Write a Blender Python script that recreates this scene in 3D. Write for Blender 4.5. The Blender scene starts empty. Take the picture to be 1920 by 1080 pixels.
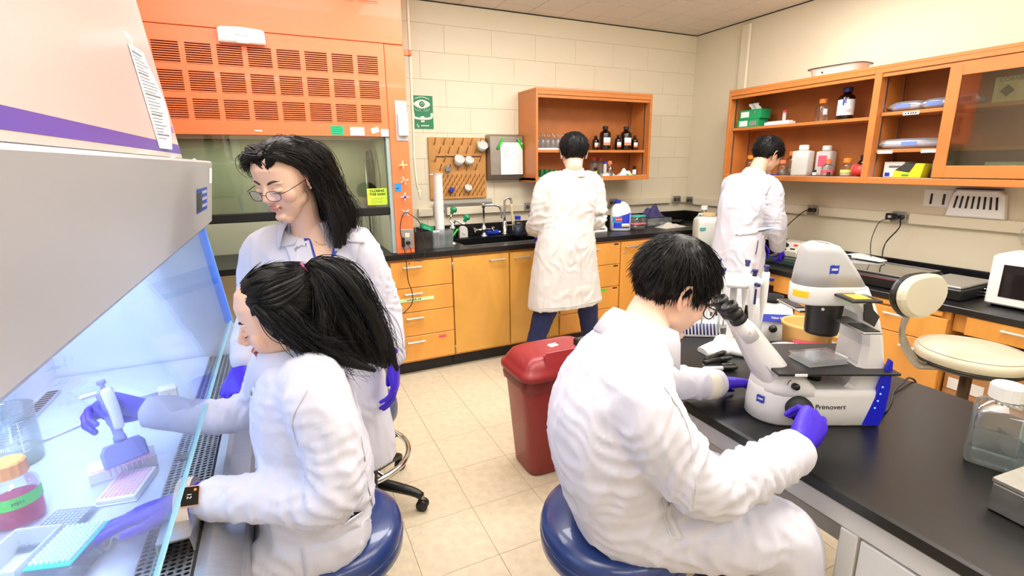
import bpy, math, random
import numpy as np
from mathutils import Vector, Matrix, noise
from mathutils.bvhtree import BVHTree
random.seed(7)
SC = bpy.context.scene
COL = SC.collection
PI = math.pi
V = Vector
# ------------------------------------------------------------------ camera, world, lamps, exposure
cam_data = bpy.data.cameras.new('camera')
cam_data.sensor_width = 36.0
cam_data.lens = 917.77 * 36 / 1920
cam_data.shift_y = -(540 - 521.4) / 1920
cam_data.clip_start = 0.02
cam = bpy.data.objects.new('camera', cam_data)
COL.objects.link(cam)
_ya, _pi, _ro = .4371, .2282, -.0111
_f = V((math.sin(_ya) * math.cos(_pi), math.cos(_ya) * math.cos(_pi), -math.sin(_pi)))
_r = V((math.cos(_ya), -math.sin(_ya), 0)); _u = _r.cross(_f)
_r2 = _r * math.cos(_ro) + _u * math.sin(_ro); _u2 = -_r * math.sin(_ro) + _u * math.cos(_ro)
_m = Matrix.Identity(4)
for _i in range(3):
    _m[_i][0] = _r2[_i]; _m[_i][1] = _u2[_i]; _m[_i][2] = -_f[_i]; _m[_i][3] = (-3.9388, -4.0049, 1.5141)[_i]
cam.matrix_world = _m
SC.camera = cam
world = bpy.data.worlds.new('world'); SC.world = world; world.use_nodes = True
world.node_tree.nodes['Background'].inputs[0].default_value = (1, 1, 1, 1)
world.node_tree.nodes['Background'].inputs[1].default_value = 0.3
SC.view_settings.view_transform = 'Standard'
SC.view_settings.look = 'None'
SC.view_settings.exposure = -0.25
SC.view_settings.gamma = 1.0
SC.view_settings.use_curve_mapping = False
SC.cycles.transparent_max_bounces = 24

def area(name, loc, sx, sy, power, col=(1, 1, 1), aim=(0, 0, -1), spread=PI):
    d = bpy.data.lights.new(name, 'AREA'); d.shape = 'RECTANGLE'; d.size = sx; d.size_y = sy
    d.energy = power; d.color = col; d.spread = spread
    o = bpy.data.objects.new(name, d); COL.objects.link(o); o.location = loc
    o.rotation_euler = V(aim).to_track_quat('-Z', 'Y').to_euler()
    return o
LAMP = (1.0, 0.992, 0.985)
for _x, _y, _w in ((-1.2, -1.75, 42), (-2.6, -1.45, 40), (-4.0, -1.5, 22), (-1.3, -3.5, 24), (-2.75, -3.6, 6), (-4.1, -3.4, 6), (-1.3, -5.0, 16), (-2.75, -5.0, 16), (-4.1, -5.0, 16)):
    area('ceiling_lamp', (_x, _y, 2.715), 1.2, 0.5, _w, LAMP)
# added unseen fill to brighten the ceiling, and the lamp inside the fume hood
for _x in (-1.3, -2.7, -4.1): area('ceiling_fill', (_x, -3.3, 2.42), 1.2, 0.3, 44, LAMP, aim=(0, .25, 1))
area('hood_lamp', (-3.95, -.33, 1.695), 1.1, .12, 11, (1, 1, .93))
# fluorescent tubes of the safety cabinet, behind its front hood
area('cabinet_tube', (-4.52, -2.7, 1.60), 0.16, 1.5, 36, (0.62, 0.76, 1.0), aim=(0.0, 0, -1))

# ------------------------------------------------------------------ helpers: materials
def lin(h):
    h = h.lstrip('#')
    c = [int(h[i:i + 2], 16) / 255 for i in (0, 2, 4)]
    return tuple(x / 12.92 if x <= .04045 else ((x + .055) / 1.055) ** 2.4 for x in c) + (1,)
def M(name, col, rough=.5, metal=0., spec=.5, var=.0, vs=8., stretch=(1, 1, 1), bump=0., bs=60., coat=0., emit=None, es=0., sub=0., wood=0.):
    m = bpy.data.materials.new(name); m.use_nodes = True
    nt = m.node_tree; b = nt.nodes['Principled BSDF']
    c = lin(col)
    b.inputs['Base Color'].default_value = c
    b.inputs['Roughness'].default_value = rough
    b.inputs['Metallic'].default_value = metal
    b.inputs['Specular IOR Level'].default_value = spec
    b.inputs['Coat Weight'].default_value = coat
    if sub:
        b.inputs['Subsurface Weight'].default_value = sub
        b.inputs['Subsurface Radius'].default_value = (.012, .005, .003)
        b.inputs['Subsurface Scale'].default_value = .6
    if emit:
        b.inputs['Emission Color'].default_value = lin(emit); b.inputs['Emission Strength'].default_value = es
    tc = nt.nodes.new('ShaderNodeTexCoord'); mp = nt.nodes.new('ShaderNodeMapping')
    mp.inputs['Scale'].default_value = stretch
    nt.links.new(tc.outputs['Object'], mp.inputs[0])
    if var or wood:
        n = nt.nodes.new('ShaderNodeTexNoise'); n.inputs['Scale'].default_value = vs; n.inputs['Detail'].default_value = 4
        if wood: n.inputs['Distortion'].default_value = wood
        nt.links.new(mp.outputs[0], n.inputs['Vector'])
        r = nt.nodes.new('ShaderNodeValToRGB')
        k = var or .2
        r.color_ramp.elements[0].position = .3; r.color_ramp.elements[1].position = .7
        r.color_ramp.elements[0].color = tuple(x * (1 - k) for x in c[:3]) + (1,)
        r.color_ramp.elements[1].color = tuple(min(1, x * (1 + k)) for x in c[:3]) + (1,)
        nt.links.new(n.outputs['Fac'], r.inputs[0]); nt.links.new(r.outputs[0], b.inputs['Base Color'])
    if bump:
        n2 = nt.nodes.new('ShaderNodeTexNoise'); n2.inputs['Scale'].default_value = bs; n2.inputs['Detail'].default_value = 3
        nt.links.new(mp.outputs[0], n2.inputs['Vector'])
        bp = nt.nodes.new('ShaderNodeBump'); bp.inputs['Strength'].default_value = bump; bp.inputs['Distance'].default_value = .01
        nt.links.new(n2.outputs['Fac'], bp.inputs['Height']); nt.links.new(bp.outputs[0], b.inputs['Normal'])
    return m
def GL(name, col, rough=.03, gloss=.12, tint=1.0, haze=0., hazecol='#ffffff', k=.7):
    """thin clear wall: see-through with a mirror sheen that grows at grazing angles, plus some milky haze"""
    m = bpy.data.materials.new(name); m.use_nodes = True
    nt = m.node_tree; nt.nodes.remove(nt.nodes['Principled BSDF'])
    out = nt.nodes['Material Output']
    t = nt.nodes.new('ShaderNodeBsdfTransparent'); c = lin(col); t.inputs[0].default_value = c
    g = nt.nodes.new('ShaderNodeBsdfGlossy'); g.inputs['Roughness'].default_value = rough
    lw = nt.nodes.new('ShaderNodeLayerWeight'); lw.inputs['Blend'].default_value = .35
    ma = nt.nodes.new('ShaderNodeMath'); ma.operation = 'MULTIPLY_ADD'
    nt.links.new(lw.outputs['Fresnel'], ma.inputs[0]); ma.inputs[1].default_value = k; ma.inputs[2].default_value = gloss * .3
    mx = nt.nodes.new('ShaderNodeMixShader')
    nt.links.new(ma.outputs[0], mx.inputs[0]); nt.links.new(t.outputs[0], mx.inputs[1]); nt.links.new(g.outputs[0], mx.inputs[2])
    res = mx
    if haze:
        d = nt.nodes.new('ShaderNodeBsdfDiffuse'); d.inputs[0].default_value = lin(hazecol)
        tl = nt.nodes.new('ShaderNodeBsdfTranslucent'); tl.inputs[0].default_value = lin(hazecol)
        ad = nt.nodes.new('ShaderNodeMixShader'); ad.inputs[0].default_value = .45
        nt.links.new(d.outputs[0], ad.inputs[1]); nt.links.new(tl.outputs[0], ad.inputs[2])
        m2 = nt.nodes.new('ShaderNodeMixShader'); m2.inputs[0].default_value = haze
        nt.links.new(mx.outputs[0], m2.inputs[1]); nt.links.new(ad.outputs[0], m2.inputs[2]); res = m2
    nt.links.new(res.outputs[0], out.inputs['Surface'])
    return m

# ------------------------------------------------------------------ helpers: meshes
def rotz(a): return Matrix.Rotation(a, 4, 'Z')
def frame(o, x, y, z):
    m = Matrix.Identity(4)
    for i in range(3): m[i][0] = x[i]; m[i][1] = y[i]; m[i][2] = z[i]; m[i][3] = o[i]
    return m
def axes(d, up=(0, 0, 1)):
    d = V(d).normalized(); up = V(up)
    if abs(d.dot(up.normalized())) > .97: up = V((1, 0, 0)) if abs(d.x) < .9 else V((0, 1, 0))
    x = d.cross(up).normalized(); y = x.cross(d)
    return x, y, d
def crom(pts, n=5):
    """Catmull-Rom resampling of tuples of any length"""
    P = [np.array(p, float) for p in pts]
    if len(P) < 3: return [P[0] + (P[-1] - P[0]) * t for t in np.linspace(0, 1, n + 1)]
    out = []
    for i in range(len(P) - 1):
        a = P[i - 1] if i else 2 * P[0] - P[1]; b = P[i]; c = P[i + 1]
        d = P[i + 2] if i + 2 < len(P) else 2 * P[-1] - P[-2]
        for k in range(n):
            t = k / n
            out.append(.5 * (2 * b + (c - a) * t + (2 * a - 5 * b + 4 * c - d) * t * t + (3 * b - a - 3 * c + d) * t ** 3))
    out.append(P[-1]); return out
class MB:
    def __init__(s, M=None): s.v = []; s.f = []; s.mi = []; s.sm = []; s.M = M; s.m = 0
    def add(s, vs, fs, smooth=False):
        b = len(s.v)
        if s.M is not None: vs = [s.M @ V(v) for v in vs]
        s.v += [tuple(v) for v in vs]
        for f in fs: s.f.append(tuple(i + b for i in f)); s.mi.append(s.m); s.sm.append(smooth)
        return s
    def hexa(s, P):
        return s.add(P, [(0, 3, 2, 1), (4, 5, 6, 7), (0, 1, 5, 4), (1, 2, 6, 5), (2, 3, 7, 6), (3, 0, 4, 7)])
    def box(s, x0, x1, y0, y1, z0, z1, c=0.):
        x0, x1 = min(x0, x1), max(x0, x1); y0, y1 = min(y0, y1), max(y0, y1); z0, z1 = min(z0, z1), max(z0, z1)
        if not c:
            return s.hexa([(x0, y0, z0), (x1, y0, z0), (x1, y1, z0), (x0, y1, z0), (x0, y0, z1), (x1, y0, z1), (x1, y1, z1), (x0, y1, z1)])
        c = min(c, (x1 - x0) * .45, (y1 - y0) * .45, (z1 - z0) * .45)
        mid = ((x0 + x1) / 2, (y0 + y1) / 2, (z0 + z1) / 2); h = ((x1 - x0) / 2, (y1 - y0) / 2, (z1 - z0) / 2)
        vs = []; ix = {}
        for sx in (-1, 1):
            for sy in (-1, 1):
                for sz in (-1, 1):
                    sg = (sx, sy, sz)
                    for a in range(3):
                        ix[sg + (a,)] = len(vs)
                        vs.append(tuple(mid[k] + sg[k] * (h[k] - (0 if k == a else c)) for k in range(3)))
        fs = []
        def put(ids):
            p = [V(vs[i]) for i in ids]; n = (p[1] - p[0]).cross(p[2] - p[0])
            if n.dot(sum(p, V()) / len(p) - V(mid)) < 0: ids = ids[::-1]
            fs.append(tuple(ids))
        for a in range(3):
            b, d = (a + 1) % 3, (a + 2) % 3
            for q in (-1, 1):
                ids = []
                for e, g in ((-1, -1), (1, -1), (1, 1), (-1, 1)):
                    k = [0, 0, 0]; k[a] = q; k[b] = e; k[d] = g; ids.append(ix[tuple(k) + (a,)])
                put(ids)
            for e in (-1, 1):
                for g in (-1, 1):
                    k = [0, 0, 0]; k[b] = e; k[d] = g; k0 = list(k); k1 = list(k); k0[a] = -1; k1[a] = 1
                    put([ix[tuple(k0) + (b,)], ix[tuple(k1) + (b,)], ix[tuple(k1) + (d,)], ix[tuple(k0) + (d,)]])
        for k in [(i, j, l) for i in (-1, 1) for j in (-1, 1) for l in (-1, 1)]: put([ix[k + (a,)] for a in range(3)])
        return s.add(vs, fs)
    def cyl(s, p0, p1, r0, r1=None, n=16, cap=True, smooth=True):
        r1 = r0 if r1 is None else r1; p0 = V(p0); p1 = V(p1); x, y, d = axes(p1 - p0)
        vs = []
        for p, r in ((p0, r0), (p1, r1)):
            for i in range(n):
                a = 2 * PI * i / n; vs.append(p + x * (r * math.cos(a)) + y * (r * math.sin(a)))
        s.add(vs, [(i, (i + 1) % n, n + (i + 1) % n, n + i) for i in range(n)], smooth)
        if cap:
            s.add(vs[:n], [tuple(range(n))[::-1]]); s.add(vs[n:], [tuple(range(n))])
        return s
    def lathe(s, prof, o=(0, 0, 0), n=24, d=(0, 0, 1), sx=1., sy=1., smooth=True, ang=None):
        x, y, d = axes(d) if tuple(d) != (0, 0, 1) else (V((1, 0, 0)), V((0, 1, 0)), V((0, 0, 1)))
        o = V(o); vs = []; fs = []
        for r, h in prof:
            for i in range(n):
                a = 2 * PI * i / n; vs.append(o + x * (r * sx * math.cos(a)) + y * (r * sy * math.sin(a)) + d * h)
        for k in range(len(prof) - 1):
            for i in range(n):
                j = (i + 1) % n; fs.append((k * n + i, k * n + j, (k + 1) * n + j, (k + 1) * n + i))
        s.add(vs, fs, smooth)
        if prof[0][0] > 1e-6: s.add(vs[:n], [tuple(range(n))[::-1]])
        if prof[-1][0] > 1e-6: s.add(vs[-n:], [tuple(range(n))])
        return s
    def tube(s, path, r, n=8, sub=0, closed=False, smooth=True, cap=True, rx=1., up=(0, 0, 1)):
        """round (or flattened) tube along a path; r is a number or one per point"""
        rs = [r] * len(path) if not hasattr(r, '__len__') else list(r)
        P = [tuple(p) + (q,) for p, q in zip(path, rs)]
        if sub: P = crom(P, sub)
        P = [np.array(p, float) for p in P]; N = len(P); vs = []; fs = []
        for i, p in enumerate(P):
            a = P[i - 1] if i or closed else P[i]; b = P[(i + 1) % N] if i < N - 1 or closed else P[i]
            d = V(b[:3] - a[:3])
            if d.length < 1e-9: d = V((0, 0, 1))
            x, y, d = axes(d, up)
            if i and x.dot(lx) < 0 and abs(x.dot(lx)) > abs(x.dot(ly)): x = -x; y = -y
            lx, ly = x, y
            for k in range(n):
                t = 2 * PI * k / n
                vs.append(V(p[:3]) + x * (p[3] * rx * math.cos(t)) + y * (p[3] * math.sin(t)))
        for i in range(N if closed else N - 1):
            j = (i + 1) % N
            for k in range(n):
                l = (k + 1) % n; fs.append((i * n + k, i * n + l, j * n + l, j * n + k))
        s.add(vs, fs, smooth)
        if cap and not closed:
            s.add(vs[:n], [tuple(range(n))[::-1]]); s.add(vs[-n:], [tuple(range(n))])
        return s
    def loft(s, rings, smooth=True, cap=True):
        n = len(rings[0]); vs = [p for r in rings for p in r]; fs = []
        for k in range(len(rings) - 1):
            for i in range(n):
                j = (i + 1) % n; fs.append((k * n + i, k * n + j, (k + 1) * n + j, (k + 1) * n + i))
        s.add(vs, fs, smooth)
        if cap: s.add(rings[0], [tuple(range(n))[::-1]]); s.add(rings[-1], [tuple(range(n))])
        return s
    def body(s, keys, lat, n=28, sub=4, ex=2.3, capr=True):
        """closed sausage through keys (x,y,z, half width along lat, half depth); super-elliptic sections, rounded ends"""
        K = crom(keys, sub); L = V(lat).normalized(); rings = []
        N = len(K)
        def ring(c, d, a, b):
            x = (L - d * L.dot(d)).normalized(); y = d.cross(x); out = []
            for i in range(n):
                t = 2 * PI * i / n; cc, ss = math.cos(t), math.sin(t)
                out.append(c + x * (a * math.copysign(abs(cc) ** (2 / ex), cc)) + y * (b * math.copysign(abs(ss) ** (2 / ex), ss)))
            return out
        for i, k in enumerate(K):
            d = V(K[min(i + 1, N - 1)][:3] - K[max(i - 1, 0)][:3]).normalized(); c = V(k[:3])
            if capr and i == 0:
                for t in (.25, .6, .87): rings.append(ring(c - d * (min(k[3], k[4]) * math.sqrt(1 - t * t) * .9), d, k[3] * t, k[4] * t))
            rings.append(ring(c, d, k[3], k[4]))
            if capr and i == N - 1:
                for t in (.87, .6, .25): rings.append(ring(c + d * (min(k[3], k[4]) * math.sqrt(1 - t * t) * .9), d, k[3] * t, k[4] * t))
        return s.loft(rings)
    def prism(s, poly, h0, h1, fr=None, c=0.):
        """polygon in the x-y plane of fr swept along its z; c rounds the two rims"""
        fr = fr or Matrix.Identity(4); n = len(poly)
        cx = sum(p[0] for p in poly) / n; cy = sum(p[1] for p in poly) / n
        def ring(z, inset):
            if not inset: return [fr @ V((p[0], p[1], z)) for p in poly]
            out = []
            for i, p in enumerate(poly):
                a = V(poly[i - 1]).xy if False else V((poly[i - 1][0], poly[i - 1][1])); b = V((p[0], p[1])); d = V((poly[(i + 1) % n][0], poly[(i + 1) % n][1]))
                e1 = (b - a).normalized(); e2 = (d - b).normalized()
                n1 = V((-e1.y, e1.x)); n2 = V((-e2.y, e2.x)); m = n1 + n2
                m = m / max(.35, m.length_squared / 2) if m.length > 1e-6 else n1
                q = b + m * (inset * sgn); out.append(fr @ V((q.x, q.y, z)))
            return out
        ar = sum(poly[i - 1][0] * p[1] - p[0] * poly[i - 1][1] for i, p in enumerate(poly)); sgn = 1 if ar > 0 else -1
        if c: rs = [ring(h0, c), ring(h0 + c * (1 if h1 > h0 else -1), 0), ring(h1 - c * (1 if h1 > h0 else -1), 0), ring(h1, c)]
        else: rs = [ring(h0, 0), ring(h1, 0)]
        return s.loft(rs, smooth=False)
    def ell(s, c, r, n=16, m=10, fr=None):
        r = (r, r, r) if not hasattr(r, '__len__') else r; c = V(c); vs = []; fs = []
        for j in range(m + 1):
            t = PI * j / m
            for i in range(n):
                a = 2 * PI * i / n; p = V((r[0] * math.sin(t) * math.cos(a), r[1] * math.sin(t) * math.sin(a), r[2] * math.cos(t)))
                if fr is not None: p = fr @ p
                vs.append(c + p)
        for j in range(m):
            for i in range(n):
                k = (i + 1) % n; fs.append((j * n + i, (j + 1) * n + i, (j + 1) * n + k, j * n + k))
        return s.add(vs, fs, True)
    def grid(s, fn, nu, nv, smooth=True):
        vs = [fn(i / nu, j / nv) for j in range(nv + 1) for i in range(nu + 1)]; w = nu + 1
        return s.add(vs, [(j * w + i, j * w + i + 1, (j + 1) * w + i + 1, (j + 1) * w + i) for j in range(nv) for i in range(nu)], smooth)
    def mesh(s, name='mesh'):
        me = bpy.data.meshes.new(name); me.from_pydata(s.v, [], s.f)
        me.polygons.foreach_set('material_index', s.mi); me.polygons.foreach_set('use_smooth', s.sm)
        return me
    def build(s, name, mats, parent=None, loc=None, fix=True, **k):
        me = s.mesh(name)
        if fix:
            import bmesh
            bm = bmesh.new(); bm.from_mesh(me); bmesh.ops.remove_doubles(bm, verts=bm.verts, dist=1e-6)
            bmesh.ops.recalc_face_normals(bm, faces=bm.faces); bm.to_mesh(me); bm.free()
        return link(name, me, mats, parent, loc, **k)
def link(name, me, mats, parent=None, loc=None, **k):
    if not hasattr(mats, '__len__'): mats = [mats]
    if not len(me.materials):
        for m in mats: me.materials.append(m)
    o = bpy.data.objects.new(name, me); COL.objects.link(o)
    if parent is not None: o.parent = parent
    if loc is not None: o.location = loc
    for a, b in k.items(): o[a] = b
    return o
def T(name, label, cat, loc=(0, 0, 0), rz=0., group=None):
    o = bpy.data.objects.new(name, None); COL.objects.link(o); o.empty_display_size = .05
    o.location = loc; o.rotation_euler = (0, 0, rz); o['label'] = label; o['category'] = cat
    if group: o['group'] = group
    return o
def dup(root, loc, rz=None, label=None, group=None):
    r = root.copy(); COL.objects.link(r); r.location = loc
    if rz is not None: r.rotation_euler = (0, 0, rz)
    if label: r['label'] = label
    if group: r['group'] = group
    for ch in list(root.children):
        c = ch.copy(); COL.objects.link(c); c.parent = r
        for g in list(ch.children):
            d = g.copy(); COL.objects.link(d); d.parent = c
    return r
def again(o, parent, loc=(0, 0, 0), rz=0.):
    """one more piece that shares the mesh of o"""
    c = o.copy(); COL.objects.link(c); c.parent = parent; c.location = loc; c.rotation_euler = (0, 0, rz); return c
TEXTS = []
def text(body, size, mat, parent, at, xdir, ydir, name='lettering', ex=.0004, align='CENTER', bold=0.):
    """lettering: at = centre, xdir = reading direction, ydir = up of the letters (in the parent's space)"""
    cu = bpy.data.curves.new(name, 'FONT'); cu.body = body; cu.size = size; cu.extrude = ex; cu.align_x = align; cu.align_y = 'CENTER'; cu.offset = bold
    cu.resolution_u = 3
    o = bpy.data.objects.new(name, cu); COL.objects.link(o)
    x = V(xdir).normalized(); y = V(ydir).normalized(); z = x.cross(y).normalized(); y = z.cross(x)
    TEXTS.append((o, mat, parent, frame(V(at) + z * .0006, x, y, z)))
def flush_texts():
    dg = bpy.context.evaluated_depsgraph_get(); dg.update()
    for o, mat, parent, mtx in TEXTS:
        me = bpy.data.meshes.new_from_object(o.evaluated_get(dg)); me.materials.clear()
        n = link(o.name.split('.')[0], me, mat, parent); n.matrix_local = mtx
        cu = o.data; bpy.data.objects.remove(o); bpy.data.curves.remove(cu)
    TEXTS.clear()
def structure(o): o['kind'] = 'structure'; return o

# ------------------------------------------------------------------ materials
WALL = M('wall paint', '#ddd3b8', .55, var=.03, vs=2, bump=.12, bs=90)
WALLS = M('smooth wall paint', '#ded4ba', .55, var=.02, vs=2, bump=.05, bs=60)
JOINT = M('painted joint', '#d6ccb1', .7)
TILE = M('vinyl tile', '#d3c5aa', .35, var=.09, vs=26, stretch=(1, 1, 1), bump=.03)
SEAM = M('tile seam', '#a3947a', .8)
CEIL = M('ceiling tile', '#e6ddd0', .9, var=.03, vs=60, bump=.5, bs=220)
TEE = M('ceiling tee', '#cfc4b4', .6)
DARK = M('dark gap', '#1d1a18', .9)
BLACK = M('black resin top', '#0e0e10', .33, var=.25, vs=30, bump=.02, bs=300)
WOODB = M('base cabinet birch', '#dd9a45', .42, var=.13, vs=3.2, stretch=(1, 1, .35), wood=1.2, coat=.15)
WOODY = M('yellow birch ply', '#d8a048', .4, var=.12, vs=2.6, stretch=(1, 1, .4), wood=2., coat=.15)
WOODU = M('upper cabinet maple', '#c47738', .42, var=.1, vs=4, stretch=(.35, .35, 1), wood=.8, coat=.15)
WOODI = M('cabinet inside', '#b06a34', .5, var=.1, vs=5, wood=.6)
ORANGE = M('orange enamel', '#f37a48', .38, var=.03, vs=2, coat=.1)
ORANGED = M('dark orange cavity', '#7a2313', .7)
STEEL = M('brushed steel', '#c9cacc', .33, metal=1., var=.06, vs=20, stretch=(1, 12, 1))
STEELD = M('dull steel', '#a9a8a6', .42, metal=1., var=.08, vs=14)
CHROME = M('chrome', '#dcdcde', .12, metal=1.)
ALU = M('aluminium pull', '#d9d9d6', .3, metal=.7)
WHITE = M('white plastic', '#f0f0ee', .35)
WHITEM = M('white enamel', '#efefef', .3, coat=.3)
CREAM = M('cream plastic', '#ece2c8', .4)
GREY = M('grey paint', '#b9bdc0', .45)
LGREY = M('light grey paint', '#d9dbde', .4, var=.02, vs=3)
BLK = M('black plastic', '#131314', .35)
BLKR = M('black rubber', '#1a1a1b', .6)
PAPER = M('paper', '#f4f4f2', .8)
PRINT = M('grey print', '#77777a', .8)
INK = M('black ink', '#141414', .7)
GREEN = M('green plastic', '#0c8a57', .4)
LIME = M('lime tape', '#2fd033', .55)
BLUE = M('blue plastic', '#1a35b8', .35)
REDT = M('red tape', '#e0506a', .6)
ORCAP = M('orange cap', '#f58a2a', .42)
GLASS = GL('clear glass', '#f8fbfa', gloss=.2, k=.5)
CLEARP = GL('clear plastic', '#eef1f4', rough=.08, gloss=.25, haze=.10)
MILKY = GL('milky plastic', '#e9edea', rough=.2, gloss=.2, k=.4, haze=.82, hazecol='#f6f6f2')
AMBER = M('amber glass', '#160a06', .12, coat=.5)
LIQ = GL('clear liquid', '#dfe9ea', rough=.02, gloss=.1, haze=.12)
# ------------------------------------------------------------------ the room shell
X0, Y0, H = -5.3, -5.6, 2.743
structure(MB().box(X0, 0, Y0, 0, -.12, -.003).build('floor', SEAM)); FLOOR = bpy.data.objects['floor']
tl = MB().box(.0008, .304, .0008, .304, -.02, 0, .0006).mesh('tile')
first = None
rt = random.Random(3)
for i in range(-3, 9):
    for j in range(-7, 6):
        x, y = -3.2965 + .3048 * i, -2.1774 + .3048 * j
        if x < -4.25 or x > -.9 or y > -.6 or y < -4.3: continue
        o = link('tile', tl, TILE, FLOOR, (x, y, 0))
far = MB()
far.box(X0, -4.215, Y0, 0, -.02, -.0005); far.box(-.86, 0, Y0, 0, -.02, -.0005); far.box(-4.215, -.86, Y0, -4.02, -.02, -.0005)
far.build('floor_border', TILE, FLOOR)
wb = structure(MB().box(X0, .12, .004, .16, 0, H + .02).build('wall_back', JOINT))
bl = MB().box(-.2025, .2025, 0, .03, -.1008, .1008, .0016).mesh('block')
hb = MB().box(-.2, .2, 0, .03, -.077, .077, .0025).mesh('block')
for k in range(-8, 2):
    z = 2.2765 + .2032 * k if k < 2 else 0
    top = k == 1
    for i in range(0, 9):
        x = -2.84 + .4064 * i + (.2032 if k % 2 == 0 else .2032 - .2032)
        x += 0 if k % 2 == 0 else 0
        if x - .2 > -.02 or z < .8: continue
        x1 = min(x + .2, -.0); x0 = max(x - .2, -3.3)
        if x + .2 <= .0005:
            link('block', bl, WALLS, wb, (x, 0, z))
        else:
            MB().box(x0 - x, x1 - x, 0, .03, -.1008, .1008, .0016).build('block', WALLS, wb, (x, 0, z))
    x = -2.84 - .4064 + (.2032 if k % 2 == 0 else 0)
    if z > .8: link('block', bl, WALLS, wb, (x, 0, z))
structure(MB().box(-5.2, 0, 0, .03, 2.583, H, .001).build('trim_1', WALLS))
structure(MB().box(0, .12, Y0, .004, 0, H + .02).build('wall_right', WALLS))
structure(MB().box(X0 - .12, X0, Y0, .16, 0, H + .02).build('wall_left', WALLS))
structure(MB().box(X0, .12, Y0 - .12, Y0, 0, H + .02).build('wall_front', WALLS))
ce = structure(MB().box(X0, .12, Y0, .16, H + .004, H + .08).build('ceiling', TEE))
ct = MB().box(.004, .301, -.301, -.004, 0, .03, .002).mesh('ceiling_tile')
cb = MB().box(.004, .301, -.17, -.002, 0, .03, .002).mesh('ceiling_tile')
for i in range(11):
    x = -3.096 + .3048 * i - .22 + .2
    x = -3.4 + .3048 * i + .304
    for j in range(-1, 6):
        if j < 0: link('ceiling_tile', cb, CEIL, ce, (x - .3048 + .281, 0, H))
        else: link('ceiling_tile', ct, CEIL, ce, (x - .3048 + .281, -.174 - .3048 * j, H))
cf = MB(); cf.box(X0, .0, Y0, -2.01, H, H + .02); cf.box(X0, -3.13, -2.01, 0, H, H + .02); cf.build('ceiling_far', CEIL, ce)
structure(MB().box(X0, 0, -.008, 0, H - .007, H - .001).box(-.008, 0, -2.4, -.008, H - .007, H - .001).build('trim_2', DARK))
structure(MB().box(-.03, 0, -.655, -.555, 2.13, H - .03, .012).build('trim_3', WALLS))

# ------------------------------------------------------------------ fume hood on the back counter
hood = T('fume_hood', 'orange enamelled fume hood with louvred header and glass sash', 'fume hood', (-3.9, -.3, .914))
def HB(): return MB(Matrix.Translation((3.9, .3, -.914)))
hx0, hx1, hy = -4.75, -3.112, -.62
HB().box(hx0, hx1, hy, -.02, 2.272, 2.735, .003).build('upper_panel', ORANGE, hood)
b = HB()
vx = [-4.476 + .1526 * i for i in range(8)]; vz = [1.782 + .1467 * j for j in range(3)]
vw, vh = .125, .115
zs = [1.702] + sum([[z, z + vh] for z in vz], []) + [2.268]
for k in range(0, 8, 2): b.box(hx0, -3.241, hy, hy + .03, zs[k], zs[k + 1])
xs = [hx0] + sum([[x, x + vw] for x in vx], []) + [-3.241]
for z in vz:
    for k in range(0, 18, 2): b.box(xs[k], xs[k + 1], hy, hy + .03, z, z + vh)
b.box(hx0, -3.241, -.03, -.02, 1.702, 2.268); b.box(hx0, -3.241, hy + .03, -.03, 1.702, 1.712)
b.build('header_panel', ORANGE, hood)
sl = MB()
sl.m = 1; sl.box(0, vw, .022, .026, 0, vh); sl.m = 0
for k in range(10):
    z = .002 + k * .0121
    sl.hexa([(0, .0, z), (vw, .0, z), (vw, .014, z + .0045), (0, .014, z + .0045), (0, .0, z + .0052), (vw, .0, z + .0052), (vw, .014, z + .0095), (0, .014, z + .0095)])
slm = sl.mesh('vent_panel')
for x in vx:
    for z in vz: link('vent_panel', slm, [ORANGE, ORANGED], hood, (x + 3.9, hy + .3, z - .914))
for x in (-3.80, -3.66, -3.515, -3.375):
    b = HB(); b.box(x, x + .12, hy - .004, hy, 2.495, 2.62)
    b.m = 1
    for k in range(9): b.box(x + .006, x + .114, hy - .005, hy - .0039, 2.502 + .013 * k, 2.507 + .013 * k)
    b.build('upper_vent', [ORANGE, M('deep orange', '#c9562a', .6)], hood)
b = HB(); b.box(-3.238, hx1, hy, -.5, .914, 2.268, .003); b.build('pillar', ORANGE, hood)
HB().box(-3.122, hx1, -.5, -.02, .914, 2.27).build('side_panel', GREY, hood)
LINER = M('hood liner', '#adae98', .6, var=.05, vs=3)
b = HB(); b.box(hx0, -3.24, -.06, -.05, .914, 1.75); b.box(-3.262, -3.2385, -.55, -.05, .914, 1.75); b.box(hx0, hx0 + .02, -.55, -.05, .914, 1.75); b.box(hx0, -3.24, -.58, -.05, 1.74, 1.75)
b.build('liner', LINER, hood)
SASHG = GL('sash glass', '#d3d9cc', rough=.02, gloss=.30, k=.45)
HB().box(hx0 + .02, -3.262, -.574, -.568, 1.235, 1.73).build('sash_pane', SASHG, hood)
HB().box(hx0 + .02, -3.262, -.60, -.55, 1.185, 1.24, .006).build('sash_bar', BLK, hood)
HB().box(-3.262, -3.236, -.61, -.56, .92, 1.70).build('sash_track', M('blue grey track', '#9fb0ae', .35), hood)
b = HB(); b.tube([(-3.31, -.14, 1.62), (-3.31, -.16, 1.3), (-3.31, -.2, 1.25), (-3.31, -.3, 1.3), (-3.31, -.3, 1.5), (-3.31, -.24, 1.62), (-3.31, -.18, 1.55)], .014, 8, 4)
b.build('hose', BLKR, hood)
b = HB(); b.cyl((-3.34, -.2, .914), (-3.34, -.2, 1.55), .007); b.build('support_rod', STEELD, hood)
b = HB(); b.box(-3.6, -3.3, -.07, -.061, 1.0, 1.7, .002); b.build('baffle', LINER, hood)
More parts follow.
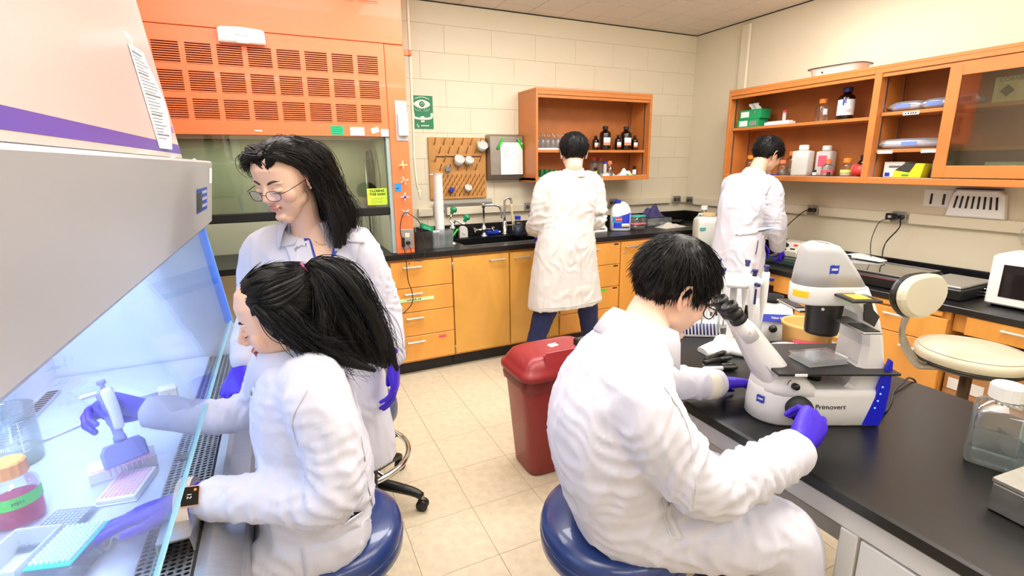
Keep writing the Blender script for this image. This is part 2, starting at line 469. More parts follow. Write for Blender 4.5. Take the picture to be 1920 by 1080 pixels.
for x, z, c in ((-3.17, 1.516, '#e8e020'), (-3.166, 1.413, '#f08a1c'), (-3.169, 1.306, '#2636b4'), (-3.17, 1.20, '#1fa3b0')):
    vb = HB(); vb.cyl((x, hy - .002, z), (x, hy - .035, z), .009)
    vo = vb.build('valve', WHITE, hood)
    vb = HB()
    a0 = {1.516: .05, 1.413: .35, 1.306: -.05, 1.2: .75}[z]
    for k in range(4):
        a = a0 + PI / 2 * k; d = V((math.cos(a), 0, math.sin(a)))
        vb.tube([V((x, hy - .036, z)), V((x, hy - .038, z)) + d * .03], [.0048, .0032], 6)
    vb.build('star_handle', LGREY, vo)
    vb = HB(); vb.lathe([(.0095, 0), (.0095, .006), (.004, .009), (0, .009)], (x, hy - .034, z), 14, (0, -1, 0)); vb.build('colour_cap', M('valve cap ' + c[1:], c, .4), vo)
# things stuck on the hood
o = T('alarm_box', 'white rounded plastic fixture bridging the top of the orange louvres', 'sensor', (-4.035, -.62, 2.235))
pr = [(-.118, -.038), (.112, -.038), (.118, -.03), (.116, .03), (.1, .038), (0, .045), (-.1, .04), (-.118, .03)]
MB().prism(pr, .002, .05, frame((0, 0, 0), (1, 0, 0), (0, 0, 1), (0, -1, 0)), .008).build('housing', WHITE, o)
MB().box(-.03, .03, -.056, -.045, -.042, -.030, .003).build('latch', LGREY, o)
text('Phoenix Controls', .009, PRINT, o, (0, -.0505, 0), (1, 0, 0), (0, 0, 1))
o = T('airflow_monitor', 'small white airflow meter on a grey plate at the top of the orange pillar', 'meter', (-3.153, -.62, 1.8))
MB().box(-.04, .038, -.006, -.001, -.125, .13, .002).build('back_plate', GREY, o)
MB().box(-.027, .037, -.03, -.0065, -.095, .055, .006).build('case', WHITE, o)
MB().box(-.018, .024, -.0318, -.0302, -.035, .012).build('screen', M('lcd screen', '#b9cdf0', .3), o)
for q in (-.05, -.06): MB().cyl((-.008, -.032, q), (-.008, -.030, q), .003).build('button', LGREY, o)
def note(name, label, cat, x0, x1, z0, z1, mat, y=-.6215, tilt=0., lines=0, lm=None):
    o = T(name, label, cat, ((x0 + x1) / 2, y, (z0 + z1) / 2)); w, h = (x1 - x0) / 2, (z1 - z0) / 2
    R = Matrix.Rotation(tilt, 4, 'Y')
    MB(R).box(-w, w, -.0006, .0008, -h, h).build('sheet', mat, o)
    if lines:
        b = MB(R)
        for k in range(lines):
            z = h * .7 - 1.4 * h * k / max(1, lines - 1); e = w * (.8 if k % 3 else .55)
            b.box(-w * .8, e, -.0010, -.0006, z - h * .035, z + h * .035)
        b.build('print', lm or PRINT, o)
    return o
note('green_sticker', 'green printed sticker low on the orange hood header', 'sticker', -3.604, -3.526, 1.708, 1.762, M('green sticker', '#14b07a', .6), lines=4, lm=M('dark green print', '#0b6a45', .7))
note('white_sticker', 'wide white printed sticker beside the green one on the hood header', 'sticker', -3.486, -3.398, 1.706, 1.757, PAPER, lines=5)
note('tilted_sticker', 'small tilted blank white sticker on the hood header', 'sticker', -3.355, -3.305, 1.724, 1.757, PAPER, tilt=-.3)
note('corner_sticker', 'square white sticker at the lower corner of the hood header', 'sticker', -3.292, -3.243, 1.702, 1.748, PAPER)
note('label_remnant', 'torn scrap of white label left on the hood header', 'sticker', -4.03, -3.99, 1.722, 1.729, PAPER, tilt=.05)
SN = M('neon yellow paper', '#c8ef3e', .7)
o = note('sash_notice', 'neon yellow notice about closing the sash stuck to the sash glass', 'notice', -3.404, -3.272, 1.256, 1.366, SN, y=-.577)
text('CLOSING\nTHIS SASH', .023, INK, o, (0, -.0012, .027), (1, 0, 0), (0, 0, 1), bold=.0006)
b = MB()
for k in range(4): b.box(-.045, .045 - .01 * (k % 2), -.001, -.0006, -.012 - .011 * k, -.008 - .011 * k)
b.build('print', M('olive print', '#7d9a2e', .7), o)
o = note('blue_note', 'small blue sticky note between the hood valves', 'note', -3.226, -3.184, 1.343, 1.398, M('blue paper', '#2393e6', .7), y=-.6225)
MB().box(-.012, .004, -.0012, -.0006, -.01, -.004).build('print', INK, o)
def outlet(name, label, p, n, mat=STEELD, rec=BLK, w=.07, h=.115, plugs=1, sideways=False):
    o = T(name, label, 'outlet', p); n = V(n); x = n.cross(V((0, 0, 1))) * -1; up = V((0, 0, 1))
    F = frame((0, 0, 0), x, -n, up)
    MB(F).box(-w / 2, w / 2, -.006, -.0005, -h / 2, h / 2, .002).build('cover_plate', mat, o)
    for q in (-1, 1):
        c = (q * w * .22, 0) if sideways else (0, q * h * .2)
        b = MB(F); b.lathe([(.0165, 0), (.0165, .003), (.0145, .004), (0, .004)], (c[0], -.006, c[1]), 14, (0, -1, 0)) if rec is BLK else b.box(-.016, .016, -.010, -.006, c[1] - .014, c[1] + .014, .003)
        r = b.build('receptacle', rec, o)
        b = MB(F); b.box(c[0] - .006, c[0] - .004, -.0107, -.0098, c[1] - .003, c[1] + .006); b.box(c[0] + .004, c[0] + .006, -.0107, -.0098, c[1] - .003, c[1] + .006); b.build('slot', INK if rec is not BLK else GREY, r)
    return o
outlet('hood_outlet', 'cream duplex outlet in a steel plate low on the orange pillar', (-3.162, -.62, 1.015), (0, -1, 0), STEEL, CREAM, .088, .135)

# ------------------------------------------------------------------ back counter, sink, base cabinets
sx0, sx1, sy0, sy1 = -2.70, -1.98, -.50, -.16
top = T('lab_countertop', 'black resin countertop along the back wall with a sink cut into it', 'countertop', (-1.9, -.33, .914))
def TB(): return MB(Matrix.Translation((1.9, .33, -.914)))
b = TB(); zt0 = .876
for q in ((-4.75, sx0, -.66, 0), (sx1, -.002, -.66, 0), (sx0, sx1, -.66, sy0), (sx0, sx1, sy1, 0)): b.box(q[0], q[1], q[2], q[3] - .002, zt0, .914)
b.build('slab', BLACK, top)
TB().box(-3.105, -.024, -.024, -.001, .9145, 1.016, .003).build('backsplash', BLACK, top)
TB().box(-.024, -.001, -.62, -.001, .9145, 1.016, .003).build('side_splash', BLACK, top)
b = TB(); t = .012
b.box(sx0, sx0 + t, sy0, sy1, .70, .910); b.box(sx1 - t, sx1, sy0, sy1, .70, .910); b.box(sx0, sx1, sy0, sy0 + t, .70, .910); b.box(sx0, sx1, sy1 - t, sy1, .70, .910); b.box(sx0, sx1, sy0, sy1, .69, .702)
b.build('sink_basin', BLACK, top)
b = TB(); b.box(sx0 - .02, sx1 + .02, sy0 - .03, sy0 - .004, .914, .9165, .001); b.build('sink_rim', M('worn edge', '#4a463f', .5), top)
def pull(par, x0, x1, y, z, F=None):
    b = MB(F); b.box(x0, x1, y - .03, y - .02, z - .006, z + .006, .003); b.box(x0 + .004, x0 + .014, y - .022, y, z - .006, z + .005); b.box(x1 - .014, x1 - .004, y - .022, y, z - .006, z + .005)
    b.build('pull', ALU, par)
def base_unit(name, label, x0, x1, ztop, fronts, F, loc, kick=.58, front=.64, mat=WOODB, depth=.64, group=None):
    """F maps unit space (x along the run, y depth with the wall at 0, z) to local space; fronts: (kind, x0, x1, z0, z1, pull x0, x1, z, mat)"""
    o = T(name, label, 'cabinet', loc); 
    if group: o['group'] = group
    b = MB(F); zc_ = .66 if name == 'sink_cabinet' else ztop
    b.box(x0 + .001, x1 - .001, -front + .012, -.03, .1, zc_)
    if zc_ < ztop: b.box(x0 + .001, x1 - .001, -front + .012, -front + .035, zc_, ztop); b.box(x0 + .001, x0 + .02, -front + .035, -.03, zc_, ztop); b.box(x1 - .02, x1 - .001, -front + .035, -.03, zc_, ztop)
    b.build('carcass', mat, o)
    MB(F).box(x0 + .001, x1 - .001, -kick, -.03, .001, .1).build('toe_kick', BLKR, o)
    for kind, a, c, z0, z1, p0, p1, pz, m in fronts:
        d = MB(F).box(a + .003, c - .003, -front - .01, -front + .0115, z0 + .0025, z1 - .0025, .002).build(kind, m, o)
        if p0 is not None: pull(d, p0, p1, -front - .01, pz, F)
    return o
def ident(loc): return Matrix.Translation((-loc[0], -loc[1], -loc[2]))
L = (-3.075, -.33, 0); F = ident(L)
dA = [(.667, .86), (.487, .667), (.307, .487), (.115, .307)]
A = base_unit('drawer_cabinet', 'four-drawer birch base cabinet beside the sink with pale tape on one drawer', -3.30, -2.852, .874,
    [('drawer', -3.30, -2.852, z0, z1, -3.215, -3.085, z1 - .042, WOODB) for z0, z1 in dA], F, L)
L2 = (-2.4, -.33, 0); F2 = ident(L2)
B = base_unit('sink_cabinet', 'wide yellow birch sink cabinet with two tall doors', -2.848, -1.942, .874,
    [('door', -2.848, -2.392, .115, .86, -2.56, -2.43, .815, WOODY), ('door', -2.388, -1.942, .115, .86, -2.355, -2.22, .815, WOODY)], F2, L2)
for z in (.80, .16): MB(F2).cyl((-2.850, -.652, z - .025), (-2.850, -.652, z + .025), .005).build('hinge', STEELD, B)
MB(F2).cyl((-1.944, -.652, .25), (-1.944, -.652, .3), .005).build('hinge', STEELD, B)
L3 = (-1.64, -.33, 0); F3 = ident(L3)
Cc = base_unit('drawer_cabinet', 'four-drawer orange birch cabinet right of the sink doors with a green tape mark', -1.938, -1.342, .874,
    [('drawer', -1.938, -1.342, z0, z1, -1.70, -1.57, z1 - .042, WOODB) for z0, z1 in ((.672, .86), (.477, .672), (.287, .477), (.115, .287))], F3, L3)
for z1 in (.86, .672, .477):
    MB(F3).box(-1.41, -1.365, -.652, -.6496, z1 - .022, z1 - .010).build('label_slot', INK, Cc)
MB(F3).box(-1.555, -1.475, -.6525, -.6496, .445, .462).build('tape_strip', LIME, Cc, label='bright green tape strip')
L4 = (-1.0, -.33, 0); F4 = ident(L4)
Dd = base_unit('door_cabinet', 'narrow birch base cabinet with a locked door near the corner', -1.338, -.70, .874,
    [('door', -1.338, -1.0, .115, .86, -1.295, -1.165, .815, WOODB), ('door', -1.0, -.70, .115, .86, -.98, -.86, .815, WOODB)], F4, L4)
MB(F4).lathe([(.009, 0), (.009, .004), (.006, .008), (0, .008)], (-1.305, -.65, .765), 12, (0, -1, 0)).build('lock', CHROME, Dd)
MB(F).box(-3.26, -3.0, -.6525, -.6496, .568, .592, .0).build('tape_strip', M('pale green tape', '#cdeeb0', .6), A, label='pale green handwritten tape strip').rotation_euler = (0, 0, 0)
b = MB(F)
for k in range(9): b.box(-3.2 + .012 * k, -3.192 + .012 * k, -.653, -.6524, .575, .575 + .006 + .004 * (k % 3))
b.build('writing', PRINT, A)
MB(F).box(-2.975, -2.92, -.6525, -.6496, .265, .283).build('tag_strip', REDT, A, label='pink tape label')
MB(F).cyl((-3.165, -.652, .843), (-3.165, -.6495, .843), .005).build('lock_hole', INK, A)

# ------------------------------------------------------------------ shelf contents helpers + wall cabinets
def wall_cabinet(name, label, F, loc, xs, z0, z1, depth, shelves, standards=True):
    """xs: list of compartment bounds along the run; wall at y=0, front at -depth (unit space)"""
    o = T(name, label, 'cabinet', loc); t = .022
    MB(F).box(xs[0], xs[-1], -.012, -.002, z0, z1).build('back_board', WOODI, o)
    MB(F).box(xs[0], xs[-1], -depth, -.012, z1 - .02, z1, .002).build('top_board', WOODU, o)
    MB(F).box(xs[0], xs[-1], -depth + .01, -.012, z0 + .014, z0 + .035).build('bottom_board', WOODI, o)
    for i, x in enumerate(xs):
        a = x if i == 0 else x - t if i == len(xs) - 1 else x - t
        w = t if i in (0, len(xs) - 1) else 2 * t
        MB(F).box(a, a + w, -depth, -.012, z0, z1 - .02, .002).build('side_board', WOODU, o)
    for a, c in zip(xs[:-1], xs[1:]):
        MB(F).box(a + t, c - t, -depth, -depth + .02, z1 - .05, z1 - .02, .002).build('top_rail', WOODU, o)
        MB(F).box(a + t, c - t, -depth + .006, -depth + .02, z1 - .075, z1 - .052, .002).build('inner_rail', WOODU, o)
        MB(F).box(a + t, c - t, -depth, -depth + .018, z0, z0 + .04, .002).build('bottom_rail', WOODU, o)
        MB(F).box(a + t, c - t, -depth + .019, -depth + .034, z0 + .035, z0 + .041).build('track', WHITE, o)
        for e in (a + t + .0015, c - t - .0015):
            for y in (-.06, -depth + .07): MB(F).box(e - .002, e + .002, y - .008, y + .008, z0 + .05, z1 - .06).build('shelf_standard', STEELD, o)
    for a, c, z in shelves:
        s = MB(F).box(a + t + .002, c - t - .002, -depth + .045, -.014, z - .022, z, .002).build('shelf', WOODU, o)
    return o
LB = (-1.394, 0, 1.365); FB = ident(LB)
CABB = wall_cabinet('wall_cabinet', 'open maple wall cabinet with one shelf above the back counter', FB, LB, [-1.99, -.798], 1.365, 2.115, .326, [(-1.99, -.798, 1.63)])
# right-hand units: x of the unit runs towards the camera (world -y), wall at y=0 means world x=0
def right_frame(loc): return ident(loc) @ frame((0, 0, 0), (0, -1, 0), (1, 0, 0), (0, 0, 1))
LR = (0, -2.0, 1.362); FR = right_frame(LR)
CABR = wall_cabinet('wall_cabinet', 'long maple wall cabinet with open shelves and a sliding glass door', FR, LR, [.752, 1.945, 3.5], 1.362, 2.113, .326,
    [(.752, 1.945, 1.80), (1.945, 3.5, 1.82), (1.945, 3.5, 1.585)])
d = MB(FR)
d.box(2.33, 2.392, -.322, -.304, 1.408, 2.048, .002); d.box(2.392, 3.45, -.322, -.304, 1.408, 1.478, .002); d.box(2.392, 3.45, -.322, -.304, 1.985, 2.048, .002)
dr = d.build('sliding_door', WOODU, CABR)
MB(FR).box(2.392, 3.45, -.315, -.311, 1.478, 1.985).build('pane', GL('door glass', '#e3e6dc', rough=.04, gloss=.45), dr)
for a, z in ((2.10, 1.81), (1.985, 1.575), (2.235, 1.575)):
    w = .09
    MB(FR).box(a, a + w, -.2832, -.2812, z - .018, z + .002).build('shelf_tag', PAPER, CABR)
for a in (2.112, 2.127, 2.142, 2.154, 2.168): MB(FR).box(a, a + .008, -.2840, -.2831, 1.797, 1.8065).build('print', INK, CABR)

# ------------------------------------------------------------------ low bench (desk height)
LK = (-.33, -2.3, 0); FK = right_frame(LK)
bt = T('lab_bench', 'black resin bench top along the side wall at desk height', 'countertop', LK)
MB(FK).box(.665, 4.6, -.66, -.002, .692, .73, .004).build('slab', BLACK, bt)
MB(FK).box(.665, 4.6, -.024, -.001, .7305, .832, .003).build('backsplash', BLACK, bt)
ap = T('bench_apron', 'birch apron under the bench beside the standing man', 'apron', LK)
MB(FK).box(.70, 1.60, -.635, -.61, .60, .690, .002).build('apron_board', WOODB, ap)
MB(FK).box(1.60, 1.785, -.64, -.61, .56, .690, .002).build('apron_block', WOODB, ap)
MB(FK).box(.69, .71, -.6, -.03, .0, .69).build('end_panel', WOODI, ap)
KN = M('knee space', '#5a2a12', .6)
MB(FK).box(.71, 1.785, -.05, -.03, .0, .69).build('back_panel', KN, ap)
for a, c, lab in ((1.79, 2.235, 'birch two-drawer unit under the bench behind the microscope'), (2.238, 2.685, 'birch two-drawer unit behind the cream chair back')):
    base_unit('drawer_cabinet', lab, a, c, .69, [('drawer', a, c, .50, .648, a + .13, a + .26, .61, WOODB), ('drawer', a, c, .11, .50, a + .24, a + .38, .435, WOODB), ('pullout_board', a + .03, c - .03, .655, .688, None, None, 0, WOODB)], FK, LK)
ap2 = T('apron_drawer', 'birch apron with a shallow drawer over the cardboard boxes', 'drawer', LK)
MB(FK).box(2.688, 3.75, -.60, -.56, .58, .690, .002).build('apron_board', WOODB, ap2)
dd = MB(FK).box(2.76, 3.5, -.65, -.6005, .585, .688, .003).build('drawer', WOODB, ap2)
pull(dd, 2.91, 3.03, -.65, .655, FK)
MB(FK).box(3.75, 3.78, -.62, -.03, 0, .69).build('end_panel', WOODB, ap2)
# cable raceways
rw = T('cable_raceway', 'cream cable raceway running along the back wall above the counter', 'raceway', (-1.5, 0, 1.13))
for a, c in ((-2.92, -2.80), (-2.68, -1.95), (-1.85, -1.03), (-.93, -.24), (-.09, -.037)):
    MB(ident((-1.5, 0, 1.13))).box(a, c, -.035, -.001, 1.102, 1.168, .004).build('cover', WALLS, rw)
rw = T('cable_raceway', 'cream cable raceway running along the side wall under the cabinet', 'raceway', (0, -2, 1.12))
for a, c in ((-.05, -.045), (-1.38, -.135), (-2.0, -1.475), (-3.9, -2.11)):
    MB(ident((0, -2, 1.12))).box(-.035, -.001, a, c, 1.085, 1.158, .004).build('cover', WALLS, rw)
for x, l in ((-2.74, 'outlet with a tiny green light left of the sink'), (-1.90, 'steel cover plate beside the towel dispenser'), (-.98, 'outlet behind the white bleach jug'), (-.165, 'back wall outlet closest to the room corner')):
    outlet('wall_outlet', l, (x, -.036, 1.137), (0, -1, 0), w=.1, h=.075, sideways=True)
for y, l in ((-.09, 'side wall outlet closest to the room corner'), (-1.427, 'side wall outlet feeding the power supply'), (-2.055, 'side wall outlet with two black plugs')):
    outlet('wall_outlet', l, (-.036, y, 1.128), (-1, 0, 0), w=.085, h=.075, sideways=True)
# ------------------------------------------------------------------ bottles and small things
CAMP = V((-3.9388, -4.0049, 1.5141))
def face_ang(loc): return math.atan2(CAMP.y - loc[1], CAMP.x - loc[0])
def band(b, r, z0, z1, ang, span, n=12, off=.0006, sx=1., sy=1.):
    vs = []
    for i in range(n + 1):
        a = ang - span / 2 + span * i / n
        for z in (z0, z1): vs.append(((r + off) * sx * math.cos(a), (r + off) * sy * math.sin(a), z))
    b.add(vs, [(2 * i, 2 * i + 2, 2 * i + 3, 2 * i + 1) for i in range(n)], True)
def screwcap(b, r, z0, z1, n=28, rib=.03):
    pr = []
    vs = []
    for z in (z0, z1 - (z1 - z0) * .12):
        for i in range(n): a = 2 * PI * i / n; q = r * (1 + (rib if i % 2 else -rib)); vs.append((q * math.cos(a), q * math.sin(a), z))
    for i in range(n): a = 2 * PI * i / n; vs.append((r * .88 * math.cos(a), r * .88 * math.sin(a), z1))
    b.add(vs, [(k * n + i, k * n + (i + 1) % n, (k + 1) * n + (i + 1) % n, (k + 1) * n + i) for k in range(2) for i in range(n)])
    b.add(vs[-n:], [tuple(range(n))])
def bottle(name, label, loc, h, r, nr, caph, body, cap, lab=None, liq=None, sh=.62, cat='bottle', group=None, capr=None, square=0, rot=0., n=24):
    """lab: (z0, z1, span, material[, angle offset]); liq: (top, material)"""
    o = T(name, label, cat, loc, rot, group)
    zs = h * sh; zc = h - caph
    pr = [(0, .001), (r * .86, .001), (r * .97, .004), (r, .012), (r, zs), (r * .97, zs + (zc - zs) * .18), (r * .84, zs + (zc - zs) * .4), (nr * 1.25, zs + (zc - zs) * .72), (nr, zs + (zc - zs) * .86), (nr, zc + caph * .6)]
    if square:
        b = MB(); rings = []
        for rr, z in pr[1:]:
            t = max(0, min(1, (rr - nr) / (r - nr))) if r > nr else 1; ring = []
            for i in range(n):
                a = 2 * PI * i / n; e = 2 / (2 + 4 * t)
                ring.append((rr * math.copysign(abs(math.cos(a)) ** e, math.cos(a)), rr * square * math.copysign(abs(math.sin(a)) ** e, math.sin(a)) if t > .3 else rr * math.sin(a), z))
            rings.append(ring)
        b.loft(rings)
    else: b = MB().lathe(pr, n=n)
    b.build('body', body, o)
    if liq:
        b = MB(); t = liq[0] * h
        if square: b.box(-r * .93, r * .93, -r * square * .93, r * square * .93, .006, t, r * .2)
        else: b.lathe([(0, .004), (r * .9, .004), (r * .95, .012), (r * .95, t), (0, t)], n=n)
        b.build('liquid', liq[1], o)
    if cap:
        b = MB(); screwcap(b, capr or nr * 1.28, zc, h); b.build('cap', cap, o)
    if lab:
        a = face_ang(loc) - rot + (lab[4] if len(lab) > 4 else 0)
        b = MB()
        if square: 
            b.box(-r * .8, r * .8, -r * square - .0016, -r * square - .0004, lab[0] * h, lab[1] * h)
        else: band(b, r, lab[0] * h, lab[1] * h, a, lab[2])
        b.build('paper_label', lab[3], o)
    return o
LABW = M('white label', '#eceff2', .7); LABO = M('orange label', '#f08b63', .7); LABY = M('yellow label', '#e7d82c', .6)
def two_tone(o, h, r, loc, frac, mat, span=1.6, off=0.):
    b = MB(); band(b, r + .0005, frac[0] * h, frac[1] * h, face_ang(loc) + off, span); b.build('label_stripe', mat, o)
# --- back wall cabinet, upper shelf (z 1.63)
z = 1.631
tr = T('flask_tray', 'flat white tray under the clear flasks on the back cabinet shelf', 'tray', (-1.76, -.19, z))
MB().box(-.19, .17, -.075, .075, 0, .004, .001).box(-.19, .17, -.075, -.071, .003, .014).box(-.19, .17, .071, .075, .003, .014).box(-.19, -.186, -.072, .072, .003, .014).box(.166, .17, -.072, .072, .003, .014).build('tray_shell', WHITE, tr)
fl = None
for j in range(2):
    for i in range(7):
        p = (-1.92 + .05 * i + .01 * (j % 2), -.22 + .07 * j, z + .0045)
        lab = 'small clear stoppered flask, %s in the %s row on the white tray' % (('first', 'second', 'third', 'fourth', 'fifth', 'sixth', 'last')[i], ('front', 'back')[j])
        if fl is None:
            fl = T('dropper_flask', lab, 'flask', p, 0, 'clear flasks on the tray')
            MB().lathe([(0, .001), (.021, .001), (.0225, .006), (.0225, .068), (.019, .078), (.009, .088), (.009, .102)], n=16).build('body', CLEARP, fl)
            MB().lathe([(.008, .095), (.008, .103), (.004, .108), (.009, .116), (.011, .124), (.008, .132), (0, .135)], n=14).build('stopper', GLASS, fl)
        else: dup(fl, p, 0, lab)
for nm, lab, x, y, h, r in (('reagent_bottle', 'tall brown reagent bottle behind the head of the man at the sink', -1.215, -.2, .21, .052), ('reagent_bottle', 'tall brown reagent bottle nearest the right end of the cabinet shelf', -.975, -.19, .212, .053),
        ('reagent_bottle', 'small brown bottle standing between the two tall brown bottles', -1.085, -.22, .135, .031), ('reagent_bottle', 'small brown bottle rightmost on the back cabinet shelf', -.895, -.22, .13, .029), ('reagent_bottle', 'brown bottle half hidden behind the tall one', -1.262, -.12, .13, .031)):
    o = bottle(nm, lab, (x, y, z), h, r, r * .36, h * .13, AMBER, BLK, None, None, .66)
    b = MB(); band(b, r, h * .2, h * .52, face_ang((x, y)) + .45, 1.35); b.build('paper_label', LABW, o)
    b = MB(); band(b, r + .0004, h * .2, h * .32, face_ang((x, y)) + .45, 1.35); b.build('label_stripe', LABO, o)
# --- back wall cabinet, floor (z 1.40)
z = 1.4005
gr = None
for i in range(4):
    p = (-1.91 + .047 * i, -.22, z)
    if gr is None:
        gr = T('tube_clip', 'green plastic tube clip touching the side board of the back cabinet', 'clip', p, 0, 'green tube clips')
        b = MB(); b.box(-.02, .02, -.02, .02, 0, .006, .001); b.box(-.02, -.015, -.02, .02, .006, .068); b.box(.015, .02, -.02, .02, .006, .068); b.box(-.024, -.019, -.02, .02, .06, .066); b.box(.019, .024, -.02, .02, .06, .066); b.build('clip_body', GREEN, gr)
    else: dup(gr, p, 0, 'green plastic tube clip, %s from the side board of the back cabinet' % ('first', 'second', 'third', 'fourth')[i])
RUST = M('rust red cap', '#c4462c', .5)
bottle('media_bottle', 'clear bottle with a red cap left of the other red cap', (-1.285, -.13, z), .17, .036, .018, .028, CLEARP, RUST, None, (.3, LIQ))
bottle('media_bottle', 'clear bottle with a red cap behind the orange-capped flask', (-1.19, -.1, z), .17, .036, .018, .028, CLEARP, RUST, None, (.3, LIQ))
bottle('media_bottle', 'conical clear flask with an orange cap in the back cabinet', (-1.155, -.2, z), .135, .034, .015, .03, GLASS, M('salmon cap', '#f0824e', .45), None, (.3, LIQ), .3)
bottle('reagent_vial', 'small dark vial with a bright yellow label', (-1.325, -.22, z), .078, .018, .011, .018, AMBER, BLK, (.1, .6, 2.2, LABY))
bottle('reagent_vial', 'small brown vial with a white label alone at the right end', (-.87, -.2, z), .088, .02, .012, .02, AMBER, BLK, (.1, .6, 2.2, LABW))
bottle('conical_tube', 'tall white tube with a dark blue cap standing in the back cabinet', (-1.235, -.24, z + .022), .105, .014, .012, .018, MILKY, BLUE, None, None, .8)
o = T('foam_block', 'white foam block holding the blue-capped tube', 'block', (-1.235, -.24, z)); MB().box(-.035, .035, -.025, .025, 0, .0215, .003).build('block_body', WHITE, o); MB().cyl((0.025, -.0, .0215), (.025, 0, .03), .006).build('peg', WHITE, o)
for x, y, r, m, lab in ((-1.30, -.26, .013, GREEN, 'green screw lid lying by the yellow vial'), (-1.00, -.265, .014, GREEN, 'green screw lid lying under the white packet'), (-.965, -.27, .012, LABY, 'yellow screw lid lying under the white packet')):
    o = T('screw_lid', lab, 'stopper', (x, y, z)); b = MB(); screwcap(b, r, 0, .016); b.build('lid_shell', m, o)
def packet(name, label, loc, w, d, h, rz, mat, seed=0, n=12, cat='packet'):
    rr = random.Random(seed); o = T(name, label, cat, loc, rz)
    ph = [rr.uniform(0, 6) for _ in range(4)]
    def fn(u, v, s):
        x = (u - .5) * w; y = (v - .5) * d; e = (1 - abs(2 * u - 1) ** 3) * (1 - abs(2 * v - 1) ** 3)
        q = h * e * (.55 + .22 * math.sin(9 * u + ph[0] + 3 * v) + .18 * math.sin(11 * v + ph[1] - 4 * u))
        return (x, y, q if s > 0 else 0) if s > 0 else (x, y, 0.0004)
    b = MB(); b.grid(lambda u, v: fn(u, v, 1), n, n); b.build('wrapper', mat, o, fix=False)
    b = MB(); b.grid(lambda u, v: (fn(u, v, -1)), 2, 2, False); b.build('underside', mat, o, fix=False)
    return o
packet('paper_packet', 'crumpled white paper packet on the cabinet floor', (-1.0, -.22, z), .15, .1, .075, .2, PAPER, 3)
packet('paper_packet', 'smaller flat white packet beside the orange-capped flask', (-1.10, -.15, z), .09, .07, .03, -.3, WHITE, 4)

# --- on the back counter
zc = .9148
SMOKE = GL('smoky acrylic', '#77706c', rough=.1, gloss=.3, haze=.25, hazecol='#6a6663')
def openbox(b, w, d, h, t=.003):
    b.box(-w, w, -d, d, 0, t); b.box(-w, w, -d, -d + t, t, h); b.box(-w, w, d - t, d, t, h); b.box(-w, -w + t, -d + t, d - t, t, h); b.box(w - t, w, -d + t, d - t, t, h); return b
o = T('acrylic_box', 'smoky acrylic box with dark contents beside the orange pillar', 'box', (-3.03, -.50, zc))
openbox(MB(), .058, .06, .135).build('box_shell', SMOKE, o)
MB().box(-.05, .05, -.05, .05, .004, .095, .006).build('dark_block', M('dark foam', '#4d4443', .8), o)
MB().lathe([(0, 0), (.03, 0), (.03, .02), (0, .024)], (-.01, .0, .1), 18).build('red_lid', M('dark red lid', '#b3262c', .4), o)
b = MB(); b.tube([(-.03, .02, .1), (-.035, .03, .15), (-.02, .03, .17), (0, .03, .15)], .006, 6, 3); b.build('tubing', CLEARP, o)
o = T('clear_tub', 'clear plastic tub holding gloves cartons under the tall cylinder', 'tub', (-2.873, -.47, zc))
openbox(MB(), .078, .055, .125).build('box_shell', CLEARP, o)
o = T('graduated_cylinder', 'very tall translucent white graduated cylinder behind the tub', 'cylinder', (-2.845, -.36, zc))
MB().lathe([(.05, 0), (.05, .008), (.04, .014), (.036, .03), (.0365, .52), (.042, .538), (.044, .54), (.040, .54), (.0345, .522), (.034, .03), (0, .03)], n=26).build('cylinder_body', M('frosted plastic', '#e4e2df', .35, sub=0), o)
MB().prism([(-.06, -.01), (-.038, -.02), (-.038, .02), (-.06, .01)], .53, .536).build('spout', WHITE, o)
def carton(name, label, loc, w, d, h, R, mat, mat2, cat='carton'):
    o = T(name, label, cat, loc); o.rotation_euler = R
    MB().box(-w, w, -d, d, 0, h, .002).build('carton_body', mat, o); MB().box(-w * .6, w * .6, -d - .0008, -d, h * .2, h * .7).build('carton_label', mat2, o); return o
carton('small_carton', 'green carton lying tilted across the clear tub', (-2.975, -.43, zc + .128), .05, .015, .04, (0, .42, 0), GREEN, M('light green', '#35b088', .5))
carton('small_carton', 'slim green carton upright in the front of the clear tub', (-2.837, -.495, zc + .004), .014, .008, .085, (0, 0, 0), GREEN, M('teal label', '#0d7a68', .5))
for i, x in enumerate((-2.92, -2.895)):
    o = T('pipette_tube', ('left' if i == 0 else 'right') + ' white capped tube standing in the clear tub', 'tube', (x, -.47, zc + .004)); MB().lathe([(0, .0), (.006, .0), (.011, .014), (.011, .10), (.013, .1), (.013, .118), (0, .12)], n=14).build('tube_body', WHITE, o); MB().lathe([(.0132, .1), (.0132, .116), (0, .1205)], n=14).build('cap', LGREY, o)
carton('small_carton', 'pale carton standing at the back of the clear tub', (-2.915, -.44, zc + .004), .02, .008, .10, (0, 0, 0), LGREY, GREEN)
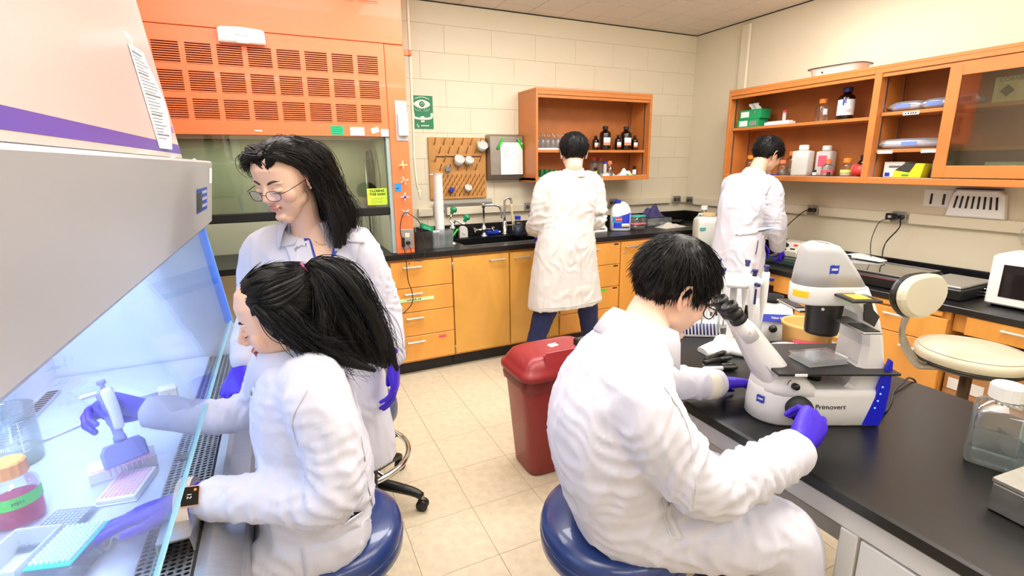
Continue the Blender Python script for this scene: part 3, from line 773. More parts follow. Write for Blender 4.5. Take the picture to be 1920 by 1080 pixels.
# eyewash
o = T('eyewash_station', 'chrome eyewash fixture with two green bulb heads by the sink', 'eyewash', (-2.755, -.40, zc))
b = MB(); b.lathe([(.032, 0), (.032, .006), (.02, .012), (.017, .02), (.017, .11), (.022, .115), (.022, .135), (.012, .142), (.012, .165)], n=18); b.build('pedestal', CHROME, o)
b = MB(); b.lathe([(.019, .02), (.019, .108)], n=14); b.build('black_sleeve', BLK, o)
for s, e in ((-1, V((.035, .05, .26))), (1, V((.105, -.05, .205)))):
    b = MB(); st = V((.005, .0, .155)); b.tube([st, st + V((.02 * s, .02 * -s, .03)), e - V((.03, 0, .05)), e - V((.012, 0, .02))], [.008] * 4, 8, 4); b.build('arm', CHROME, o)
    b = MB(); b.lathe([(0, -.012), (.012, -.01), (.014, .01), (.026, .016), (.028, .03), (.02, .045), (.006, .05), (0, .05)], e - V((.02, 0, .02)), 18, (.5, .1, .7)); b.build('bulb', GREEN, o)
b = MB(); b.tube([(-.02, -.02, .05), (.0, -.03, .08), (.03, -.03, .12)], .007, 8, 3); b.build('lever', LIME, o)
o = T('soap_dispenser', 'rounded white block standing behind the sink', 'dispenser', (-2.565, -.10, zc))
MB().prism([(-.036, 0), (.036, 0), (.036, .06), (.03, .082), (.012, .096), (-.012, .098), (-.03, .088), (-.036, .07)], -.02, .02, frame((0, 0, 0), (1, 0, 0), (0, 0, 1), (0, -1, 0)), .004).build('block_body', M('off white plastic', '#ddd9cf', .4), o)
MB().box(-.012, .012, -.026, -.02, .03, .05, .002).build('spout', LGREY, o)
# faucets
o = T('mixer_faucet', 'chrome swan-arm faucet with two cross handles at the sink', 'faucet', (-2.38, -.11, zc))
b = MB(); b.lathe([(.034, 0), (.034, .006), (.022, .016), (.014, .03), (.014, .04), (.027, .05), (.03, .06), (.022, .075), (.015, .085), (.0095, .1), (.0095, .24), (.016, .245), (.017, .275), (.013, .285), (0, .286)], n=20); b.build('column', CHROME, o)
b = MB(); b.cyl((-.07, 0, .055), (.07, 0, .055), .012); b.build('valve_body', CHROME, o)
for s in (-1, 1):
    b = MB(); c = V((.085 * s, -.002, .055)); b.cyl((.07 * s, 0, .055), c, .009)
    for k in range(4): a = PI / 4 + PI / 2 * k; b.tube([c, c + V((0, .026 * math.cos(a), .026 * math.sin(a)))], [.006, .008], 8)
    b.build('cross_handle', CHROME, o)
b = MB(); b.tube([(0, 0, .262), (.06, -.01, .262), (.115, -.02, .258), (.145, -.025, .235), (.152, -.027, .19), (.155, -.028, .15)], [.0095, .0095, .0095, .009, .008, .0065], 10, 4); b.build('spout', CHROME, o)
o = T('gooseneck_faucet', 'chrome gooseneck faucet with a limp rubber hose', 'faucet', (-2.175, -.09, zc))
b = MB(); b.lathe([(.028, 0), (.028, .008), (.019, .012), (.019, .1), (.014, .11), (.0105, .12)], n=18); b.tube([(0, 0, .11), (0, 0, .27), (.008, -.005, .305), (.032, -.01, .318), (.056, -.014, .30), (.06, -.016, .26)], .0105, 10, 4); b.build('column', CHROME, o)
b = MB(); b.tube([(.06, -.016, .265), (.064, -.018, .18), (.075, -.02, .09), (.08, -.02, .03)], [.0115, .0115, .0125, .012], 10, 4); b.build('hose', M('beige rubber', '#d8c9a4', .5), o)
b = MB(); b.cyl((.012, -.01, .08), (.06, -.04, .082), .005); b.ell((.063, -.042, .083), .009, 10, 6); b.build('lever', CHROME, o)
o = T('bottle_brush', 'blue foam cylinder lying behind the faucets', 'brush', (-2.285, -.055, zc)); MB().cyl((-.06, 0, .02), (.06, 0, .02), .02, n=18).build('foam', M('blue foam', '#1646d2', .6), o); MB().cyl((.06, 0, .02), (.085, 0, .02), .008).build('handle', WHITE, o)
bottle('media_bottle', 'clear bottle with a blue cap and dark liquid behind the other', (-2.11, -.22, zc), .17, .042, .02, .03, GLASS, BLUE, None, (.5, M('dark blue grey', '#353c55', .3)))
bo = bottle('media_bottle', 'clear blue-capped bottle in front with a white pipette in it', (-2.02, -.31, zc), .185, .047, .02, .03, GLASS, BLUE, (.48, .58, 2.2, M('red white label', '#c9707a', .6)), (.25, LIQ))
b = MB(); band(b, .047, .107, .125, face_ang((-2.02, -.31)), 2.2); b.build('label_stripe', M('sky label', '#4e9ad8', .6), bo)
b = MB(); b.tube([(.0, -.01, .02), (.01, .0, .18), (.014, .0, .23)], [.008, .008, .012], 8); b.build('pipette', WHITE, bo)
# bleach jug
o = T('bleach_jug', 'white bleach jug with a blue label and blue cap on the back counter', 'jug', (-1.14, -.37, zc), -.45)
ring = []
pr = [(.083, .058, .001), (.09, .064, .008), (.09, .064, .15), (.088, .062, .165), (.08, .055, .19), (.06, .045, .215), (.035, .03, .235), (.024, .024, .242), (.024, .024, .25)]
rings = []
for a_, b_, zz in pr:
    t = max(0, (zz - .16) / .09); cx = -.028 * min(1, t); rr = []
    for i in range(28):
        an = 2 * PI * i / 28; e = .55 + .45 * min(1, t); rr.append((cx + a_ * math.copysign(abs(math.cos(an)) ** e, math.cos(an)), b_ * math.copysign(abs(math.sin(an)) ** e, math.sin(an)), zz))
    rings.append(rr)
MB().loft(rings).build('body', WHITE, o)
b = MB(); b.tube([(-.012, 0, .238), (.02, 0, .245), (.052, 0, .225), (.074, 0, .185), (.078, 0, .15)], [.014, .015, .015, .015, .016], 10, 4); b.build('handle', WHITE, o)
b = MB(); screwcap(b, .027, .246, .276, 30); 
for v_ in range(len(b.v)): b.v[v_] = (b.v[v_][0] - .028, b.v[v_][1], b.v[v_][2])
b.build('cap', BLUE, o)
def jlab(b, u0, u1, z0, z1, off):
    vs = []
    n = 10
    for i in range(n + 1):
        x = u0 + (u1 - u0) * i / n; y = -.064 * (1 - min(.999, abs(x / .09)) ** (2 / .55)) ** (.55 / 2) - off
        q0 = z0 if not callable(z0) else z0(x); q1 = z1 if not callable(z1) else z1(x); vs += [(x, y, q0), (x, y, q1)]
    b.add(vs, [(2 * i, 2 * i + 2, 2 * i + 3, 2 * i + 1) for i in range(n)], True)
b = MB(); jlab(b, -.082, .082, .025, lambda x: .14 + .025 * (x / .08), .0012); b.build('paper_label', M('bleach blue', '#1f3bc4', .4), o, fix=False)
b = MB(); jlab(b, -.082, .0, lambda x: .075 - .4 * x * 0, lambda x: .13 + .0 * x, .0018); b.build('label_corner', M('light blue', '#3b94d6', .4), o, fix=False)
b = MB(); b.prism([(.034 * math.cos(t), .02 * math.sin(t)) for t in np.linspace(0, 2 * PI, 20)[:-1]], .0, .001, frame((-.028, -.0655, .105), (1, -.0, 0), (0, 0, 1), (0, -1, 0))); b.build('emblem', M('red oval', '#c22a3c', .5), o)
text('CLOROX', .0135, WHITE, o, (-.028, -.0668, .105), (1, 0, 0), (0, 0, 1), bold=.0006)
b = MB(); b.box(-.0, .068, -.0668, -.0655, .05, .068); b.build('label_bar', WHITE, o); b = MB(); b.box(-.0, .068, -.0668, -.0655, .04, .047); b.build('label_bar', LABY, o)
# scale, boxes, bags near the corner
o = T('bench_scale', 'small white scale behind the arm of the man at the sink', 'scale', (-1.36, -.30, zc))
MB().prism([(-.075, 0), (.075, 0), (.07, .03), (.03, .055), (-.07, .05)], -.08, .08, frame((0, 0, 0), (0, -1, 0), (0, 0, 1), (1, 0, 0)), .005).build('housing', WHITE, o)
MB().box(-.05, .05, -.078, -.058, .022, .03, .002).build('display', M('lcd dark', '#4a5a52', .3), o)
def lidbox(name, label, loc, w, d, h, mat, lm, rz=.1):
    o = T(name, label, 'container', loc, rz); b = MB(); rings = []
    for s, zz in ((.9, 0.), (.93, .004), (1., h)):
        rings.append([(w * s * math.copysign(abs(math.cos(a)) ** .5, math.cos(a)), d * s * math.copysign(abs(math.sin(a)) ** .5, math.sin(a)), zz) for a in [2 * PI * i / 24 for i in range(24)]])
    b.loft(rings); b.build('box_shell', mat, o)
    rings = [[(w * s * math.copysign(abs(math.cos(a)) ** .5, math.cos(a)), d * s * math.copysign(abs(math.sin(a)) ** .5, math.sin(a)), zz) for a in [2 * PI * i / 24 for i in range(24)]] for s, zz in ((1.05, h), (1.05, h + .012), (.98, h + .015))]
    MB().loft(rings).build('lid', lm, o); return o
lidbox('food_container', 'clear tub with a pink rim under the teal-lidded one', (-.96, -.38, zc), .075, .06, .045, CLEARP, M('pink lid', '#d9737c', .4))
lidbox('food_container', 'clear tub with a teal lid stacked on the pink-rimmed one', (-.95, -.37, zc + .061), .075, .06, .05, CLEARP, M('teal lid', '#3fae9e', .4), .25)
PURB = GL('purple film', '#8f8fd0', rough=.2, gloss=.3, haze=.3, hazecol='#7d7dd0')
packet('glove_bag', 'purple translucent bag slumped on the clear trays', (-.60, -.17, zc + .078), .22, .16, .14, .2, PURB, 8, cat='bag')
for i, (x, y, s) in enumerate(((-.68, -.24, .07), (-.55, -.28, .065))):
    o = T('clear_tray', ('clear plastic tray left of its twin under the purple bag', 'clear plastic tray standing right of its twin')[i], 'tray', (x, y, zc), .2 * i); openbox(MB(), s, .05, .075).build('tray_shell', CLEARP, o); MB().box(-s * .7, s * .7, -.03, .03, .004, .03, .004).build('contents', WHITE, o)
FOIL = M('foil', '#e4e0d8', .35, metal=.3)
packet('crumpled_foil', 'crumpled white wrapper lying before the clear trays', (-.58, -.42, zc), .3, .15, .05, .1, FOIL, 11, 16, cat='wrapper')
for i in range(3):
    o = T('black_plate', ('bottom', 'middle', 'top')[i] + ' black plate of the small stack in the corner', 'plate', (-.36 + .01 * i, -.20 - .01 * i, zc + .0125 * i), .3 * i, 'stacked black plates'); MB().box(-.1, .1, -.07, .07, 0, .004, .001).build('plate_base', BLK, o); MB().box(-.1, .1, -.07, -.066, .004, .011).box(-.1, .1, .066, .07, .004, .011).build('plate_rim', BLK, o)
# carboy and bottle at the end of the low bench
zb = .7305
o = T('carboy', 'large translucent white carboy with a tan lid in the corner', 'carboy', (-.55, -.84, zb), -.5)
rings = []
for s, zz in ((.9, 0), (1, .012), (1, .27), (.96, .295), (.8, .315), (.55, .322), (.5, .335)):
    e = .42 if s > .6 else 1.
    rings.append([(.112 * s * math.copysign(abs(math.cos(a)) ** e, math.cos(a)), .105 * s * math.copysign(abs(math.sin(a)) ** e, math.sin(a)), zz) for a in [2 * PI * i / 28 for i in range(28)]])
CARB = M('translucent poly', '#dfe3da', .35)
MB().loft(rings).build('body', CARB, o)
b = MB(); screwcap(b, .062, .326, .352, 40, .015); b.build('lid', M('tan lid', '#d9bd84', .45), o)
b = MB(); b.box(-.10, -.05, -.108, -.1055, .21, .235); b.build('paper_label', M('teal tape', '#4aa7a4', .6), o)
b = MB(); b.prism([(.02, .04), (.09, .04), (.055, .2)], .0, .004, frame((0, -.107, 0), (1, 0, 0), (0, 0, 1), (0, -1, 0))); b.build('moulded_rib', CARB, o)
b = MB(); b.tube([(-.085, .03, .30), (-.08, 0, .345), (-.06, -.02, .335)], .008, 8, 3); b.build('handle', CARB, o)
bottle('wash_bottle', 'clear bottle with a white cap behind the carboy', (-.46, -.70, zb), .40, .05, .022, .035, CLEARP, WHITE, None, (.3, M('pink residue', '#c98a80', .5)))
# ------------------------------------------------------------------ things on the back wall
o = T('eyewash_sign', 'green eyewash sign with a white eye above hands on the wall', 'sign', (-2.84, 0, 1.925))
SG = M('sign green', '#0f7a4a', .5); SW = M('sign cream', '#e9e7d8', .6)
FW = frame((0, 0, 0), (1, 0, 0), (0, 0, 1), (0, -1, 0))
MB().box(-.088, .088, -.004, -.0005, -.126, .126, .001).build('sign_plate', SG, o)
b = MB(); b.prism([(.066 * math.cos(t), .034 * math.sin(t) * (1 - .25 * abs(math.cos(t)))) for t in np.linspace(0, 2 * PI, 28)[:-1]], .004, .005, frame((0, 0, .062), (1, 0, 0), (0, 0, 1), (0, -1, 0))); b.build('eye_white', SW, o)
b = MB(); b.lathe([(.022, 0), (.022, .001), (0, .001)], (0, -.005, .062), 20, (0, -1, 0)); e_ = b.build('iris', SG, o)
b = MB(); b.lathe([(.013, 0), (.013, .001), (0, .001)], (0, -.006, .062), 20, (0, -1, 0)); b.build('iris_ring', SW, o)
b = MB(); b.lathe([(.008, 0), (.008, .001), (0, .001)], (0, -.007, .062), 16, (0, -1, 0)); b.build('pupil', SG, o)
b = MB(); b.tube([(-.06, -.0045, .1), (0, -.0045, .115), (.06, -.0045, .1)], .003, 6, 4); b.build('brow_line', SW, o)
b = MB(); b.tube([(-.075, -.0045, -.005), (-.07, -.0045, -.04), (-.03, -.0045, -.05), (.03, -.0045, -.05), (.07, -.0045, -.04), (.075, -.0045, -.005)], .011, 8, 4, rx=1); b.box(-.014, .014, -.006, -.004, -.075, -.03); b.build('hands', SW, o)
for k in range(-3, 4):
    if k: b = MB(); b.tube([(.012 * k, -.0045, .005), (.02 * k, -.0045, .028)], .0016, 5); b.build('ray', SW, o)
b = MB(); b.tube([(-.04, -.0045, -.09), (-.05, -.0045, -.1), (-.03, -.0045, -.108), (-.045, -.0045, -.115)], .003, 6, 3); b.box(-.015, .05, -.005, -.004, -.105, -.098); b.build('small_print', SW, o)
# peg board
o = T('drying_rack', 'wooden peg drying board with glassware above the sink', 'drying rack', (-2.56, 0, 1.485))
MB().box(-.25, .25, -.02, -.001, -.25, .25, .004).build('board', M('oak board', '#c08a4a', .5, var=.15, vs=6, stretch=(1, 1, .2), wood=1.), o)
PEGW = M('wood peg', '#b37a3c', .5); PEGC = M('clear peg', '#ddd6c6', .3)
pg = MB().tube([(0, -.018, 0), (0, -.075, .055)], [.0055, .0045], 8).mesh('peg'); ps_ = MB().tube([(0, -.018, 0), (0, -.05, .03)], [.0042, .0036], 7).mesh('peg')
for j in range(4):
    for i in range(6 - (j % 2)): link('peg', pg, PEGW, o, (-.2 + .078 * i + .039 * (j % 2), 0, .19 - .068 * j))
for j in range(6):
    for i in range(11 - (j % 2)):
        x = -.18 + .04 * i + .02 * (j % 2)
        if j < 4 and i > 2 and random.random() < .0: continue
        link('peg', ps_, PEGC if (i > 4 and j < 4) or j == 5 else PEGW, o, (x, 0, -.075 - .03 * j))
MB().box(-.19, .2, -.027, -.02, .095, .101).build('rail', DARK, o)
MB().box(-.23, .29, -.045, -.008, -.30, -.285, .002).box(-.23, .29, -.045, -.043, -.30, -.255).build('drip_tray', CLEARP, o)
def upcone(name, label, x, z, r, h, mat, cat='beaker'):
    o = T(name, label, cat, (x, -.022, z)); b = MB(); b.lathe([(r * .2, .012), (r * .75, .012), (r * .85, .016), (r, h), (r * .95, h), (r * .8, .02), (r * .2, .018)], (0, 0, 0), 20, (0, -.75, .6)); b.build('beaker_shell', mat, o)
    b = MB(); b.lathe([(r * 1.0, h - .004), (r * 1.06, h), (r * 1.0, h + .001)], (0, 0, 0), 20, (0, -.75, .6)); b.build('rim', mat, o); return o
upcone('drying_beaker', 'large white beaker hung on the top right pegs', -2.355, 1.64, .045, .06, MILKY)
upcone('drying_beaker', 'white beaker hung left of centre on the peg board', -2.565, 1.52, .042, .07, MILKY)
upcone('drying_beaker', 'white beaker hung right of centre on the peg board', -2.475, 1.52, .036, .06, MILKY)
upcone('drying_beaker', 'small pale beaker low on the peg board', -2.49, 1.30, .03, .05, MILKY)
upcone('drying_beaker', 'clear beaker on the left of the peg board', -2.66, 1.46, .028, .05, CLEARP)
upcone('drying_funnel', 'dark blue funnel hanging low on the peg board', -2.635, 1.29, .022, .04, M('navy plastic', '#1b2f9a', .35), 'funnel')
# towel dispenser
o = T('towel_dispenser', 'stained steel towel dispenser with a taped sheet on its front', 'dispenser', (-2.15, 0, 1.57))
pr = [(0, -.19), (-.1, -.17), (-.115, -.14), (-.105, .175), (-.085, .19), (0, .19)]
MB().prism([(p[0], p[1]) for p in pr], -.155, .155, frame((0, .005, 0), (0, 1, 0), (0, 0, 1), (1, 0, 0)), .004).build('housing', M('old steel', '#9c958a', .42, metal=.8, var=.15, vs=6), o)
sh = MB(); sh.add([(-.062, -.1075, .125), (.145, -.1075, .125), (.145, -.1145, -.14), (-.062, -.1145, -.14)], [(0, 1, 2, 3)]); sh.build('sheet', PAPER, o, fix=False)
b = MB()
for k in range(12): b.add([(-.04, -.1085 - .0002 * k, .10 - .008 * k), (-.04 + .03 + .012 * (k % 3), -.1085 - .0002 * k, .10 - .008 * k), (-.04 + .03 + .012 * (k % 3), -.1087 - .0002 * k, .0965 - .008 * k), (-.04, -.1087 - .0002 * k, .0965 - .008 * k)], [(0, 1, 2, 3)])
b.build('print', M('faint print', '#b9bcc4', .8), o, fix=False)
for x0, x1, z0, z1 in ((-.09, -.035, .07, .155), (.10, .15, .155, .075)):
    b = MB(); b.tube([(x0, -.111, z0), (x1, -.111, z1)], [.010, .010], 4, rx=1., up=(0, 1, 0)); 
    t = b.build('green_tape', LIME, o); t.scale = (1, 1, 1)
# pipe, hook and leaflet right of the hood
o = T('vertical_conduit', 'thin cream conduit hanging in front of the green sign', 'conduit', (-2.99, -.30, 1.28))
b = MB(); b.tube([(.003, 0, 1.45), (-.006, 0, .45), (-.012, 0, .3), (.0, 0, .1), (.012, 0, .05)], [.0095, .0095, .0095, .009, .008], 10, 4); b.build('tube_body', M('cream hose', '#e6dcc0', .45), o)
b = MB(); b.lathe([(.009, 0), (.012, .015), (.004, .07), (0, .08)], (.012, 0, .055), 10, (.1, 0, -1)); b.build('pull_tip', CREAM, o)
o = T('hood_bracket', 'small orange bracket holding the conduit to the hood', 'bracket', (-3.111, -.36, 2.28)); MB().box(.0, .105, -.012, .012, -.018, .018, .002).build('bracket_arm', ORANGE, o); MB().cyl((.1, .0, -.018), (.1, 0, .018), .016).build('bracket_ring', ORANGE, o)
o = T('black_clip', 'black rubber flap hanging beside the orange pillar', 'flap', (-3.109, -.35, 1.38)); MB().box(.0, .006, -.03, .03, -.08, .08, .002).build('flap_body', BLKR, o); MB().cyl((.006, 0, .03), (.012, 0, .03), .01).build('magnet', GREY, o)
# cords
def cord(name, label, pts, r=.003, mat=BLKR, plug=None, cat='cable', sub=6):
    p0 = V(pts[0]); o = T(name, label, cat, p0); b = MB(); b.tube([V(p) - p0 for p in pts], r, 6, sub); b.build('cable', mat, o)
    if plug is not None:
        b = MB(); c = V(plug) - p0; b.box(c.x - .014, c.x + .014, c.y - .014, c.y + .014, c.z - .014, c.z + .014, .005); b.build('plug', BLK, o)
    return o
cord('power_cable', 'black cord looped over the lowest hood valve and down the drawers', [(-3.172, -.66, 1.205), (-3.20, -.665, 1.17), (-3.215, -.66, 1.08), (-3.20, -.665, .98), (-3.193, -.685, .86), (-3.19, -.69, .74), (-3.165, -.69, .64), (-3.175, -.69, .56), (-3.24, -.69, .50), (-3.30, -.69, .47)], .0032)
o = T('inline_switch', 'black inline cord switch beside the pillar outlet', 'switch', (-3.201, -.665, 1.0)); MB().box(-.011, .011, -.009, .009, -.035, .035, .004).build('switch_body', BLK, o); MB().box(-.005, .005, -.0105, -.0085, -.008, .012, .001).build('rocker', BLKR, o)
cord('power_cable', 'black cord from the pillar outlet running over the countertop', [(-3.162, -.648, .985), (-3.155, -.67, .95), (-3.145, -.68, .90), (-3.12, -.69, .87), (-3.08, -.685, .87), (-3.05, -.67, .93), (-3.055, -.65, 1.03), (-3.08, -.66, 1.13), (-3.13, -.66, 1.18), (-3.168, -.66, 1.205)], .003, plug=(-3.162, -.638, .99))
# ------------------------------------------------------------------ right wall cabinet contents
zs1, zs0, xb = 1.8008, 1.4035, -.18
GW = M('green white carton', '#109a5c', .55)
def box3(name, label, loc, w, d, h, mat, rz=0., cat='box', extra=()):
    """carton with a lid seam and coloured panels; extra: (part, x0,x1,z0,z1,mat) on the camera-facing side (local -y)"""
    o = T(name, label, cat, loc, rz)
    MB().box(-w, w, -d, d, 0, h - .004, .0015).build('carton_body', mat, o); MB().box(-w, w, -d, d, h - .0035, h, .001).build('lid_flap', mat, o)
    for nm, x0, x1, z0, z1, m in extra: MB().box(x0, x1, -d - .0008, -d + .0002, z0, z1).build(nm, m, o)
    return o
RZ = -PI / 2
b1 = box3('tissue_box', 'green wipes box under another on the long cabinet shelf', (-.19, -.90, zs1), .105, .06, .068, GW, RZ, extra=[('white_panel', -.08, .0, .01, .055, WHITE), ('brand_panel', .02, .09, .012, .05, M('grey panel', '#8d8f86', .6))])
b2 = box3('tissue_box', 'green wipes box on top with a tissue sticking out', (-.185, -.915, zs1 + .0685), .105, .06, .075, GW, RZ, extra=[('white_panel', -.09, -.01, .015, .06, WHITE), ('seal', .04, .055, .045, .06, M('pink seal', '#d05070', .6))])
b = MB(); b.grid(lambda u, v: ((u - .5) * .09 + .012 * math.sin(6 * v), (.012 * math.sin(7 * u)) - .02 * v, .073 + .055 * v), 8, 5); b.build('tissue', PAPER, b2, fix=False)
o = T('tube_rack', 'white foam tube rack on the long cabinet shelf', 'rack', (-.20, -1.17, zs1), RZ); MB().box(-.105, .105, -.05, .05, 0, .026, .004).build('rack_body', WHITE, o)
for i in range(8):
    for j in range(2): MB().cyl((-.088 + .025 * i, -.02 + .04 * j, .026), (-.088 + .025 * i, -.02 + .04 * j, .0325), .009, n=10).build('rack_post', WHITE, o)
bottle('conical_tube', 'upright tube with a red cap stuck in the white rack', (-.20, -1.205, zs1 + .033), .08, .013, .012, .018, MILKY, M('crimson cap', '#c8304a', .4), None, None, .8)
bottle('media_bottle', 'empty clear bottle with an orange cap on the long cabinet shelf', (-.18, -1.50, zs1), .165, .043, .02, .032, GLASS, ORCAP, (.3, .55, .7, WHITE, .5))
o = bottle('reagent_bottle', 'big brown bottle with a blue cap and white label', (-.17, -1.665, zs1), .225, .054, .024, .034, AMBER, M('navy cap', '#1c2f7c', .4), (.14, .62, 2.6, LABW), None, .66)
cc = V((-.17, -1.665, 0)); d_ = V((math.cos(face_ang(cc)), math.sin(face_ang(cc)), 0)); xx = V((-d_.y, d_.x, 0))
text('F', .05, BLUE, o, d_ * .056 - xx * .012 + V((0, 0, .117)), xx, (0, 0, 1), bold=.002)
b = MB()
for k in range(4): band(b, .0545, .05 + .006 * k, .052 + .006 * k, face_ang(cc) + .25, .8); 
b.build('print', PRINT, o, fix=False)
# floor of the open section
bottle('media_bottle', 'orange-capped bottle behind the shoulder of the man at the bench', (-.19, -.92, zs0), .165, .043, .02, .03, GLASS, ORCAP, (.1, .3, 3., BLUE))
MILK2 = M('cloudy white', '#e6e8e2', .4)
bottle('media_bottle', 'tall orange-capped bottle behind the man’s forehead', (-.12, -1.26, zs0), .19, .045, .02, .032, GLASS, ORCAP, None, (.35, LIQ))
bottle('media_bottle', 'short orange-capped bottle just right of the man’s forehead', (-.24, -1.27, zs0), .12, .038, .017, .026, GLASS, M('coral cap', '#f07a50', .45), None, (.4, LIQ))
o = bottle('square_bottle', 'large translucent square bottle with green handwriting', (-.22, -1.42, zs0), .232, .068, .026, .036, MILKY, WHITE, None, (.25, MILK2), .78, square=.9, rot=.25)
o = bottle('square_bottle', 'translucent square bottle with a red label behind the larger one', (-.11, -1.53, zs0), .225, .06, .024, .034, MILKY, WHITE, None, (.2, MILK2), .78, square=.9, rot=.2)
MB().box(-.061, -.0605, -.03, .03, .07, .15).build('paper_label', REDT, o)
o = bottle('media_bottle', 'short bottle with an orange cap and pink band', (-.2, -1.61, zs0), .125, .042, .018, .028, GLASS, M('orange cap two', '#ef6f35', .42), (.2, .35, 3., REDT), (.35, M('pinkish liquid', '#d9b6ae', .4)), .55)
o = bottle('media_bottle', 'short bottle of cream powder with an orange cap', (-.19, -1.745, zs0), .128, .042, .02, .03, GLASS, ORCAP, (.22, .36, 2.6, M('lime label', '#c9e36b', .6)), (.36, M('cream powder', '#efe8c8', .8)), .55)
bottle('reagent_vial', 'tiny dark vial between the square bottles and the pink-banded bottle', (-.25, -1.545, zs0), .045, .014, .01, .013, AMBER, BLK, (.15, .6, 2., LABW))
bottle('reagent_vial', 'tiny dark vial lying low before the cream powder', (-.26, -1.66, zs0), .03, .012, .009, .01, AMBER, BLK)
bottle('reagent_bottle', 'small brown bottle with black cap behind the red cup', (-.10, -1.80, zs0), .15, .034, .016, .028, AMBER, BLK, (.1, .45, 2.4, LABW))
o = T('red_cup', 'red plastic cup lying on its side at the end of the shelf', 'cup', (-.20, -1.86, zs0 + .042)); b = MB(); b.lathe([(0, .0), (.03, .0), (.041, .085), (.038, .085), (.028, .006), (0, .006)], (-.01, -.04, 0), 22, (-.1, 1, .06)); b.build('cup_shell', M('red plastic', '#d8453f', .4), o); b = MB(); b.lathe([(.041, .083), (.044, .086), (.041, .089)], (-.01, -.04, 0), 22, (-.1, 1, .06)); b.build('rim', M('red rim', '#e05a50', .4), o)
bottle('plastic_tub', 'clear empty jar behind the red cup', (-.08, -1.875, zs0), .115, .03, .025, .02, CLEARP, CLEARP, cat='jar')
o = T('blue_tray', 'flat blue plastic strip on the cabinet floor', 'strip', (-.26, -1.14, zs0)); MB().box(-.012, .012, -.11, .08, 0, .008, .002).build('strip_body', BLUE, o); MB().box(-.012, .012, -.115, -.111, 0, .02).build('strip_end', BLUE, o)
# glazed section
FILM = GL('bag film', '#eef1f6', rough=.15, gloss=.4, haze=.28, hazecol='#eef2fa')
for i, (y, zz, w, lab) in enumerate(((-2.08, 1.8208, .16, 'left bag of wrapped pipettes on the upper shelf'), (-2.245, 1.8208, .13, 'right bag of wrapped pipettes on the upper shelf'), (-2.14, 1.5858, .30, 'long wrapped pipette bundle on the middle shelf'))):
    o = T('pipette_bag', lab, 'bag', (-.19, y, zz), .1 * i)
    for k in range(5):
        a = -.03 + .015 * k
        MB().cyl((a, -w / 2, .02 + .012 * (k % 2)), (a, w / 2, .02 + .012 * (k % 2)), .0075, n=10).build('pipette', M('pipette white %d%d' % (i, k), '#e8ecf4', .4), o)
    b = MB(); b.body([(0, -w / 2 - .02, .03, .05, .012), (0, -w / 2 + .02, .033, .05, .03), (0, w / 2 - .02, .033, .05, .03), (0, w / 2 + .02, .028, .05, .01)], (1, 0, 0), 16, 3); b.build('film', FILM, o)
    b = MB(); b.box(-.052, -.0505, -.03, .05, .02, .045); b.build('paper_label', M('blue print %d' % i, '#6d86c8', .6), o)
o = box3('sample_box', 'white carton with blue spots behind the yellow box', (-.14, -2.06, zs0), .06, .07, .10, WHITE, RZ, extra=[('blue_spot', -.05, -.02, .005, .03, BLUE), ('print', -.03, .04, .06, .075, PRINT)])
YEL = M('yellow card', '#e8df1e', .5)
o = T('glove_box', 'open yellow glove carton tipped forward on the cabinet floor', 'box', (-.22, -2.16, zs0), RZ)
MB().prism([(-.075, 0), (.085, 0), (.1, .085), (.05, .09), (.02, .03), (-.07, .045)], -.045, .045, frame((0, 0, 0), (1, 0, 0), (0, 0, 1), (0, -1, 0)), .003).build('carton_body', YEL, o)
MB().prism([(-.07, .046), (.018, .034), (.045, .085), (-.02, .088)], -.035, .035, frame((0, 0, 0), (1, 0, 0), (0, 0, 1), (0, -1, 0)), .003).build('dark_opening', M('dark inside', '#35352f', .8), o)
MB().box(-.02, .02, -.047, -.045, .01, .02).build('print', GREEN, o)
box3('sample_box', 'upright grey-white carton beside the sliding door', (-.14, -2.30, zs0), .03, .06, .11, LGREY, RZ, extra=[('print', -.02, .02, .05, .07, PRINT)])
box3('sample_box', 'low pale green carton behind the glass door', (-.2, -2.45, zs0), .075, .06, .075, M('pale mint card', '#dfe8dd', .7), RZ, extra=[('label_panel', -.06, .03, .02, .06, PAPER)])
box3('sample_box', 'pale green carton with a printed label further along behind the glass door', (-.2, -2.64, zs0), .09, .06, .095, M('pale mint card two', '#e3eadf', .7), RZ, extra=[('label_panel', -.06, .06, .03, .08, PAPER), ('print', -.04, .05, .04, .055, PRINT)])
o = T('pipette_bag', 'clear bag with blue print behind the glass door', 'bag', (-.2, -2.40, 1.8208)); b = MB(); b.body([(0, -.06, .03, .05, .02), (0, .0, .038, .055, .035), (0, .06, .03, .05, .02)], (1, 0, 0), 16, 3); b.build('film', FILM, o); MB().box(-.0565, -.055, -.03, .03, .025, .05).build('paper_label', M('navy print', '#33427a', .6), o)
o = box3('cardboard_box', 'cream printed carton on the upper shelf behind the glass door', (-.15, -2.72, 1.8208), .20, .1, .135, M('cream carton', '#d9cda6', .75), RZ, extra=[('diamond_panel', -.18, -.10, .02, .1, M('cream panel', '#cfc296', .75)), ('print', .0, .1, .02, .026, PRINT), ('print', .0, .16, .1, .101, PRINT)])
text('CORNING', .03, M('brown ink', '#5a4f35', .7), o, (-.11, -.1012, .118), (1, 0, 0), (0, 0, 1))
b = MB(); b.prism([(0, -.032), (.032, 0), (0, .032), (-.032, 0)], 0, .0012, frame((-.14, -.1008, .06), (1, 0, 0), (0, 0, 1), (0, -1, 0))); b.build('diamond_mark', M('dark brown', '#4d4330', .7), o)
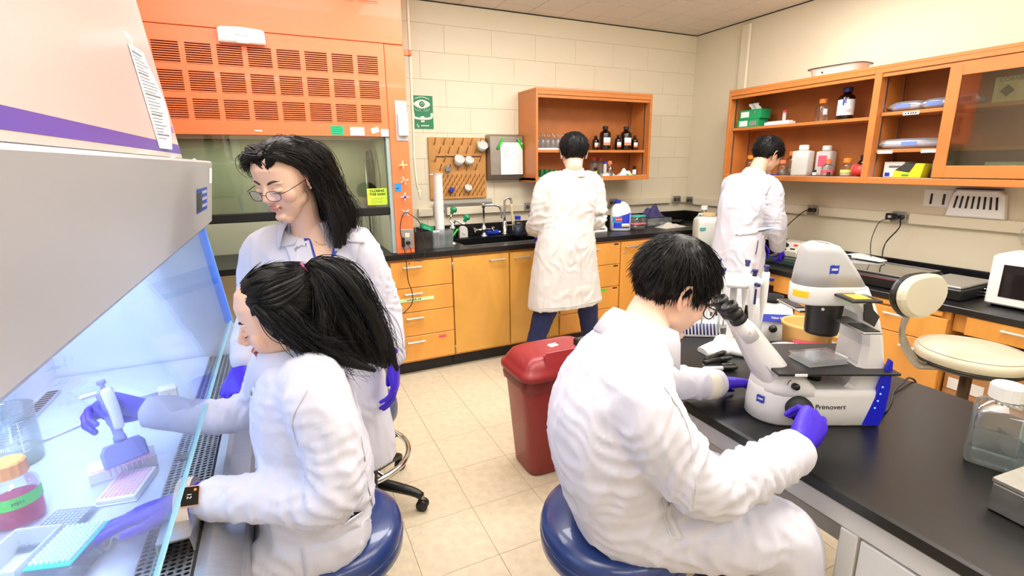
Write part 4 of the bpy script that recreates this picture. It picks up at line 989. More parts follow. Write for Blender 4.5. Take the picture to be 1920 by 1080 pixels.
# enamel tray upside on the cabinet
o = T('enamel_tray', 'white enamel tray with a black rim on top of the long cabinet', 'tray', (-.20, -1.60, 2.1135), .1)
rings = []
for s, zz in ((.8, 0), (.86, .006), (.93, .05), (1., .055), (.985, .056), (.9, .05), (.82, .01)):
    rings.append([(.11 * s * math.copysign(abs(math.cos(a)) ** .5, math.cos(a)), .19 * s * math.copysign(abs(math.sin(a)) ** .5, math.sin(a)), zz) for a in [2 * PI * i / 32 for i in range(32)]])
MB().loft(rings).build('tray_shell', WHITEM, o)
b = MB(); b.tube([(.112 * math.copysign(abs(math.cos(a)) ** .5, math.cos(a)), .192 * math.copysign(abs(math.sin(a)) ** .5, math.sin(a)), .056) for a in [2 * PI * i / 40 for i in range(40)]], .003, 6, closed=True); b.build('rim', BLK, o)
b = MB(); b.cyl((-.1085, .06, .02), (-.1055, .06, .02), .006, n=10); b.build('chip_mark', INK, o)
# ------------------------------------------------------------------ low bench things
zb = .7305
o = T('power_supply', 'beige electrophoresis power supply with knobs on the bench', 'power supply', (-.28, -1.47, zb + .06), RZ)
Fp = frame((0, 0, 0), (0, 1, 0), (0, 0, 1), (1, 0, 0))
PSB = M('beige enamel', '#c9c3b0', .45); 
MB().prism([(-.10, 0), (.10, 0), (.10, .10), (-.02, .10), (-.10, .03)], -.10, .10, Fp, .004).build('housing', PSB, o)
nd = V((0, -.07, .08)).normalized(); xd = V((1, 0, 0)); yd = nd.cross(xd)
Fn = frame((0, -.06, .065), xd, yd, nd)
MB(Fn).box(-.092, .092, -.048, .048, .001, .004).build('front_panel', M('panel grey', '#d6d3c9', .5), o)
MB(Fn).cyl((-.01, .005, .004), (-.01, .005, .02), .014).build('knob', BLK, o)
MB(Fn).box(-.085, -.045, -.03, .0, .004, .007).build('switch', BLK, o)
MB(Fn).box(.035, .07, .01, .03, .004, .006).build('display', M('red led', '#7a1a16', .3, emit='#ff3020', es=1.2), o)
for x, y in ((.04, -.02), (.06, -.02), (-.04, .032), (-.005, -.034), (-.08, .035)): MB(Fn).box(x - .009, x + .009, y - .006, y + .006, .004, .007).build('button', BLK, o)
AQ = GL('aqua acrylic', '#a9cbc4', rough=.06, gloss=.35, haze=.18, hazecol='#bcd8d0')
o = T('gel_tank', 'clear acrylic gel tank carrying the power supply on the bench', 'tank', (-.33, -1.50, zb), RZ)
b = MB(); b.box(-.13, .13, -.11, .16, 0, .055, .006); b.build('tank_shell', AQ, o); b = MB(); b.box(-.145, .145, -.12, -.04, .0, .04, .006); b.build('tank_step', AQ, o); MB().box(-.08, .08, -.03, .12, .005, .03, .004).build('gel_tray', AQ, o)
o = T('gel_tank', 'low clear tray beside the gloved hand on the bench', 'tank', (-.49, -1.30, zb), RZ); MB().box(-.10, .10, -.06, .06, 0, .03, .004).build('tank_shell', AQ, o); MB().box(-.08, .08, -.045, .045, .031, .034).build('lid', AQ, o)
o = T('tape_dispenser', 'bright green tape piece on the bench edge by the microscope', 'tape', (-.33, -1.70, zb)); MB().prism([(-.03, 0), (.04, 0), (.035, .035), (-.01, .045), (-.03, .02)], -.015, .015, frame((0, 0, 0), (0, -1, 0), (0, 0, 1), (1, 0, 0)), .003).build('dispenser_body', M('acid green', '#7ae22a', .5), o); MB().lathe([(.016, 0), (.016, .025), (0, .026)], (0, 0.02, .04), 14).build('roll', WHITE, o)
cord('power_cable', 'black cord from the wall outlet to the power supply', [(-.046, -1.40, 1.13), (-.10, -1.38, 1.10), (-.13, -1.30, 1.0), (-.12, -1.26, .92), (-.14, -1.33, .86), (-.18, -1.40, .83)], .004, plug=(-.06, -1.44, 1.128))
cord('power_cable', 'black cord coiled behind the power supply', [(-.10, -1.60, .80), (-.06, -1.66, .84), (-.07, -1.74, .82), (-.12, -1.78, .76), (-.16, -1.72, .735)], .004)
# scanner pair
o = T('gel_imager', 'low black gel scanner with a grey glass lid on the bench', 'scanner', (-.33, -2.14, zb), RZ)
MB().box(-.27, .27, -.24, .2, 0, .075, .008).build('housing', BLK, o)
MB().box(-.255, .255, -.225, .185, .076, .086, .003).build('glass_lid', M('smoky glass', '#3d3b38', .1, coat=.8), o)
for q in ((-.255, .255, -.225, -.205), (-.255, .255, .165, .185), (-.255, -.24, -.205, .165), (.24, .255, -.205, .165)): MB().box(*q, .0862, .09, .001).build('lid_edge', STEELD, o)
MB().box(-.2, -.14, -.246, -.24, .025, .05, .002).build('latch', STEELD, o)
MB().box(-.25, .25, -.2425, -.2395, .06, .064).build('trim_strip', M('pink strip', '#a2505a', .4), o)
o = T('gel_imager', 'shorter black box with a grey top right of the scanner', 'scanner', (-.33, -2.53, zb), RZ)
MB().box(-.10, .14, -.2, .2, 0, .065, .006).build('housing', BLK, o); MB().box(-.09, .13, -.19, .19, .066, .08, .004).build('lid', M('scuffed grey', '#9a9890', .35, metal=.4), o)
o = T('slide_tray', 'white angular tray lying on the back of the scanner', 'tray', (-.15, -1.93, zb + .091), RZ); MB().prism([(-.11, 0), (.13, 0), (.12, .008), (-.05, .028), (-.1, .02)], -.05, .05, frame((0, 0, 0), (1, 0, 0), (0, 0, 1), (0, -1, 0)), .003).build('tray_shell', WHITE, o); MB().box(-.09, -.06, -.052, -.049, .006, .018).build('clip', BLK, o)
o = T('chrome_rack', 'small chrome rack between the scanner and the microwave', 'rack', (-.20, -2.69, zb), RZ)
for k in range(3): MB().tube([(-.05, -.09, .01 + .02 * k), (.03, -.09, .01 + .02 * k)], .0035, 6).build('rod', CHROME, o)
for x in (-.05, .03): MB().box(x - .004, x + .004, -.1, .08, 0, .056, .001).build('side_plate', CHROME, o)
# microwave
o = T('microwave_oven', 'white microwave oven with a dark window on the bench', 'microwave', (-.31, -3.0, zb), RZ)
MB().box(-.25, .25, -.15, .19, .008, .285, .012).build('housing', WHITE, o)
dr = MB().box(-.248, .12, -.17, -.152, .014, .28, .008).build('door', WHITE, o)
MB().box(-.195, .08, -.1725, -.1705, .06, .235, .004).build('window_pane', M('dark window', '#121317', .15, coat=.6), dr)
MB().box(.125, .248, -.168, -.152, .014, .28, .006).build('control_panel', LGREY, o)
for sx in (-.22, .22):
    for sy in (-.12, .16): MB().cyl((sx, sy, 0), (sx, sy, .009), .012).build('foot', BLKR, o)
o = T('face_shield', 'clear round plastic shield propped on the microwave', 'shield', (-.27, -2.86, zb + .287), RZ)
b = MB(); b.tube([(.10 * math.cos(a), .02, .085 + .085 * math.sin(a)) for a in [2 * PI * i / 28 for i in range(28)]], .0025, 6, closed=True); b.build('rim', CLEARP, o)
b = MB(); b.lathe([(0, 0), (.1, .0)], (0, .02, .085), 28, (0, -1, 0), 1, .85); b.build('visor', GL('visor', '#f4f6f4', gloss=.15), o)
cord('power_cable', 'dark cord hanging behind the face shield', [(-.04, -2.72, 1.10), (-.07, -2.75, 1.02), (-.09, -2.78, .92), (-.08, -2.74, .78)], .005)
cord('power_cable', 'thin black cord from the twin plugs to the scanner', [(-.07, -2.03, 1.115), (-.10, -1.97, 1.09), (-.09, -1.93, .98), (-.11, -1.94, .90), (-.14, -1.97, .835)], .0028)
cord('power_cable', 'thicker black cord from the twin plugs down to the scanner', [(-.07, -2.08, 1.115), (-.11, -2.10, 1.06), (-.10, -2.03, .95), (-.12, -2.03, .86), (-.13, -2.06, .835)], .0042, plug=(-.075, -2.055, 1.13))
o = T('adapter_plug', 'black adapter plugged in left of the thicker cord', 'plug', (-.045, -2.02, 1.13)); MB().box(-.045, -.0, -.022, .03, -.022, .022, .005).build('adapter_body', BLK, o); MB().box(-.047, -.045, -.01, .01, -.008, .008).build('adapter_label', GREY, o)
# white racks on the side wall
o = T('wall_rack', 'small white slotted plate on the side wall', 'rack', (0, -2.25, 1.265), RZ)
b = MB(); 
for x0, x1, z0, z1 in ((-.085, .075, .03, .055), (-.085, .075, -.055, -.04), (-.085, -.05, -.04, .03), (-.035, .02, -.04, .03), (.035, .075, -.04, .03)): b.box(x0, x1, -.007, -.001, z0, z1)
b.build('plate', WHITE, o)
MB().box(-.05, -.035, -.002, -.001, -.04, .03).box(.02, .035, -.002, -.001, -.04, .03).build('slot', BLK, o)
o = T('wall_rack', 'larger white tube holder with eight slots on the side wall', 'rack', (0, -2.46, 1.245), RZ)
MB().prism([(-.145, -.085), (.15, -.085), (.13, .06), (.10, .085), (-.10, .085), (-.125, .06)], .001, .055, frame((0, 0, 0), (1, 0, 0), (0, 0, 1), (0, -1, 0)), .008).build('holder_body', WHITE, o)
MB().box(-.115, .11, -.05, -.005, .0855, .092, .003).build('top_ledge', M('navy edge', '#22284c', .4), o)
for k in range(8):
    a = -.1 + .03 * k; MB().tube([(a, -.0565, -.03), (a * .92, -.0565, .045)], .0055, 6).build('slot', BLK, o)
# cardboard boxes under the bench
CB = M('cardboard', '#b98552', .8, var=.06, vs=8)
o = T('cardboard_box', 'brown cardboard box with black lettering under the bench', 'box', (-.36, -3.036, .0005), RZ)
MB().box(-.34, .4, -.24, .2, .24, .478, .003).build('upper_carton', CB, o); MB().box(-.34, .4, -.24, .2, .0, .238, .003).build('lower_carton', CB, o)
text('FALCON', .055, M('box ink', '#2e2014', .8), o, (-.11, -.2412, .42), (1, 0, 0), (0, 0, 1), bold=.001)
text('A Corning Brand', .014, M('box ink two', '#3a2a1a', .8), o, (-.13, -.2412, .385), (1, 0, 0), (0, 0, 1))
for x0, x1, z0, z1 in ((-.33, -.25, .38, .455), (-.32, -.16, .245, .31), (-.10, .0, .25, .315)): MB().box(x0, x1, -.2414, -.2402, z0, z1).build('paper_label', PAPER, o)
MB().box(-.33, -.30, -.2422, -.2412, .40, .43).box(-.07, -.01, -.2422, -.2412, .265, .30).build('print', PRINT, o)
# cream swivel chair
CRM = M('cream vinyl', '#cbc6b0', .38, coat=.25, bump=.02, bs=200)
o = T('swivel_chair', 'cream vinyl swivel chair with a rounded backrest by the low bench', 'chair', (-.98, -2.93, 0))
MB().lathe([(0, .555), (.19, .555), (.215, .565), (.222, .59), (.214, .612), (.17, .628), (0, .632)], n=40).build('seat', CRM, o)
MB().lathe([(0, .535), (.195, .535), (.215, .55), (.215, .56), (0, .56)], n=36).build('seat_pan', BLK, o)
MB().tube([(.205 * math.cos(a), .205 * math.sin(a), .618) for a in [2 * PI * i / 44 for i in range(44)]], .0025, 5, closed=True).build('piping', CRM, o)
bc = V((-.30, .13, .895)); nb = V((-.05, -.97, .10)).normalized(); xb_ = V((nb.y, -nb.x, 0)).normalized() * -1; yb_ = nb.cross(xb_); Fb = frame(bc, xb_, yb_, nb)
sh = [(.17 * math.copysign(abs(math.cos(a)) ** .75, math.cos(a)) * (1 - .16 * math.sin(a) * -1 * (math.sin(a) < 0) * 1.6), .102 * math.copysign(abs(math.sin(a)) ** .8, math.sin(a))) for a in [2 * PI * i / 36 for i in range(36)]]
MB().prism(sh, .0, .045, Fb, .014).build('backrest', CRM, o); MB().prism([(p[0] * 1.03, p[1] * 1.03) for p in sh], -.02, .004, Fb, .008).build('backrest_shell', BLK, o)
st = bc - nb * .02 + V((0, 0, -.08)); b = MB(); b.tube([st, st + V((-.02, .0, -.12)), V((-.25, .11, .56)), V((-.18, .08, .535)), V((0, 0, .53))], .02, 8, 5, rx=.5, up=(0, 0, 1)); b.build('back_bar', STEELD, o)
MB().cyl((0, 0, .30), (0, 0, .54), .024).build('column', M('dark bronze', '#4a382a', .35, metal=.6), o); MB().cyl((0, 0, .12), (0, 0, .31), .03).build('lower_column', STEELD, o)
MB().tube([(.2 * math.cos(a), .2 * math.sin(a), .27) for a in [2 * PI * i / 32 for i in range(32)]], .009, 8, closed=True).build('foot_ring', CHROME, o)
for k in range(5):
    a = 2 * PI * k / 5; d_ = V((math.cos(a), math.sin(a), 0))
    MB().tube([V((0, 0, .13)), d_ * .15 + V((0, 0, .11)), d_ * .26 + V((0, 0, .07))], [.022, .018, .013], 8, 3).build('leg', BLK, o); MB().cyl(d_ * .26 + V((-.012, 0, .027)), d_ * .26 + V((.012, 0, .027)), .026).build('caster', BLK, o)
# ------------------------------------------------------------------ island table
o = T('lab_table', 'black-topped lab table with a light grey steel frame under the microscope', 'table', (-2.42, -3.2, 0))
def TI(): return MB(Matrix.Translation((2.42, 3.2, 0)))
FRM = M('frame grey', '#cfd0d3', .4)
TOP2 = M('black laminate', '#0d0d0e', .3, var=.2, vs=40, bump=.015, bs=400)
b = TI(); b.prism([(-2.82, -4.6), (-2.0, -4.6), (-2.0, -2.25), (-2.82, -2.25)], .722, .76, None, .006); b.build('table_top', TOP2, o)
for q in ((-2.795, -2.775, -4.55, -2.28), (-2.045, -2.025, -4.55, -2.28)): TI().box(*q, .655, .7215, .002).build('apron', FRM, o)
TI().box(-2.775, -2.045, -2.30, -2.28, .655, .7215, .002).build('apron', FRM, o)
for x in (-2.80, -2.06):
    for y in (-2.33, -3.46, -4.5): TI().box(x, x + .04, y, y + .04, .0, .655, .003).build('leg', FRM, o)
TI().box(-2.68, -2.645, -3.42, -2.33, .52, .57, .003).build('lower_rail', FRM, o)
TI().box(-2.795, -2.775, -4.5, -3.465, .02, .648, .002).build('side_panel', M('panel white', '#d8dade', .4), o)
# ------------------------------------------------------------------ microscope; local x forward from the user, y left, z up
MW = M('microscope white', '#e8e8ea', .3, coat=.2)
MG = M('microscope grey', '#b4b6b9', .35, coat=.1)
MBLU = M('microscope blue', '#1a1fa0', .3, emit='#1518c8', es=.35)
MS = T('microscope', 'white inverted microscope with blue glowing side trim on the black table', 'microscope', (-2.677, -3.169, .7603), math.atan2(-.442, .897))
FS = frame((0, 0, 0), (1, 0, 0), (0, 0, 1), (0, -1, 0))          # profile plane (x, z); depth runs to -y, the near side
def plan(x0, x1, hw, rf, z, yc=.08, n=10, rb=.02):
    """outline with a round front of depth rf and softly rounded back corners"""
    pts = []
    for i in range(n + 1):
        a = PI / 2 + PI * i / n; pts.append((x0 + rf + rf * math.cos(a), yc + hw * math.sin(a), z))
    for i in range(4):
        a = -PI / 2 + PI / 2 * i / 3; pts.append((x1 - rb + rb * math.cos(a), yc - hw + rb + rb * math.sin(a), z))
    for i in range(4):
        a = PI / 2 * i / 3; pts.append((x1 - rb + rb * math.cos(a), yc + hw - rb + rb * math.sin(a), z))
    return pts
b = MB(); b.loft([plan(-.068, .272, .076, .075, .0), plan(-.075, .279, .08, .08, .006), plan(-.074, .283, .08, .08, .05), plan(-.070, .284, .08, .08, .09), plan(-.068, .284, .077, .08, .106), plan(-.06, .278, .07, .075, .113)]); b.build('base', MW, MS)
b = MB(); b.loft([plan(-.070, .10, .08, .08, .085), plan(-.066, .085, .078, .078, .115), plan(-.058, .058, .07, .07, .145), plan(-.045, .035, .058, .055, .158)]); b.build('front_housing', MW, MS)
armp = [(.15, .09), (.185, .125), (.203, .18), (.207, .24), (.2, .29), (.178, .335), (.15, .37), (.15, .405), (.2, .41), (.228, .356), (.248, .31), (.263, .263), (.276, .2), (.284, .13), (.285, .06), (.2, .05)]
MB().prism(armp, -.145, -.015, FS, .014).build('arm', MW, MS)
b = MB(); b.loft([plan(.02, .165, .054, .054, .358), plan(.017, .17, .057, .057, .364), plan(.018, .205, .057, .057, .408), plan(.02, .203, .056, .056, .411)]); b.build('lamp_housing', MW, MS)
b = MB(); b.loft([plan(.021, .2, .055, .055, .4115), plan(.024, .175, .054, .054, .45), plan(.032, .135, .051, .051, .505), plan(.04, .118, .045, .045, .524), plan(.055, .10, .03, .03, .531)]); b.build('lamp_cap', MG, MS)
# viewing tube and eyepieces
b = MB(); b.body([(.012, .08, .10, .060, .05), (-.03, .08, .16, .058, .046), (-.075, .08, .225, .052, .038), (-.108, .08, .272, .046, .032)], (0, 1, 0), 28, 4, 2.8); b.build('viewing_tube', MW, MS)
dv = V((-.6, 0, .8)).normalized()
for y in (.047, .113):
    s0 = V((-.098, y, .255)); e = MB().cyl(s0, s0 + dv * .065, .0235, .0225, 20).build('eyepiece_tube', MW, MS)
    b = MB(); b.lathe([(.0225, .0), (.024, .002), (.024, .014), (.0222, .016), (.0222, .022), (.0245, .024), (.0245, .036), (.021, .038), (.021, .046), (.024, .05), (.0235, .062), (.017, .064), (.016, .056), (0, .056)], s0 + dv * .065, 24, dv); b.build('eyepiece', BLK, MS)
    MB().cyl(s0 + dv * .03 + V((0, -.024, 0)), s0 + dv * .03 + V((0, -.0215, 0)), .0025, n=8).build('grub_screw', GREY, e)
MB().prism([(-.062, .182), (-.055, .176), (.004, .10), (.0, .095)], -.0235, -.0225, FS).build('tube_seam', MG, MS)
# condenser, sliders
b = MB(); b.lathe([(.047, .364), (.048, .355), (.047, .325), (.046, .322), (.044, .27), (.0425, .262), (.036, .262), (.03, .275), (0, .275)], (.118, .08, 0), 32); b.build('condenser', BLK, MS)
MB().cyl((.09, .04, .345), (.088, .036, .345), .004).build('index_mark', WHITE, MS)
b = MB(); b.box(.105, .185, -.055, .045, .388, .395, .002); sld = b.build('filter_slider', BLK, MS); MB().box(.12, .165, -.04, .01, .3952, .3962).build('yellow_filter', M('amber filter', '#d6a91e', .3), sld)
b = MB(); b.box(.125, .175, -.085, .06, .312, .318, .002); sld = b.build('phase_slider', STEELD, MS); MB().box(.13, .17, -.08, -.01, .3182, .32).build('slider_plate', BLK, sld)
b = MB(); b.box(.06, .10, .10, .235, .315, .321, .002); sld = b.build('phase_slider', STEELD, MS); MB().box(.065, .095, .13, .23, .3212, .323).build('slider_plate', BLK, sld)
MB().prism([(.192, .318), (.222, .30), (.232, .33), (.212, .35), (.204, .372), (.184, .366)], -.018, -.0125, FS).build('side_plate', M('dark plate', '#2a2b2e', .4), MS)
MB().cyl((.135, .015, .382), (.155, -.0, .380), .008).build('green_lamp', M('green lamp', '#7fe08a', .3, emit='#46e05a', es=.8), MS)
# stage
b = MB(); b.box(-.045, .295, -.02, .22, .166, .174, .002); st = b.build('stage', M('stage black', '#121214', .38), MS)
MB().lathe([(.03, -.028), (.03, 0), (0, 0)], (.118, .08, .166), 24).build('stage_mount', BLK, MS)
MB().box(.0, .035, -.0225, -.0195, .166, .174, .001).build('stage_clip', WHITE, st)
MB().lathe([(.018, .1), (.018, .14), (.012, .15), (.012, .1655), (0, .1655)], (.118, .08, 0), 20).build('objective', BLK, MS)
# focus knob, small knob, trim, lettering
b = MB(); b.lathe([(.035, -.002), (.036, .004), (.036, .018), (.0335, .02), (.0335, .026), (.024, .028), (.024, .046), (.022, .048), (0, .048)], (.031, .002, .062), 36, (0, -1, 0)); b.build('focus_knob', BLKR, MS)
b = MB(); b.lathe([(.035, 0), (.036, .018), (.024, .022), (.024, .04), (0, .04)], (.031, .158, .062), 30, (0, 1, 0)); b.build('focus_knob', BLKR, MS)
b = MB(); b.lathe([(.010, 0), (.010, .012), (.008, .016), (0, .016)], (.018, .006, .125), 18, (0, -1, .15)); b.build('light_knob', BLK, MS)
MB().tube([(-.004, .003, .13), (-.001, .003, .139), (.006, .004, .144)], .0012, 5, 3).build('index_arc', INK, MS)
tr = [(.272, .208), (.262, .16), (.247, .09), (.222, .006), (.27, .003), (.281, .05), (.284, .12), (.280, .2)]
tb = MB().prism([(p[0], p[1]) for p in tr], -.010, .0018, FS).build('light_trim', MBLU, MS)
LED = M('blue led', '#6f8cff', .3, emit='#4a6cff', es=5.)
for x, z in ((.262, .125), (.259, .104), (.255, .082), (.25, .06)): MB().lathe([(.0026, 0), (.0026, .0012), (0, .0018)], (x, -.0018, z), 10, (0, -1, 0)).build('led', LED, tb)
text('Primovert', .0215, M('dark print', '#3a3c40', .6), MS, (.125, -.0005, .062), (1, 0, 0), (0, 0, 1))
def badge(par, c, n, s=.017):
    n = V(n).normalized(); x = V((-n.y, n.x, 0)).normalized(); F = frame(c, x, V((0, 0, 1)), n)
    b = MB(F); b.prism([(-s, -s), (-s * .3, -s * .85), (s * .4, -s * 1.05), (s, -s * .9), (s, s), (s * .3, s * .85), (-s * .4, s * 1.05), (-s, s * .9)], 0, .0012); b.build('blue_badge', BLUE, par)
    text('ZEISS', s * .62, WHITE, par, V(c) + n * .0012, x, (0, 0, 1), bold=.0003)
badge(MS, (-.060, .033, .072), (-.8, -.55, .03), .0115)
badge(MS, (.098, .0265, .462), (.05, -1, .05), .0125)
b = MB(); an = [(PI + .15 + .8 * i / 8) for i in range(9)]; vs = []
for a in an:
    for z in (.378, .396): vs.append((.075 + .058 * math.cos(a), .08 + .058 * math.sin(a), z))
b.add(vs, [(2 * i, 2 * i + 2, 2 * i + 3, 2 * i + 1) for i in range(8)], True); lb = b.build('warning_label', M('warning yellow', '#ecc81c', .5), MS)
cord('power_cable', 'black cord trailing from the back of the microscope', [(-2.40, -3.26, .80), (-2.33, -3.25, .766), (-2.24, -3.22, .764), (-2.16, -3.185, .766), (-2.08, -3.17, .775), (-2.02, -3.16, .775), (-1.985, -3.17, .74), (-1.98, -3.2, .6)], .0035)
# well plate on the stage
def well_plate(name, label, loc, rz, w=.064, d=.043, h=.015, mat=CLEARP, ring=CLEARP, nx=12, ny=8):
    o = T(name, label, 'well plate', loc, rz)
    b = MB(); b.box(-w, w, -d, d, 0, .004, .001); b.box(-w * .96, w * .96, -d * .95, d * .95, .004, h, .0015); b.build('plate_body', mat, o)
    me = MB().lathe([(.0034, 0), (.0034, .0018), (.0026, .0018), (.0026, .0002)], (0, 0, 0), 10).mesh('well')
    for i in range(nx):
        for j in range(ny): link('well', me, ring, o, (-.0495 * w / .064 + .009 * i * w / .064, -.0315 * d / .043 + .009 * j * d / .043, h))
    return o
WELL = GL('well ring', '#eef3f5', rough=.1, gloss=.4, k=.4, haze=.6, hazecol='#f2f5f8')
mm = Matrix.Translation((-2.677, -3.169, .7603)) @ rotz(math.atan2(-.442, .897))
wp = well_plate('well_plate', 'clear many-well culture plate on the black microscope stage', mm @ V((.118, .075, .1745)), math.atan2(-.442, .897) + .18, mat=GL('clear tray plastic', '#f4f7f9', rough=.06, gloss=.3, k=.4, haze=.3), ring=WELL)
lb = MB().box(-.066, .066, -.045, .045, .0175, .0195, .001).build('lid', GL('plate lid', '#fbfcfd', rough=.05, gloss=.15, k=.25, haze=.08), wp)
# ------------------------------------------------------------------ other things on the table
zt_ = .7605
# pipette stand
o = T('pipette_stand', 'white pipette carousel stand with blue-topped pipettes on the table', 'stand', (-2.335, -2.665, zt_))
b = MB(); 
for k in range(3):
    a = 2 * PI * k / 3 + .9; d_ = V((math.cos(a), math.sin(a), 0)); b.tube([V((0, 0, .022)), d_ * .07 + V((0, 0, .014)), d_ * .125 + V((0, 0, .008))], [.04, .032, .022], 12, 4, rx=1.5)
for i in range(len(b.v)): b.v[i] = (b.v[i][0], b.v[i][1], max(.0, b.v[i][2] * .8))
b.build('base', WHITE, o); MB().lathe([(.045, .0), (.035, .03), (.014, .05), (.0125, .30), (0, .30)], n=20).build('column', WHITE, o)
b = MB(); b.lathe([(.095, .285), (.1, .29), (.1, .302), (.095, .306), (.03, .308), (.03, .285)], n=36); b.build('carousel', WHITE, o)
NAVY = M('navy blue', '#1c2266', .35)
for k in range(6):
    a = 2 * PI * k / 6 + .3; c = V((.098 * math.cos(a), .098 * math.sin(a), 0)); t = V((-math.sin(a), math.cos(a), 0))
    p = T('pipette', ('%s pipette on the white carousel stand' % ('blue-topped', 'second blue-topped', 'third blue-topped', 'far-side', 'far-side left', 'inner left-hand')[k]).replace('left-hand', 'side'), 'pipette', V((-2.335, -2.665, zt_)) + c * 1.12 + V((0, 0, .10)), a, 'pipettes on the carousel')
    MB().lathe([(.0035, 0), (.006, .06), (.008, .08), (.011, .1), (.0135, .12), (.015, .2), (.013, .235), (0, .236)], n=14).build('pipette_body', WHITE, p)
    MB().lathe([(.0085, .236), (.0085, .25), (.011, .252), (.011, .262), (0, .263)], n=12).build('plunger', NAVY, p); MB().box(.006, .03, -.008, .008, .2, .215, .003).build('finger_hook', NAVY, p); MB().box(.0135, .0155, -.005, .005, .13, .19, .001).build('grip_strip', NAVY, p)
# rack of blue comb tips left of the stand
o = T('comb_rack', 'white tray with dark blue comb teeth behind the eyepieces', 'rack', (-2.305, -2.45, zt_), -.55)
MB().box(-.10, .10, -.05, .05, .0, .012, .003).build('tray_base', WHITE, o); MB().prism([(-.05, .012), (.05, .012), (.05, .05), (-.02, .06)], -.10, .10, frame((0, 0, 0), (0, 1, 0), (0, 0, 1), (1, 0, 0)), .003).build('tray_back', WHITE, o)
for k in range(13): MB().tube([(-.09 + .015 * k, -.052, .012), (-.09 + .015 * k, -.028, .056)], .0042, 6).build('tooth', NAVY, o)
# basket
o = T('plastic_basket', 'white slotted plastic basket behind the pipette stand', 'basket', (-2.12, -2.40, zt_), -.3)
w, d, h = .085, .07, .105
b = MB()
for z0, z1, s0, s1 in ((0, .02, .86, .885), (.085, .105, .97, 1.02)):
    for sx, sy, ex, ey in ((-1, 0, 0, 1), (1, 0, 0, 1), (0, -1, 1, 0), (0, 1, 1, 0)):
        P = []
        for z, s in ((z0, s0), (z1, s1)):
            for t_, th in ((-1, 1), (1, 1), (1, .97), (-1, .97)): P.append(((sx * w * th + ex * t_ * w) * s, (sy * d * th + ey * t_ * d) * s, z))
        b.hexa(P)
b.box(-w * .86, w * .86, -d * .86, d * .86, 0, .004); bo = b.build('basket_shell', WHITE, o)
for sx, sy, ex, ey in ((-1, 0, 0, 1), (1, 0, 0, 1), (0, -1, 1, 0), (0, 1, 1, 0)):
    for k in range(7):
        t_ = -1 + 2 * k / 6; MB().tube([((sx * w * .985 + ex * t_ * w * .98) * .885, (sy * d * .985 + ey * t_ * d * .98) * .885, .018), ((sx * w * .985 + ex * t_ * w * .98) * .975, (sy * d * .985 + ey * t_ * d * .98) * .975, .087)], .0045, 6).build('basket_rib', WHITE, o)
MB().tube([((w * 1.03) * math.copysign(abs(math.cos(a)) ** .3, math.cos(a)), (d * 1.03) * math.copysign(abs(math.sin(a)) ** .3, math.sin(a)), .105) for a in [2 * PI * i / 40 for i in range(40)]], .005, 6, closed=True).build('rim', WHITE, o)
# vortex mixer
o = T('vortex_mixer', 'grey-white vortex mixer with a black cup and blue label', 'mixer', (-2.02, -2.62, zt_), -.62)
VM = M('mixer grey', '#d5d5d2', .4, coat=.1)
b = MB(); b.loft([[(.085 * s * math.copysign(abs(math.cos(a)) ** .4, math.cos(a)) , .095 * s2 * math.copysign(abs(math.sin(a)) ** .4, math.sin(a)) + dy, z) for a in [2 * PI * i / 32 for i in range(32)]] for s, s2, dy, z in ((1, 1, 0, 0), (1.02, 1.02, 0, .01), (.97, .93, .005, .06), (.84, .70, .025, .125), (.80, .64, .028, .14), (.7, .55, .03, .145))]); b.build('housing', VM, o)
Fv = frame((0, -.0835, .075), (1, 0, 0), V((0, .42, .9)).normalized(), V((0, -.9, .42)).normalized())
MB(Fv).box(-.07, .06, .012, .044, .002, .0048, .001).build('blue_label', M('fisher blue', '#2338b8', .4), o)
Lx, Ly, Lz = (Fv.to_3x3() @ V((1, 0, 0))), (Fv.to_3x3() @ V((0, 1, 0))), (Fv.to_3x3() @ V((0, 0, 1)))
text('Fisher Scientific', .0125, WHITE, o, Fv @ V((.008, .028, .0048)), Lx, Ly, bold=.0003); text('VORTEX MIXER', .008, BLUE, o, Fv @ V((-.0, .004, .004)), Lx, Ly)
b = MB(Fv); b.lathe([(.011, 0), (.011, .004), (.016, .005), (.016, .010), (.0155, .018), (0, .018)], (-.03, -.02, .002), 18); b.build('knob', BLK, o)
b = MB(); b.lathe([(.025, .145), (.025, .155), (.036, .16), (.044, .17), (.044, .175), (.034, .172), (0, .168)], (0, .03, 0), 28); b.build('cup', BLKR, o)
for k in range(9): MB().box(-.034, .034, .03 - .032 + .008 * k - .0015, .03 - .032 + .008 * k + .0015, .173, .1762).build('rib', BLKR, o)
# tan tub and white lid
o = T('plastic_tub', 'tan plastic tub with a red tape label behind the microscope', 'tub', (-2.10, -2.83, zt_))
b = MB(); b.lathe([(.075, 0), (.08, .004), (.088, .12), (.094, .122), (.094, .132), (.088, .134), (.084, .128), (.075, .01), (0, .01)], n=36); b.build('tub_shell', M('tan plastic', '#d2a35e', .45), o)
b = MB(); band(b, .0855, .05, .08, face_ang((-2.10, -2.83)) + .1, 1.2); b.build('tape_label', REDT, o)
xx = V((.55, -.85, 0)).normalized(); d_ = V((-.85, -.55, 0)).normalized()
text('5 ml tubes', .018, INK, o, d_ * .0885 + V((0, 0, .065)), xx, (0, 0, 1))
o = T('round_container', 'round white lidded tub standing by the microscope stage', 'container', (-2.255, -2.89, zt_)); b = MB(); b.lathe([(.08, 0), (.083, .004), (.083, .05), (.088, .052), (.088, .064), (.08, .067), (.075, .064), (0, .064)], n=40); b.build('container_shell', WHITE, o)
